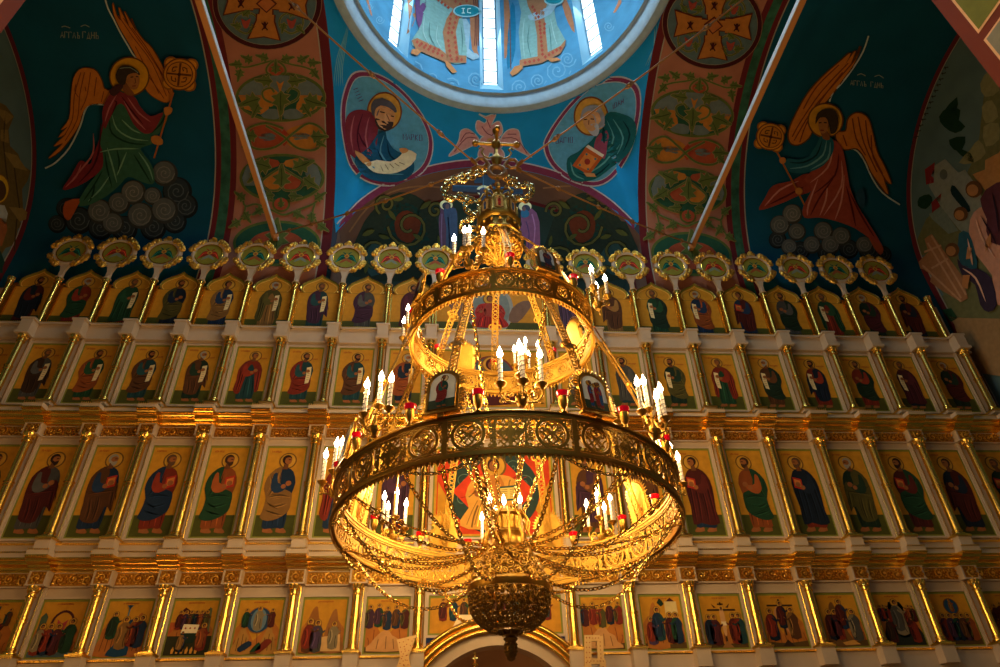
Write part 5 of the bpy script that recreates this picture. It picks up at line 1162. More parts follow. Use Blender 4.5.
mural([pend], 'evangelist_mural', tf_img(330, 0, 2.9), ev_left, 'painted dark bearded man in red robe with scroll in plum ringed oval, left')
def ev_right(P):
    P.L = 1; o_ = [(618, 425), (632, 385), (665, 335), (705, 288), (760, 240), (810, 222), (860, 224), (895, 250), (903, 300), (893, 370), (868, 450), (820, 518), (765, 542), (695, 524), (640, 480)]
    P.poly(o_, (190, 200, 214), 4); c = (765, 385); P.L = 2; P.poly([(c[0]+(x-c[0])*.975, c[1]+(y-c[1])*.975) for x, y in o_], (132, 58, 98), 4); P.L = 3; P.poly([(c[0]+(x-c[0])*.90, c[1]+(y-c[1])*.91) for x, y in o_], (190, 200, 214), 4); P.L = 4; P.poly([(c[0]+(x-c[0])*.885, c[1]+(y-c[1])*.895) for x, y in o_], (92, 168, 208), 4)
    P.L = 5; P.disc(757, 336, 50, (120, 70, 40), 57, 30); P.L = 6; P.disc(757, 336, 45, (216, 160, 66), 52, 30)
    P.L = 7; P.poly([(800, 330), (840, 328), (878, 345), (890, 380), (870, 440), (820, 485), (770, 520), (715, 526), (692, 505), (690, 460), (720, 440), (745, 420), (770, 395)], (26, 96, 100), 3)
    P.L = 8; folds(P, [[(820, 345), (850, 400), (830, 450)], [(850, 350), (870, 390), (850, 440)], [(800, 350), (820, 400), (800, 450)], [(720, 500), (770, 510), (830, 460)], [(700, 470), (710, 505), (740, 520)], [(790, 370), (800, 420), (780, 470)], [(840, 420), (800, 470), (750, 505)]], 5, (8, 52, 58), (90, 162, 160))
    P.poly([(775, 400), (800, 380), (808, 420), (800, 460), (770, 440)], (150, 70, 92), 2)
    P.L = 9; P.poly([(705, 480), (745, 425), (795, 455), (755, 507)], (190, 92, 40)); P.poly([(745, 425), (752, 418), (800, 448), (795, 455)], (224, 214, 190)); P.L = 10; P.poly([(718, 480), (747, 440), (782, 458), (753, 495)], (216, 130, 56)); P.L = 11; P.disc(750, 468, 9, (150, 50, 40), n=10)
    for x, y in ((728, 478), (748, 446), (774, 460), (752, 490)): P.disc(x, y, 3.5, (60, 110, 120), n=8)
    P.poly([(738, 500), (770, 502), (776, 512), (748, 512)], (200, 146, 90), 1)
    P.L = 13; P.poly([(732, 345), (735, 318), (755, 304), (782, 312), (792, 340), (790, 370), (778, 360), (765, 330)], (150, 150, 150), 3); P.L = 14; P.poly([(738, 330), (760, 318), (778, 335), (782, 360), (770, 378), (748, 370), (738, 350)], (204, 148, 96), 3); P.poly([(752, 362), (780, 355), (788, 375), (780, 392), (762, 385)], (170, 170, 168), 2)
    P.L = 15; P.line([(742, 344), (752, 342)], 3, (40, 24, 20), 0); P.line([(762, 342), (772, 343)], 3, (40, 24, 20), 0); P.line([(757, 345), (756, 358)], 2.5, (120, 70, 40), 0)
    words(P, 'ОАГІО', 658, 414, 17, 2, (86, 60, 110), -.05); words(P, 'ІОАН', 818, 318, 15, 2, (86, 60, 110), -.5)
mural([pend], 'evangelist_mural', tf_img(330, 0, 2.9), ev_right, 'painted grey bearded man in green cloak with orange book in plum ringed oval, right')
def seraph(P):
    fc, ec = (212, 160, 162), (196, 214, 226)
    P.L = 1
    for o_ in ([(425, 395), (400, 375), (380, 380), (375, 405), (362, 430), (345, 452), (375, 440), (405, 425), (430, 412)], [(500, 395), (520, 376), (545, 378), (552, 405), (562, 430), (585, 455), (550, 438), (520, 422), (498, 412)],
               [(470, 390), (445, 395), (425, 375), (428, 350), (448, 358), (455, 345), (432, 330), (452, 338), (480, 328), (472, 350), (468, 362), (490, 352), (500, 378), (490, 395)], [(440, 430), (430, 450), (446, 470), (462, 440)], [(490, 430), (505, 450), (490, 480), (472, 440)], [(440, 400), (465, 392), (490, 400), (500, 420), (480, 440), (450, 440), (435, 420)]):
        P.L = 1; P.line(o_, 5, ec, 4, closed=True); P.L = 2; P.poly(o_, fc, 4)
    P.L = 3
    for l_ in ([(425, 400), (395, 400), (360, 440)], [(500, 400), (540, 402), (572, 445)], [(440, 365), (455, 385), (470, 392)], [(492, 365), (478, 380), (470, 392)], [(455, 345), (465, 370)], [(420, 388), (395, 385), (378, 410)], [(515, 388), (540, 388)]): P.line(l_, 2.5, (130, 66, 90), 3)
    P.L = 4; P.disc(466, 412, 13, (214, 170, 110), n=14); P.L = 5; P.disc(466, 413, 8, (180, 120, 90), n=12)
mural([pend], 'seraph_mural', tf_img(330, 0, 2.9), seraph, 'painted pink six winged seraph on blue plaster above the chandelier hook')
def rays_(P):
    P.L = 1
    for k in range(5): P.line([(36+k*6, 120-k*20), (20+k*4, 170+k*6), (10+k*7, 250)], 2.5, (110, 186, 212), 3, taper=True)
    P.to('ray_bundle')
    for k in range(4): P.line([(960-k*7, 60+k*5), (950-k*3, 110), (915+k*6, 190)], 2.5, (130, 186, 210), 3, taper=True)
mural([pend], 'pale_rays_mural', tf_img(330, 0, 2.9), rays_, 'thin pale painted rays beside the dome ring on blue plaster')

def pix(p):
    d = Vector(p)-CAM; z_ = d.dot(_f); return (500+FPX*d.dot(CR)/z_, 333.5-FPX*d.dot(CU)/z_)
EA = [pix((x, YE, earch(x))) for x in xs[::3]]
def archi(P):
    P.L = 1; P.line([(x, y-4) for x, y in EA], 7, (128, 58, 92), 4); P.L = 2; P.line([(x, y-8) for x, y in EA], 1.3, (190, 200, 210), 4)
mural([pend, apse_vault], 'arch_border_mural', None, archi, 'plum painted border with pale line along the arch below the seraph', maxe=6)
# drum paintings
def robe_pattern(P, strip, n):
    (ax, ay), (bx, by) = strip
    for i in range(n):
        t = (i+.5)/n; x, y = ax+(bx-ax)*t, ay+(by-ay)*t; P.poly([(x-5, y), (x, y-6), (x+5, y), (x, y+6)], (170, 70, 50)); 
def hier_left(P):   # crop frame (330,0)-(660,120), scale 3.03
    for x, y, r in ((255, 215, 42), (370, 262, 36), (200, 190, 28), (310, 240, 24), (440, 240, 26)):
        P.L = 1; P.spiral(x, y, r, 4, (110, 160, 184), 2.4); P.spiral(x+3, y+3, r*.8, 3, (66, 120, 150), 2)
    P.L = 1
    P.poly([(240, -30), (262, 30), (250, 80), (232, 105), (240, 60), (232, -30)], (170, 110, 76), 2)
    P.poly([(440, -30), (452, 60), (446, 150), (455, 178), (430, 150), (424, 60), (420, -30)], (176, 112, 76), 2); P.L = 2
    for k in range(3): P.line([(432+k*7, -20), (440+k*5, 60), (438+k*6, 140)], 3, (110, 60, 50), 2)
    P.L = 3; P.poly([(285, -30), (272, 40), (268, 90), (245, 125), (262, 150), (330, 172), (352, 190), (412, 192), (410, 120), (400, 50), (410, -30)], (128, 160, 150), 2)
    P.poly([(262, -30), (258, 40), (270, 90), (285, 40), (300, -30)], (110, 70, 110), 2); P.poly([(400, 60), (425, 80), (420, 150), (445, 165), (450, 178), (415, 175)], (150, 172, 178), 2)
    P.L = 4; P.poly([(300, -30), (340, 10), (372, 30), (352, 60), (340, 100), (352, 180), (392, 190), (380, 100), (390, 60), (430, 40), (420, -30)], (166, 108, 72), 1); P.poly([(245, 125), (262, 118), (330, 150), (352, 168), (412, 172), (412, 194), (350, 192), (258, 152)], (166, 108, 72), 1)
    P.L = 5
    for a, b, n in (((322, 0), (362, 30), 4), ((366, 40), (356, 110), 5), ((384, 50), (366, 110), 4), ((356, 120), (364, 180), 4), ((376, 110), (384, 185), 5), ((262, 138), (345, 175), 6), ((255, 128), (335, 158), 6), ((360, 184), (405, 184), 3), ((330, -20), (400, 20), 5), ((350, -20), (420, 10), 5)): robe_pattern(P, (a, b), n)
    folds(P, [[(285, 50), (280, 100), (300, 140)], [(300, 70), (300, 110), (320, 150)], [(325, 80), (320, 120), (335, 150)], [(395, 80), (400, 120), (398, 168)]], 3, (84, 118, 112), (160, 184, 174))
    P.poly([(262, 152), (275, 160), (262, 172), (242, 165), (246, 152)], (186, 120, 70), 1); P.poly([(345, 186), (362, 195), (384, 222), (370, 226), (352, 206)], (186, 120, 70), 1)
    P.L = 6; P.disc(413, 38, 42, (160, 200, 200), 19, 24); P.L = 7; P.disc(413, 38, 37, (30, 130, 140), 16, 24); P.L = 8
    P.line([(402, 32), (402, 46)], 3, (210, 224, 210), 0); P.line([(397, 32), (407, 32)], 2.5, (210, 224, 210), 0); P.line([(397, 46), (407, 46)], 2.5, (210, 224, 210), 0); P.line([(425, 32), (416, 33), (415, 44), (425, 46)], 3, (210, 224, 210), 0)
mural([drumo], 'hierarch_mural', tf_img(330, 0, 3.03), hier_left, 'painted figure in patterned gold and white robe holding disc, left of centre dome window', maxe=8)
def hier_right(P):
    for x, y, r in ((575, 265, 30), (690, 215, 40), (720, 180, 26), (630, 245, 26)):
        P.L = 1; P.spiral(x, y, r, 4, (110, 160, 184), 2.4)
    P.L = 1
    P.poly([(535, -30), (548, 60), (540, 150), (528, 178), (528, 60), (526, -30)], (176, 112, 76), 2); P.poly([(700, -30), (730, 30), (742, 100), (722, 70), (705, 20)], (176, 112, 76), 2)
    P.poly([(545, 30), (560, 20), (562, 150), (545, 205), (535, 190)], (30, 110, 140), 2); P.L = 2; P.line([(545, 60), (548, 210)], 3, (110, 70, 50), 0)
    P.L = 3; P.poly([(575, -30), (580, 40), (572, 100), (580, 180), (575, 200), (640, 180), (700, 150), (715, 125), (690, 80), (680, 20), (690, -30)], (128, 160, 150), 2)
    P.L = 4; P.poly([(590, -30), (600, 20), (620, 60), (628, 110), (630, 180), (662, 172), (655, 100), (650, 50), (660, 10), (640, -30)], (166, 108, 72), 1); P.poly([(575, 185), (640, 172), (700, 142), (716, 122), (714, 140), (700, 165), (640, 195), (575, 205)], (166, 108, 72), 1)
    P.poly([(600, 50), (660, 25), (680, -10), (690, 10), (670, 45), (620, 66)], (150, 172, 178), 2)
    P.L = 5
    for a, b, n in (((612, 20), (636, 60), 4), ((636, 66), (640, 110), 4), ((640, 110), (646, 175), 5), ((585, 195), (640, 184), 4), ((648, 180), (706, 146), 5), ((652, 70), (650, 110), 3)): robe_pattern(P, (a, b), n)
    folds(P, [[(590, 60), (585, 110), (590, 180)], [(605, 80), (600, 130), (610, 178)], [(670, 60), (680, 110), (690, 140)], [(665, 80), (670, 120), (672, 160)]], 3, (84, 118, 112), (160, 184, 174))
    P.poly([(545, 225), (560, 205), (580, 200), (586, 210), (566, 228), (552, 234)], (186, 120, 70), 1); P.poly([(655, 180), (690, 178), (702, 186), (672, 192)], (186, 120, 70), 1)
    P.L = 6; P.disc(680, 5, 30, (160, 200, 200), 16, 24); P.L = 7; P.disc(680, 4, 25, (30, 130, 140), 13, 24)
mural([drumo], 'hierarch_mural', tf_img(330, 0, 3.03), hier_right, 'painted figure in patterned gold and teal robe, right of centre dome window', maxe=8)
def side_bits(P):
    P.L = 1
    for k_, pts in enumerate(([(100, -20), (112, 10), (122, 45), (128, 50), (118, 10), (112, -20)], [(880, -20), (872, 10), (858, 40), (866, 38), (884, 8)])):
        if k_: P.to('painted_hem')
        P.poly(pts, (190, 120, 84), 1)
    for x, y, r in ((150, 60, 14), (845, 80, 16), (120, 20, 10)): P.to('cloud_curl'); P.spiral(x, y, r, 3, (110, 160, 184), 2)
mural([drumo], 'cloud_mural', tf_img(330, 0, 3.03), side_bits, 'painted cloud curls and orange hems at the outer edges of the drum', maxe=8)

# lunette walls
def lun_right(P):   # crop (900,120)-(1000,340), k = 3.03
    P.L = 1
    P.poly([(40, 420), (80, 300), (140, 250), (200, 170), (240, 60), (260, -120), (303, -260), (420, -100), (420, 660), (150, 600), (60, 520)], (104, 104, 66), 2); P.L = 2
    for o_ in ([(180, 130), (215, 90), (240, 60), (262, 100), (225, 130)], [(250, -40), (280, -60), (300, -10), (262, 10)], [(255, 20), (300, 10), (302, 60), (262, 80)], [(245, -110), (275, -150), (303, -90), (260, -70)]): P.poly(o_, (132, 128, 84), 2)
    for o_ in ([(120, -10), (150, -40), (185, -30), (180, 0), (200, 20), (170, 40), (135, 20)], [(130, -20), (175, -70), (170, -20)], [(60, 235), (90, 225), (100, 245), (80, 270), (56, 260)], [(150, 60), (200, 50), (190, 90), (165, 90)], [(170, 85), (215, 100), (225, 130), (190, 110)]): P.poly(o_, (24, 54, 36), 2)
    P.L = 3; P.poly([(105, 140), (140, 118), (180, 160), (200, 150), (228, 190), (303, 330), (303, 420), (230, 370), (180, 330), (125, 260), (90, 200)], (130, 136, 122)); P.poly([(78, 150), (108, 128), (105, 190), (82, 196)], (128, 40, 34)); P.poly([(98, 250), (128, 222), (124, 262), (100, 282)], (128, 40, 34)); P.poly([(90, 285), (128, 262), (180, 335), (150, 345), (100, 300)], (112, 124, 108))
    P.L = 4; P.poly([(158, 205), (170, 200), (215, 262), (212, 280), (190, 262), (160, 225)], (20, 44, 44), 2); P.poly([(224, 165), (262, 150), (262, 122), (303, 100), (330, 60), (400, 60), (400, 300), (300, 260)], (176, 126, 70)); P.disc(136, 165, 12, (90, 96, 86), 16, 12)
    P.poly([(60, 430), (90, 400), (78, 360), (100, 345), (190, 470), (210, 540), (190, 552), (120, 510), (70, 470)], (158, 110, 72)); P.L = 5
    for a, b in (((88, 372), (190, 540)), ((72, 440), (190, 550)), ((100, 350), (205, 530)), ((78, 400), (130, 380)), ((100, 450), (150, 420))): P.line([a, b], 6, (186, 140, 100), 0)
    P.poly([(90, 560), (130, 590), (200, 600), (420, 620), (420, 760), (200, 760), (140, 640)], (150, 116, 74), 2); P.poly([(130, 575), (160, 570), (180, 600), (160, 612)], (36, 70, 44), 1)
    P.L = 6; P.poly([(215, 330), (230, 280), (270, 262), (330, 300), (400, 340), (400, 560), (303, 560), (285, 470), (230, 400)], (196, 140, 112), 2); P.L = 7
    P.poly([(250, 240), (300, 190), (400, 200), (400, 380), (280, 370), (270, 300)], (88, 46, 52), 2); P.poly([(180, 420), (200, 440), (240, 450), (285, 480), (300, 560), (275, 582), (250, 560), (235, 500), (195, 470)], (56, 44, 60), 2); P.poly([(185, 345), (215, 342), (235, 400), (240, 450), (205, 445), (185, 420)], (40, 84, 96), 2)
    P.L = 8
    for x, y, r in ((232, 210, 26), (192, 285, 22), (166, 394, 22)):
        P.disc(x, y, r, (96, 64, 36), n=16); P.L += 1; P.disc(x-3, y+3, r*.68, (170, 116, 66), n=14); P.L -= 1
    P.L = 10; folds(P, [[(240, 300), (260, 360), (300, 420)], [(255, 290), (290, 350), (303, 380)], [(200, 450), (240, 480), (270, 550)], [(290, 220), (303, 280), (310, 340)], [(215, 360), (225, 410), (230, 440)]], 6, (50, 30, 40), (220, 170, 140))
    P.poly([(215, 385), (228, 388), (222, 420), (210, 422)], (180, 120, 70), 1); P.poly([(200, 470), (222, 470), (215, 512), (198, 505)], (180, 120, 70), 1); P.poly([(268, 370), (286, 340), (286, 375), (270, 400)], (180, 120, 70), 1)
    P.L = 2
    for k in range(14): x, y = 36+k*7.6, 70-k*17.5; P.line([(x, y), (x+14, y-3)], 3, (46, 40, 38), 0); P.line([(x+3, y-5), (x+5, y+5)], 2, (46, 40, 38), 0)
mural([vault['lright']], 'wall_painting', tf_img(900, 120, 3.03), lun_right, 'painted scene on the right end wall with rocks, pale house and robed men', maxe=12)
def lun_left(P):   # crop (0,100)-(60,280), k = 3.7
    P.L = 1; P.poly([(-200, -60), (-20, 0), (20, 20), (50, 60), (30, 110), (36, 170), (66, 200), (80, 240), (112, 262), (100, 300), (80, 330), (84, 400), (120, 430), (110, 500), (92, 620), (60, 720), (-200, 720)], (104, 84, 40), 1); P.L = 2
    for o_ in ([(-20, 30), (20, 40), (48, 62), (20, 90)], [(10, 190), (60, 205), (100, 262), (50, 250)], [(30, 395), (80, 400), (118, 432), (70, 450)], [(0, 110), (26, 110), (30, 160), (0, 150)]): P.poly(o_, (136, 110, 56), 1)
    for l_ in ([(20, 40), (10, 160), (30, 330)], [(50, 250), (60, 330), (70, 400)], [(60, 440), (50, 560), (60, 650)]): P.line(l_, 5, (66, 52, 28), 2)
    P.poly([(-60, 560), (0, 560), (30, 640), (40, 720), (-60, 720)], (30, 60, 50), 1)
    P.L = 3; P.disc(-12, 328, 44, (120, 80, 24), 58, 28); P.L = 4; P.disc(-12, 328, 38, (206, 160, 30), 52, 28); P.L = 5; P.disc(-12, 335, 28, (80, 54, 32), 40, 20)
    P.poly([(-60, 380), (10, 390), (22, 420), (10, 480), (-60, 480)], (170, 170, 160), 1); P.poly([(-40, 430), (16, 440), (20, 480), (0, 540), (-40, 540)], (150, 86, 44), 1)
mural([vault['lleft']], 'wall_painting', tf_img(0, 100, 3.7), lun_left, 'painted scene on the left end wall with brown cliff and haloed figure', maxe=12)
# scrolls in the bay behind the east arch
def apse_orn(P):
    # frame: full photograph pixels, mirrored about the axis of the bay
    for s in (-1, 1):
        q = lambda pts: [(495+s*x, y) for x, y in pts]
        P.L = 1
        P.poly(q([(52, 276), (56, 226), (72, 200), (96, 192), (118, 206), (136, 232), (142, 276)]), (50, 66, 56), 3)
        P.poly(q([(66, 226), (80, 206), (100, 204), (112, 224), (104, 246), (84, 254), (68, 246)]), (34, 74, 70), 3)
        P.L = 2; P.poly(q([(74, 222), (88, 210), (100, 218), (98, 236), (84, 242)]), (120, 62, 40), 3); P.poly(q([(104, 262), (118, 240), (130, 256), (124, 276)]), (60, 96, 96), 3)
        P.L = 3
        for cx, cy, r, a0, d in ((86, 226, 22, 0, 1), (120, 252, 17, 2.2, -1), (66, 262, 16, 4.2, 1), (110, 204, 11, 1, -1), (60, 210, 9, 3, 1)):
            P.line(q(scrollpts(cx, cy, r, 1.35, a0, d, 18)), 3.6, (44, 52, 34), 0); P.L += 1; P.line(q(scrollpts(cx, cy, r, 1.35, a0, d, 18)), 2.4, (108, 110, 62), 0); P.L -= 1
        P.L = 6
        for x, y, r, t in ((70, 204, 7, .6), (104, 214, 7, 2.2), (128, 232, 7, .4), (56, 240, 6, 1.8), (92, 250, 7, .9), (78, 236, 6, 2.6), (130, 266, 7, 1.4), (98, 198, 6, .1), (112, 236, 6, 2.9)):
            P.poly(q([(x-r*cos(t), y-r*sin(t)), (x-r*.3*sin(t), y+r*.4*cos(t)), (x+r*cos(t), y+r*sin(t)), (x+r*.35*sin(t), y-r*.4*cos(t))]), (96, 104, 54), 2)
        P.L = 1; P.line(q([(48, 188), (76, 186), (104, 192), (128, 208), (146, 232)]), 1.6, (150, 112, 80), 3)
mural([apse_vault, apse_back], 'vine_mural', None, apse_orn, 'painted green vine scrolls in the dark bay behind the crucifix', maxe=6)

#ENDMURALS
# ------------------------------------------------------------------ the chandelier
AX0, AY0 = -0.12, -4.2
ch = tag(empty('chandelier', (AX0, AY0, 1.0)), 'large two tiered gilt chandelier of openwork rings hanging in front of the icon screen', 'chandelier')
CH0 = Vector((AX0, AY0, 1.0))
def cyl_map(Rr): return lambda s, t, d: Vector(((Rr+d)*sin(s/Rr), -(Rr+d)*cos(s/Rr), t))
def ring_parts(name, Rr, z, h, nsec, phase, tilt):
    mb = MB()
    rail = lambda zz, hh, th: mb.lathe([(Rr-th, zz), (Rr+th, zz), (Rr+th, zz+hh), (Rr-th, zz+hh), (Rr-th, zz)], 96)
    rail(0, .035, .02); rail(h-.035, .035, .02); rail(.045, .012, .014); rail(h-.055, .012, .014)
    mb.lathe([(Rr-.03, h), (Rr+.034, h), (Rr+.04, h+.012), (Rr+.03, h+.022), (Rr-.03, h+.022), (Rr-.03, h)], 96)
    mb.lathe([(Rr-.028, -.015), (Rr+.028, -.015), (Rr+.03, 0), (Rr-.03, 0), (Rr-.028, -.015)], 96)
    nt = int(2*PI*Rr/.052); mp = cyl_map(Rr)
    for i in range(nt):    # hanging fringe
        s = i*2*PI*Rr/nt
        mb.ribbon([(s, -.01), (s, -.045)], .026, .01, mp); mb.ribbon([(s, -.04), (s, -.062)], .012, .01, mp)
    bm__ = 'midbrass' if name == 'lower_ring' else 'brass'
    o = mb.build(name, [bm__], ch, org=(0, 0, 0)); o.location = (0, 0, z-1.0); o.rotation_euler = (-math.atan(tilt), 0, 0)
    half = PI*Rr/nsec; H0, H1 = .05, h-.05; hc = h/2; rr = min((H1-H0)/2-.002, half*.33)
    pm = MB(); W_ = .017 if Rr > 1.5 else .013; D = .012
    for sx in (-1, 1): pm.ribbon([(sx*(half-.012), 0), (sx*(half-.012), h)], .024, .02, mp)
    c0 = half*.635
    def scr(cx, cz, r, a0, d): pm.ribbon(scrollpts(cx, cz, r, 1.1, a0, d, 10), W_*.85, D, mp)
    for sx in (-1, 1):
        cx = sx*c0
        pm.ribbon([(cx+rr*cos(2*PI*i/28), hc+rr*sin(2*PI*i/28)) for i in range(28)], .028, .018, mp, closed=True)
        pm.ribbon([(cx+rr*.8*cos(2*PI*i/24), hc+rr*.8*sin(2*PI*i/24)) for i in range(24)], .008, D, mp, closed=True)
        for q in (-1, 1):     # heart, palmette and lattice inside the roundel
            pm.ribbon(smooth_poly([(cx, hc+rr*.05), (cx+q*rr*.35, hc+rr*.3), (cx+q*rr*.32, hc+rr*.6), (cx+q*rr*.08, hc+rr*.55), (cx, hc+rr*.35)], 3, False), W_, D, mp)
            pm.ribbon([(cx, hc+rr*.05), (cx+q*rr*.55, hc-rr*.45)], W_, D, mp); pm.ribbon([(cx+q*rr*.25, hc+rr*.1), (cx-q*rr*.3, hc-rr*.6)], W_*.8, D, mp)
            pm.ribbon(smooth_poly([(cx+q*rr*.75, hc+rr*.1), (cx+q*rr*.5, hc-rr*.1), (cx+q*rr*.3, hc-rr*.45), (cx, hc-rr*.75)], 3, False), W_, D, mp)
            scr(cx+q*rr*.52, hc+rr*.3, rr*.2, 0, q)
            for qz in (-1, 1): scr(cx+q*rr*.86, hc+qz*rr*.86, rr*.2, PI/4, q)
        pm.ribbon([(sx*(half*.23), H0), (sx*(half*.23), H1)], .016, D, mp)
    g = half*.2    # middle lattice with a four lobed star
    for k in range(-3, 4):
        for d in (-1, 1):
            x0, x1 = k*g*.5-d*(H1-H0)/2, k*g*.5+d*(H1-H0)/2
            pts = []
            for i in range(9):
                x = x0+(x1-x0)*i/8; zz = H0+(H1-H0)*i/8
                if abs(x) <= g: pts.append((x, zz))
            if len(pts) > 1: pm.ribbon(pts, W_*.75, D, mp)
    pm.ribbon([(-g, hc), (g, hc)], W_*1.3, D*1.3, mp); pm.ribbon([(0, H0), (0, H1)], W_*1.6, D*1.3, mp)
    for q in range(4): a = PI/4+q*PI/2; pm.ribbon([(g*.45*cos(a)+.03*cos(t), hc+.06*sin(a)+.03*sin(t)) for t in [2*PI*i/10 for i in range(10)]], W_, D*1.2, mp, closed=True)
    # leafy ground between roundels and rails
    rnd = random.Random(9)
    for sx in (-1, 1):
        for x in (half*.24, half*.30, half*.96):
            for k in range(6): zz = H0+(H1-H0)*(k+.5)/6; scr(sx*x+rnd.uniform(-.01, .01), zz, rr*.16, rnd.uniform(0, 6), rnd.choice((-1, 1)))
    p = pm.build('openwork_panel', [bm__], None, org=(0, 0, 0)); p.parent = o; p.rotation_euler[2] = R(phase)
    for k in range(1, nsec):
        c = p.copy(); col.objects.link(c); c.parent = o; c.rotation_euler[2] = R(phase+360*k/nsec)
    return o
LR, LZ, LH, LT, LP = 1.83, 2.167, .385, .063, 0.3
UR, UZ, UH, UT, UP = 1.155, 4.56, .315, 0.0, -21.0
lower = ring_parts('lower_ring', LR, LZ, LH, 10, -3.0, LT)
upper = ring_parts('upper_ring', UR, UZ, UH, 10, 9.5, UT)
def on_ring(Rr, z, tilt, ang, dr=0, dz=0):
    a = R(ang); x, y = (Rr+dr)*sin(a), -(Rr+dr)*cos(a)
    return Vector((x, y, z-1.0+dz-tilt*y))

# branch of candles
def pan(mb, c, r=.05):
    mb.lathe([(0, -.045), (r*.35, -.04), (r*.5, -.025), (r*.95, -.008), (r*1.12, .012), (r*1.05, .016), (r*.6, .0), (r*.5, .02), (0, .02)], 12, c)
def candle_set(parent, pts, h, r, first=[None]):
    if first[0] is None:
        c = MB(); c.lathe([(0, 0), (r, 0), (r, .95), (r*.6, 1.0), (0, 1.0)], 10); co = c.build('candle', ['candle'], None, org=(0, 0, 0))
        sp = MB(); sp.tube([((r+.001)*cos(t), (r+.001)*sin(t), .05+.88*i/60) for i, t in [(i, i*2*PI*5/60) for i in range(61)]], .0042, 4); so = sp.build('candle_spiral', ['candleline'], None, org=(0, 0, 0))
        f = MB(); f.lathe([(0, 0), (.014, .006), (.026, .024), (.029, .045), (.020, .075), (.008, .105), (0, .13)], 10); fo = f.build('flame', ['flame'], None, org=(0, 0, 0))
        for q in (co, so, fo): col.objects.unlink(q)
        first[0] = (co.data, so.data, fo.data)
    for p in pts:
        for nm, d, z, sc_ in (('candle', first[0][0], 0, h), ('candle_spiral', first[0][1], 0, h), ('flame', first[0][2], h, 1)):
            q = bpy.data.objects.new(nm, d); col.objects.link(q); q.parent = parent; q.location = (p[0], p[1], p[2]+z); q.scale = (1, 1, sc_)
def branch_mesh(k):
    mb = MB(); tops = []
    mb.lathe([(0, -.02), (.03, -.02), (.045, .01), (.06, .05), (.062, .075), (.03, .09), (.018, .1), (.016, .2), (.028, .21), (.016, .22), (.014, .26)], 12)
    for (x, y, z) in ((-.185, .0, .20), (.185, .0, .20), (0.0, -.14, .15), (0, .02, .30)):
        if abs(x)+abs(y) > .05:
            d = Vector((x, y, 0)); pts = [Vector((0, 0, .07)), d*.35+Vector((0, 0, .02)), d*.75+Vector((0, 0, .03)), d*1.02+Vector((0, 0, .1)), d+Vector((0, 0, z-.04))]
            mb.tube([tuple(p) for p in pts], .011, 6)
            u = d.normalized()   # curl below the arm
            mb.tube([tuple(u*a+Vector((0, 0, b))) for a, b in scrollpts(d.length*.58, .1, .05, 1.3, -PI/2, 1, 14)], .008, 5)
            mb.tube([tuple(u*a+Vector((0, 0, b))) for a, b in scrollpts(d.length*.95, .03, .03, 1.2, PI, -1, 12)], .007, 5)
        pan(mb, (x, y, z), .05); tops.append((x*k, y*k, (z+.015)))
    return mb, tops
def lamp_meshes():
    c = MB(); c.lathe([(0, -.01), (.028, -.01), (.018, .02), (.03, .045), (.043, .075), (.047, .12), (.044, .15), (0, .15)], 12)
    g = MB(); g.lathe([(.040, .145), (.052, .15), (.058, .175), (.061, .198), (.056, .2), (.0, .185)], 14)
    return c, g
def mini_icon_mesh(w_, h, spikes=True):
    """arched framed icon facing -Y, origin at its foot"""
    n = 20; arch = lambda a, b: [(-a, 0), (a, 0)]+[(a*cos(PI*i/n), b-a+a*sin(PI*i/n)) for i in range(n+1)]
    f = MB(); o_, i_ = arch(w_/2, h), [(x, z+.03) for x, z in arch(w_/2-.03, h-.06)]
    m = len(o_)
    vs = [(x, -.02, z) for x, z in o_]+[(x, -.02, z) for x, z in i_]+[(x, .02, z) for x, z in o_]
    f.add(vs, [(k, (k+1) % m, m+(k+1) % m, m+k) for k in range(m)]+[(k, 2*m+k, 2*m+(k+1) % m, (k+1) % m) for k in range(m)]+[tuple(range(3*m-1, 2*m-1, -1))])
    f.tube([(x, -.024, z) for x, z in i_], .006, 5, closed=True)
    if spikes:
        per = [Vector((x, z)) for x, z in smooth_poly([(w_/2, .0), (w_/2, h*.25), (w_/2, h*.5)], 4, False)]+[Vector((w_/2*cos(PI*i/16), h-w_/2+w_/2*sin(PI*i/16))) for i in range(17)]+[Vector((-w_/2, h*.5-h*.06*i)) for i in range(8)]
        for p in per:
            d = Vector((p.x, max(0, p.y-(h-w_/2)))) if p.y > h-w_/2 else Vector((p.x, 0)); d.normalize(); t = Vector((-d.y, d.x))
            a, b, c_ = p+t*.017, p-t*.017, p+d*.06
            f.add([(a.x, -.012, a.y), (b.x, -.012, b.y), (c_.x, 0, c_.y), (a.x, .012, a.y), (b.x, .012, b.y)], [(0, 1, 2), (3, 2, 4), (0, 2, 3), (1, 4, 2), (0, 3, 4, 1)])
            f.blob((c_.x, 0, c_.y), .008, .008, .008, 5)
    f.box(-w_/2-.02, w_/2+.02, -.03, .03, -.02, .0); f.box(-.03, .03, -.02, .02, -.06, 0)
    return f, i_
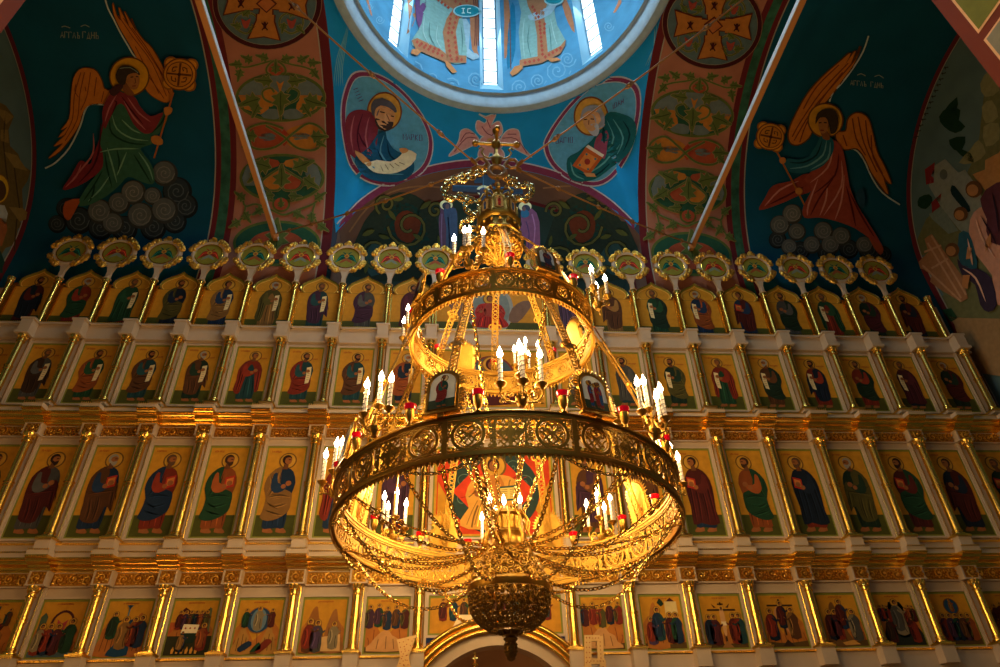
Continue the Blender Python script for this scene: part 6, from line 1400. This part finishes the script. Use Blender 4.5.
def mini_icon(parent_loc, ang, w_, h, lean, cols, idx, two=False):
    f, i_ = mini_icon_mesh(w_, h); o = f.build('framed_icon', ['brass'], None, org=(0, 0, 0)); o.parent = ch; o.location = parent_loc
    o.rotation_euler = (Matrix.Rotation(R(ang), 3, 'Z') @ Matrix.Rotation(R(lean), 3, 'X')).to_euler()
    P = Paint(lambda x, z, l: Vector((x, -.0225-EPS*l, z))); P.L = 0; P.poly([(x, z) for x, z in i_], (244, 240, 222)); P.L = 1
    W2 = w_/2-.03; P.poly([(-W2, .03), (W2, .03), (W2, .03+h*.22), (-W2, .03+h*.22)], (60, 74, 52)); P.L = 2
    if two: saint(P, -.05, .05, .045, h*.68, cols[0], cols[1], 1, 0); saint(P, .05, .05, .045, h*.68, cols[1], cols[0], -1, 2); P.L = 12; saint(P, 0, .045, .04, h*.62, (120, 40, 40), (150, 40, 40), 1, 3)
    else: saint(P, 0, .05, .10, h*.78, cols[0], cols[1], 1 if idx % 2 else -1, 0, None, halo=(226, 206, 160))
    q = P.mb.build('painting', ['iconpaint'], None, smooth=False, org=(0, 0, 0)); q.parent = o
bm_, tops_ = branch_mesh(1); bobj = None
cup_, glass_ = lamp_meshes(); cobj = None
def put_branch(loc, ang, hcan, energy, lloc):
    global bobj
    if bobj is None: o = bm_.build('candle_branch', ['brass'], None, org=(0, 0, 0)); bobj = o
    else: o = bpy.data.objects.new('candle_branch', bobj.data); col.objects.link(o)
    o.parent = ch; o.location = loc; o.rotation_euler[2] = R(ang)
    candle_set(o, tops_, hcan, .021)
    light('candle_light', 'POINT', CH0+Vector(lloc)+Vector((0, 0, hcan+.42)), energy*1.35, CANDLE, .12)
def put_lamp(loc):
    global cobj
    if cobj is None:
        o = cup_.build('oil_lamp', ['brass'], None, org=(0, 0, 0)); g = glass_.build('red_glass', ['red'], None, org=(0, 0, 0)); cobj = (o, g)
    else:
        o = bpy.data.objects.new('oil_lamp', cobj[0].data); col.objects.link(o); g = bpy.data.objects.new('red_glass', cobj[1].data); col.objects.link(g)
    o.parent = ch; o.location = loc; g.parent = o
for k in range(8):
    a = LP+45*k
    put_branch(on_ring(LR, LZ, LT, a, .05, LH+.04), a, .27, 52, on_ring(LR, LZ, LT, a, -.16, LH+.0))
    light('candle_light', 'POINT', CH0+on_ring(LR, LZ, LT, a, .34, LH+.62), 14, CANDLE, .12)
    put_lamp(on_ring(LR, LZ, LT, a+12, .0, LH+.03)); put_lamp(on_ring(LR, LZ, LT, a-12, .0, LH+.03))
    cols = [((40, 80, 130), (140, 34, 40)), ((30, 70, 60), (130, 40, 36)), ((150, 90, 40), (40, 70, 60))][k % 3]
    mini_icon(on_ring(LR, LZ, LT, a+22.5, .01, LH+.06), a+22.5, .32, .46, -8, cols, k, two=(k == 0))
for k in range(4):
    a = UP+90*k
    put_branch(on_ring(UR, UZ, UT, a, .12, UH+.0), a, .24, 40, on_ring(UR, UZ, UT, a, -.1, UH+.0))
    mini_icon(on_ring(UR, UZ, UT, a+45, .03, UH+.05), a+45, .26, .40, -8, ((110, 44, 40), (60, 60, 84)), k)
    for q in (22.5, 67.5): put_lamp(on_ring(UR, UZ, UT, a+q, .0, UH+.03))
# straps
def strap(r0, z0, r1, z1, bulge, w_, cross_t, name):
    mb = MB(); L = math.hypot(r1-r0, z1-z0)
    def mp(s, t, d):
        u = t/L; r = r0+(r1-r0)*u; z = z0+(z1-z0)*u; nr, nz = -(z1-z0)/L, (r1-r0)/L
        if nr < 0: nr, nz = -nr, -nz
        off = bulge*sin(PI*u)+d; return Vector((s, -(r+nr*off), z+nz*off))
    N = 24
    for sx in (-1, 1): mb.ribbon([(sx*w_/2, L*i/N) for i in range(N+1)], .012, .02, mp)
    n = int(L/.055)
    for i in range(n):
        a, b = L*i/n, L*(i+1)/n; mb.ribbon([(-w_/2, a), (w_/2, b)], .011, .012, mp); mb.ribbon([(w_/2, a), (-w_/2, b)], .011, .012, mp)
    for i in range(int(L/.035)):   # beaded edge
        for sx in (-1, 1): p = mp(sx*(w_/2+.006), (i+.5)*.035, .012); mb.blob(tuple(p), .008, .008, .008, 5)
    if cross_t:
        c = L*cross_t
        for dx, dz in ((-.055, 0), (.055, 0), (0, .06), (0, -.06)): mb.ribbon([(dx+.035*cos(2*PI*i/12), c+dz+.035*sin(2*PI*i/12)) for i in range(12)], .018, .026, mp, closed=True)
        mb.ribbon([(-.03, c), (.03, c)], .06, .02, mp)
    return mb
s1 = strap(.24, 5.42, UR-.02, UZ+UH-1.0, .10, .085, .62, 'strap'); s2 = strap(UR-.02, UZ-1.0, LR-.03, LZ+LH-1.0, .05, .085, .45, 'strap')
for mb_, ph in ((s1, UP+22.5), (s2, LP+22.5)):
    o = mb_.build('strap', ['brass'], None, org=(0, 0, 0)); o.parent = ch; o.rotation_euler[2] = R(ph)
    for k in range(1, 8): c = o.copy(); col.objects.link(c); c.parent = ch; c.rotation_euler[2] = R(ph+45*k)
for sgn in (-1, 1):    # slim braces from the upper ring out to the lower branches
    for a0, a1 in ((72, 46), (105, 135)):
        mb = MB(); p, q = on_ring(UR, UZ, UT, sgn*a0, .03, .1), on_ring(LR, LZ, LT, LP+sgn*a1, .1, LH+.1)
        mb.tube([p, q], .010, 6)
        for t in (.3, .62, .9): c = p.lerp(q, t); mb.blob(tuple(c), .02, .02, .03, 6)
        mb.build('brace', ['brass'], ch, org=CH0+Vector((0, 0, 0)) if False else None) if False else None
        o = mb.build('brace', ['brass'], None, org=(0, 0, 0)); o.parent = ch
# lantern, crown, hook shaft
def lt(name, mb, mats=('brass',), par=None, autos=True):
    o = mb.build(name, list(mats), None, org=(0, 0, 0), autos=autos); o.parent = par or ch; return o
mb = MB(); z = lambda zz: zz-1.0
mb.lathe([(.20, z(6.40)), (.32, z(6.40)), (.35, z(6.43)), (.31, z(6.47)), (.30, z(6.52)), (.30, z(6.66)), (.33, z(6.69)), (.345, z(6.73)), (.29, z(6.77)), (.265, z(6.80)), (.265, z(7.03)), (.23, z(7.06)), (.14, z(7.10)), (.05, z(7.12)), (.04, z(7.2))], 8, a0=PI/8, a1=2*PI+PI/8)
mb.lathe([(.30, z(6.2)), (.33, z(6.25)), (.30, z(6.40)), (.2, z(6.40))], 24); mb.lathe([(.30, z(6.2)), (.2, z(6.17)), (.08, z(6.1)), (.04, z(6.0)), (0, z(5.98))], 24)
for k in range(16):
    a = 2*PI*k/16; mb.blob((.31*cos(a), .31*sin(a), z(6.59)), .03, .03, .045, 6)
lantern = lt('lantern', mb)
def surf_scrolls(mb, prof, nrow, ncol, tr, seed, skip=0):
    """dense scroll tracery on a surface of revolution given by prof(u) -> (r, z)"""
    rnd = random.Random(seed)
    for i in range(nrow):
        for j in range(ncol):
            u = (i+.5)/nrow; a = 2*PI*(j+(.5 if i % 2 else 0))/ncol; r, zz = prof(u); r2, z2 = prof(min(1, u+.5/nrow)); r3, z3 = prof(max(0, u-.5/nrow))
            cell = min(2*PI*r/ncol, math.hypot(r2-r3, z2-z3))*.5; H = math.hypot(r2-r3, z2-z3)
            pts = []
            for (s, t) in scrollpts(0, 0, cell*1.05, 1.3, rnd.uniform(0, 6), rnd.choice((-1, 1)), 10):
                uu = min(1, max(0, u+t/(H*nrow))); rr_, z_ = prof(uu); aa = a+s/max(r, .05); pts.append((rr_*1.01*cos(aa), rr_*1.01*sin(aa), z_))
            mb.tube(pts, tr, 5); mb.blob(pts[-1], tr*1.8, tr*1.8, tr*1.8, 5)
            if rnd.random() < .7:
                aa = a+PI/ncol; mb.blob((r*1.01*cos(aa), r*1.01*sin(aa), zz+rnd.uniform(-.01, .01)), tr*1.6, tr*1.6, tr*2.2, 5)
mb = MB(); bell = lambda u: (.32+.02*u, z(6.19)+.2*u)
surf_scrolls(mb, bell, 2, 16, .014, 21); under = lambda u: (.31-.28*u, z(6.19)-.2*u**1.4); surf_scrolls(mb, under, 4, 12, .013, 22)
for k in range(16): mb.tube([(under(i/6)[0]*1.04*cos(PI*k/8), under(i/6)[0]*1.04*sin(PI*k/8), under(i/6)[1]-.01) for i in range(7)], .014, 5)
lt('lantern_tracery', mb, autos=False)
for k in range(8):
    a = 45*k+22.5-22.5; f, i_ = mini_icon_mesh(.175, .29, False); o = f.build('lantern_icon', ['brass'], None, org=(0, 0, 0)); o.parent = ch
    o.location = on_ring(.262, 6.79, 0, a); o.rotation_euler[2] = R(a)
    P = Paint(lambda x, zz, l: Vector((x, -.0225-EPS*l, zz))); P.L = 0; P.poly(i_, (196, 160, 100)); P.L = 2; saint(P, 0, .04, .04, .2, (120, 40, 36) if k % 2 == 0 else (40, 60, 110), (176, 50, 36) if k % 2 == 0 else (60, 90, 130), 1, 0)
    q = P.mb.build('painting', ['iconpaint'], None, smooth=False, org=(0, 0, 0)); q.parent = o
mb = MB()
for k in range(8):
    a = PI*k/4; u = lambda r, zz: (r*cos(a), r*sin(a), z(zz))
    mb.tube([u(.16, 7.08), u(.24, 7.14), u(.27, 7.24), u(.22, 7.36), u(.12, 7.40), u(.07, 7.34), u(.10, 7.28)], .018, 6)
    mb.tube([u(.05, 7.1), u(.13, 7.16), u(.12, 7.26), u(.05, 7.33)], .014, 6)
    mb.blob(u(.28, 7.24), .03, .03, .04, 6); mb.blob(u(.16, 7.42), .025, .025, .03, 6)
mb.lathe([(.04, z(7.1)), (.09, z(7.2)), (.1, z(7.3)), (.06, z(7.38)), (.08, z(7.42)), (.03, z(7.48)), (.028, z(7.7)), (.045, z(7.72)), (.028, z(7.75))], 12)
lt('crown', mb)
# bowl hanging below the lower ring
mb = MB()
mb.lathe([(.02, z(1.95)), (.22, z(1.98)), (.225, z(2.02)), (.2, z(2.05)), (.19, z(2.12)), (.205, z(2.16)), (.17, z(2.2)), (.165, z(2.34)), (.19, z(2.36)), (.17, z(2.4)), (.1, z(2.42)), (0, z(2.42))], 24)
for k in range(12):
    a = PI*k/6; mb.tube([(.16*cos(a), .16*sin(a), z(2.42)), (.24*cos(a), .24*sin(a), z(2.30)), (.22*cos(a), .22*sin(a), z(2.2)), (.27*cos(a), .27*sin(a), z(2.1)), (.25*cos(a), .25*sin(a), z(1.98))], .014, 5)
neck = lt('bowl_neck', mb)
for p in ((-.17, -.02), (.02, .12), (.17, -.02)):
    pass
candle_set(neck, [(-.19, -.05, z(2.42)), (-.03, .05, z(2.44)), (.14, -.06, z(2.42))], .07, .021)
dome = lambda u: (.40-.17*u**1.3, z(1.655)+.34*u)
mb = MB(); surf_scrolls(mb, dome, 4, 18, .010, 3); surf_scrolls(mb, dome, 3, 13, .008, 13)
lt('bowl_dome', mb, autos=False)
mb = MB(); mb.lathe([(.40, z(1.58)), (.415, z(1.575)), (.425, z(1.60)), (.425, z(1.64)), (.405, z(1.665)), (.38, z(1.66)), (.38, z(1.58)), (.40, z(1.58))], 48); belt = lt('bowl_belt', mb)
bowlp = lambda u: (.41*math.sqrt(max(.0, 1-(u*.93)**2.6)), z(1.575)-.36*u)
mb = MB(); surf_scrolls(mb, bowlp, 8, 26, .0085, 8); surf_scrolls(mb, bowlp, 6, 18, .007, 18)
for k in range(16): mb.tube([(bowlp(i/12)[0]*cos(PI*k/8), bowlp(i/12)[0]*sin(PI*k/8), bowlp(i/12)[1]) for i in range(12)], .008, 5)
lt('bowl', mb, ('darkbrass',), autos=False)
mb = MB(); mb.lathe([(.1, z(1.235)), (.13, z(1.22)), (.06, z(1.19)), (.05, z(1.17)), (.075, z(1.15)), (.055, z(1.13)), (.05, z(1.10)), (.058, z(1.05)), (.045, z(.99)), (.02, z(.955)), (0, z(.95))], 16)
for k in range(8):
    a = PI*k/4; mb.tube([(.04*cos(a), .04*sin(a), z(1.2)), (.1*cos(a), .1*sin(a), z(1.19)), (.125*cos(a), .125*sin(a), z(1.22))], .012, 5)
for i in range(5):
    for k in range(8): a = PI*k/4+(i % 2)*PI/8; r = (.055, .057, .055, .045, .03)[i]; mb.blob((r*cos(a), r*sin(a), z(1.10-.03*i)), .016, .016, .02, 5)
lt('pine_cone_finial', mb, ('darkbrass',))
# chains
def sag(a, b, s, n=24): a, b = Vector(a), Vector(b); return [a.lerp(b, i/n)-Vector((0, 0, s*4*(i/n)*(1-i/n))) for i in range(n+1)]
for k in range(8):
    a = LP+22.5+45*k
    mb = MB(); top = on_ring(UR, UZ, UT, a, -.02, -.02); bot = on_ring(.2, 2.40, 0, a)
    mb.chain(sag(top, bot, -.0), .075, .04, .0075); lt('hanging_chain', mb, ('chain',))
    mb = MB(); p0 = on_ring(LR, LZ, LT, a+11, -.02, -.02); p1 = on_ring(.24, 2.02, 0, a+8)
    P_ = sag(p0, p1, .10, 30); mb.chain(P_[:16], .15, .018, .006); mb.chain(P_[15:], .06, .035, .008)
    for q in (0, 5, 10, 15): mb.tube([P_[q]+Vector((.028*cos(t), 0, .028*sin(t))) for t in [2*PI*i/10 for i in range(10)]], .006, 4, closed=True)
    lt('stay_chain', mb, ('chain',))
    for q, sg, rz in ((-13, .26, 1.98), (0, .34, 1.66), (9, .2, 2.0)):
        mb = MB(); p0 = on_ring(LR, LZ, LT, a+q, -.03, .03 if q else -.03); p1 = on_ring(.40 if q == 0 else .25, rz, 0, a+q*.6)
        mb.chain(sag(p0, p1, sg), .06, .036, .0075); lt('swag_chain', mb, ('chain',))
    mb = MB(); p0 = on_ring(LR, LZ, LT, a-11, 0, -.03); p1 = on_ring(LR, LZ, LT, a+11, 0, -.03); mid = on_ring(LR, LZ, LT, a, 0, -.03)
    P_ = [p0*(1-i/12)**2+(mid*1.0-Vector((0, 0, .16)))*2*(i/12)*(1-i/12)+p1*(i/12)**2 for i in range(13)]
    mb.chain(P_, .05, .03, .007); lt('festoon_chain', mb, ('chain',))
# ------------------------------------------------------------------ suspension hub, rods and loose chain
HZ = 7.885
hub = tag(empty('suspension_hub', (AX0, AY0, HZ-.15)), 'brass ring and hooks carrying the chandelier, small cross on top', 'suspension hub')
def hb(name, mb, m='rod'): o = mb.build(name, [m], hub); return o
c = Vector((AX0, AY0, HZ))
mb = MB(); mb.tube([c+Vector((.125*cos(t), 0, .125*sin(t))) for t in [2*PI*i/28 for i in range(28)]], .042, 8, closed=True)
mb.lathe([(.03, -.30), (.05, -.28), (.03, -.26), (.03, -.14), (.05, -.12)], 10, c)
hb('ring', mb)
for s in (-1, 1):
    mb = MB(); mb.tube([c+Vector((s*x, 0, zz)) for x, zz in ((.1, .05), (.14, .2), (.2, .3), (.29, .3), (.34, .22), (.31, .12), (.22, .1), (.17, .16))], .028, 8); hb('hook', mb)
mb = MB(); mb.lathe([(.02, .12), (.07, .2), (.09, .28), (.06, .36), (.03, .42), (.03, .58), (.07, .62), (.08, .68), (.05, .74), (.025, .78), (.025, .92), (.05, .96), (.06, 1.02), (.02, 1.06), (0, 1.06)], 12, c)
mb.tube([c+Vector((-.33, 0, .67)), c+Vector((.33, 0, .67))], .028, 8)
for s in (-1, 1):
    mb.blob(c+Vector((s*.34, 0, .67)), .06, .06, .05, 8); mb.tube([c+Vector((s*x, 0, zz)) for x, zz in ((.03, .38), (.12, .32), (.2, .36), (.24, .46), (.2, .54), (.24, .58), (.28, .54))], .016, 6)
for s in (-1, 1): mb.blob(c+Vector((0, s*.3, .67)), .05, .06, .05, 8)
mb.tube([c+Vector((0, -.3, .67)), c+Vector((0, .3, .67))], .025, 8)
hb('small_cross', mb, 'brass')
rodl = {(-1, 1): 'ochre rod from the hub to the left tie beam near the medallions', (1, 1): 'ochre rod from the hub to the right tie beam near the medallions', (-1, -1): 'ochre rod rising to the left across the blue pendentive', (1, -1): 'ochre rod rising to the right across the blue pendentive'}
YBK = {-1: -6.9, 1: -6.9}
for (s, f_), lab in rodl.items():
    a = c+Vector((s*.30, 0, .14 if f_ < 0 else .10)); b = Vector((s*4.98, .22 if f_ > 0 else YBK[s], 10.6))
    mb = MB(); mb.tube([a.lerp(b, t)-Vector((0, 0, .10*sin(PI*t))) for t in [i/12 for i in range(13)]], .016, 6)
    for t in ((.17, .36, .55, .75, .9) if f_ > 0 else (.13, .36, .6, .85)):
        p = a.lerp(b, t)-Vector((0, 0, .10*sin(PI*t))); mb.blob(p, .042, .04, .042, 8)
        d = (b-a).normalized(); mb.tube([p+d*(.07*cos(q))+Vector((0, 0, .05*sin(q))) for q in [2*PI*i/10 for i in range(10)]], .014, 5, closed=True)
    for q in range(5): mb.tube([a+(b-a).normalized()*(.03+.025*q)+Vector((0, .035*cos(t), .035*sin(t))) for t in [2*PI*i/8 for i in range(8)]], .01, 4, closed=True)
    tag(mb.build('suspension_rod', ['rod'], None, org=a), lab, 'rod', 'rods holding the chandelier hub')
def c8(pts, dy): return [at(430+x/6.67, 150+y/6.67, AY0+dy-.0) for x, y in pts]
def dense(pts):
    out = []
    for i in range(len(pts)-1):
        p0, p1, p2, p3 = pts[max(0, i-1)], pts[i], pts[i+1], pts[min(len(pts)-1, i+2)]
        for j in range(5):
            t = j/5; out.append(.5*((2*p1)+(-p0+p2)*t+(2*p0-5*p1+4*p2-p3)*t*t+(-p0+3*p1-3*p2+p3)*t**3))
    return out+[pts[-1]]
for lab, strands in (('heavy polished chain looped in slack coils left of the hub', [([(400, 100), (340, 130), (250, 160), (170, 185), (105, 220), (90, 270), (115, 315), (180, 320), (240, 330), (300, 335), (330, 370), (320, 410), (270, 420), (235, 385), (250, 340), (320, 345), (335, 400), (300, 450), (245, 465), (215, 500), (250, 530), (300, 520)], .12),
        ([(410, 130), (330, 160), (250, 195), (160, 210), (120, 250), (95, 300), (130, 335), (200, 300), (260, 330), (235, 360), (245, 400), (290, 440), (230, 480), (205, 530), (250, 560), (300, 590), (310, 640)], .22)]),
        ('heavy polished chain looped in slack coils right of the hub', [([(480, 160), (520, 185), (560, 190), (580, 225), (620, 240), (665, 235), (685, 265), (660, 300), (620, 320), (570, 320), (520, 330), (500, 370), (530, 400), (550, 370)], .12), ([(490, 190), (530, 215), (570, 240), (640, 225), (675, 280), (640, 335), (580, 330), (540, 300)], .22)])):
    mb = MB(); first = None
    for st, dy in strands:
        P_ = dense(c8(st, dy)); first = first or P_[0]; mb.chain(P_, .11, .072, .018, n=9, k=5)
    tag(mb.build('loose_chain', ['palechain'], None, org=first), lab, 'chain', 'slack chains at the hub')
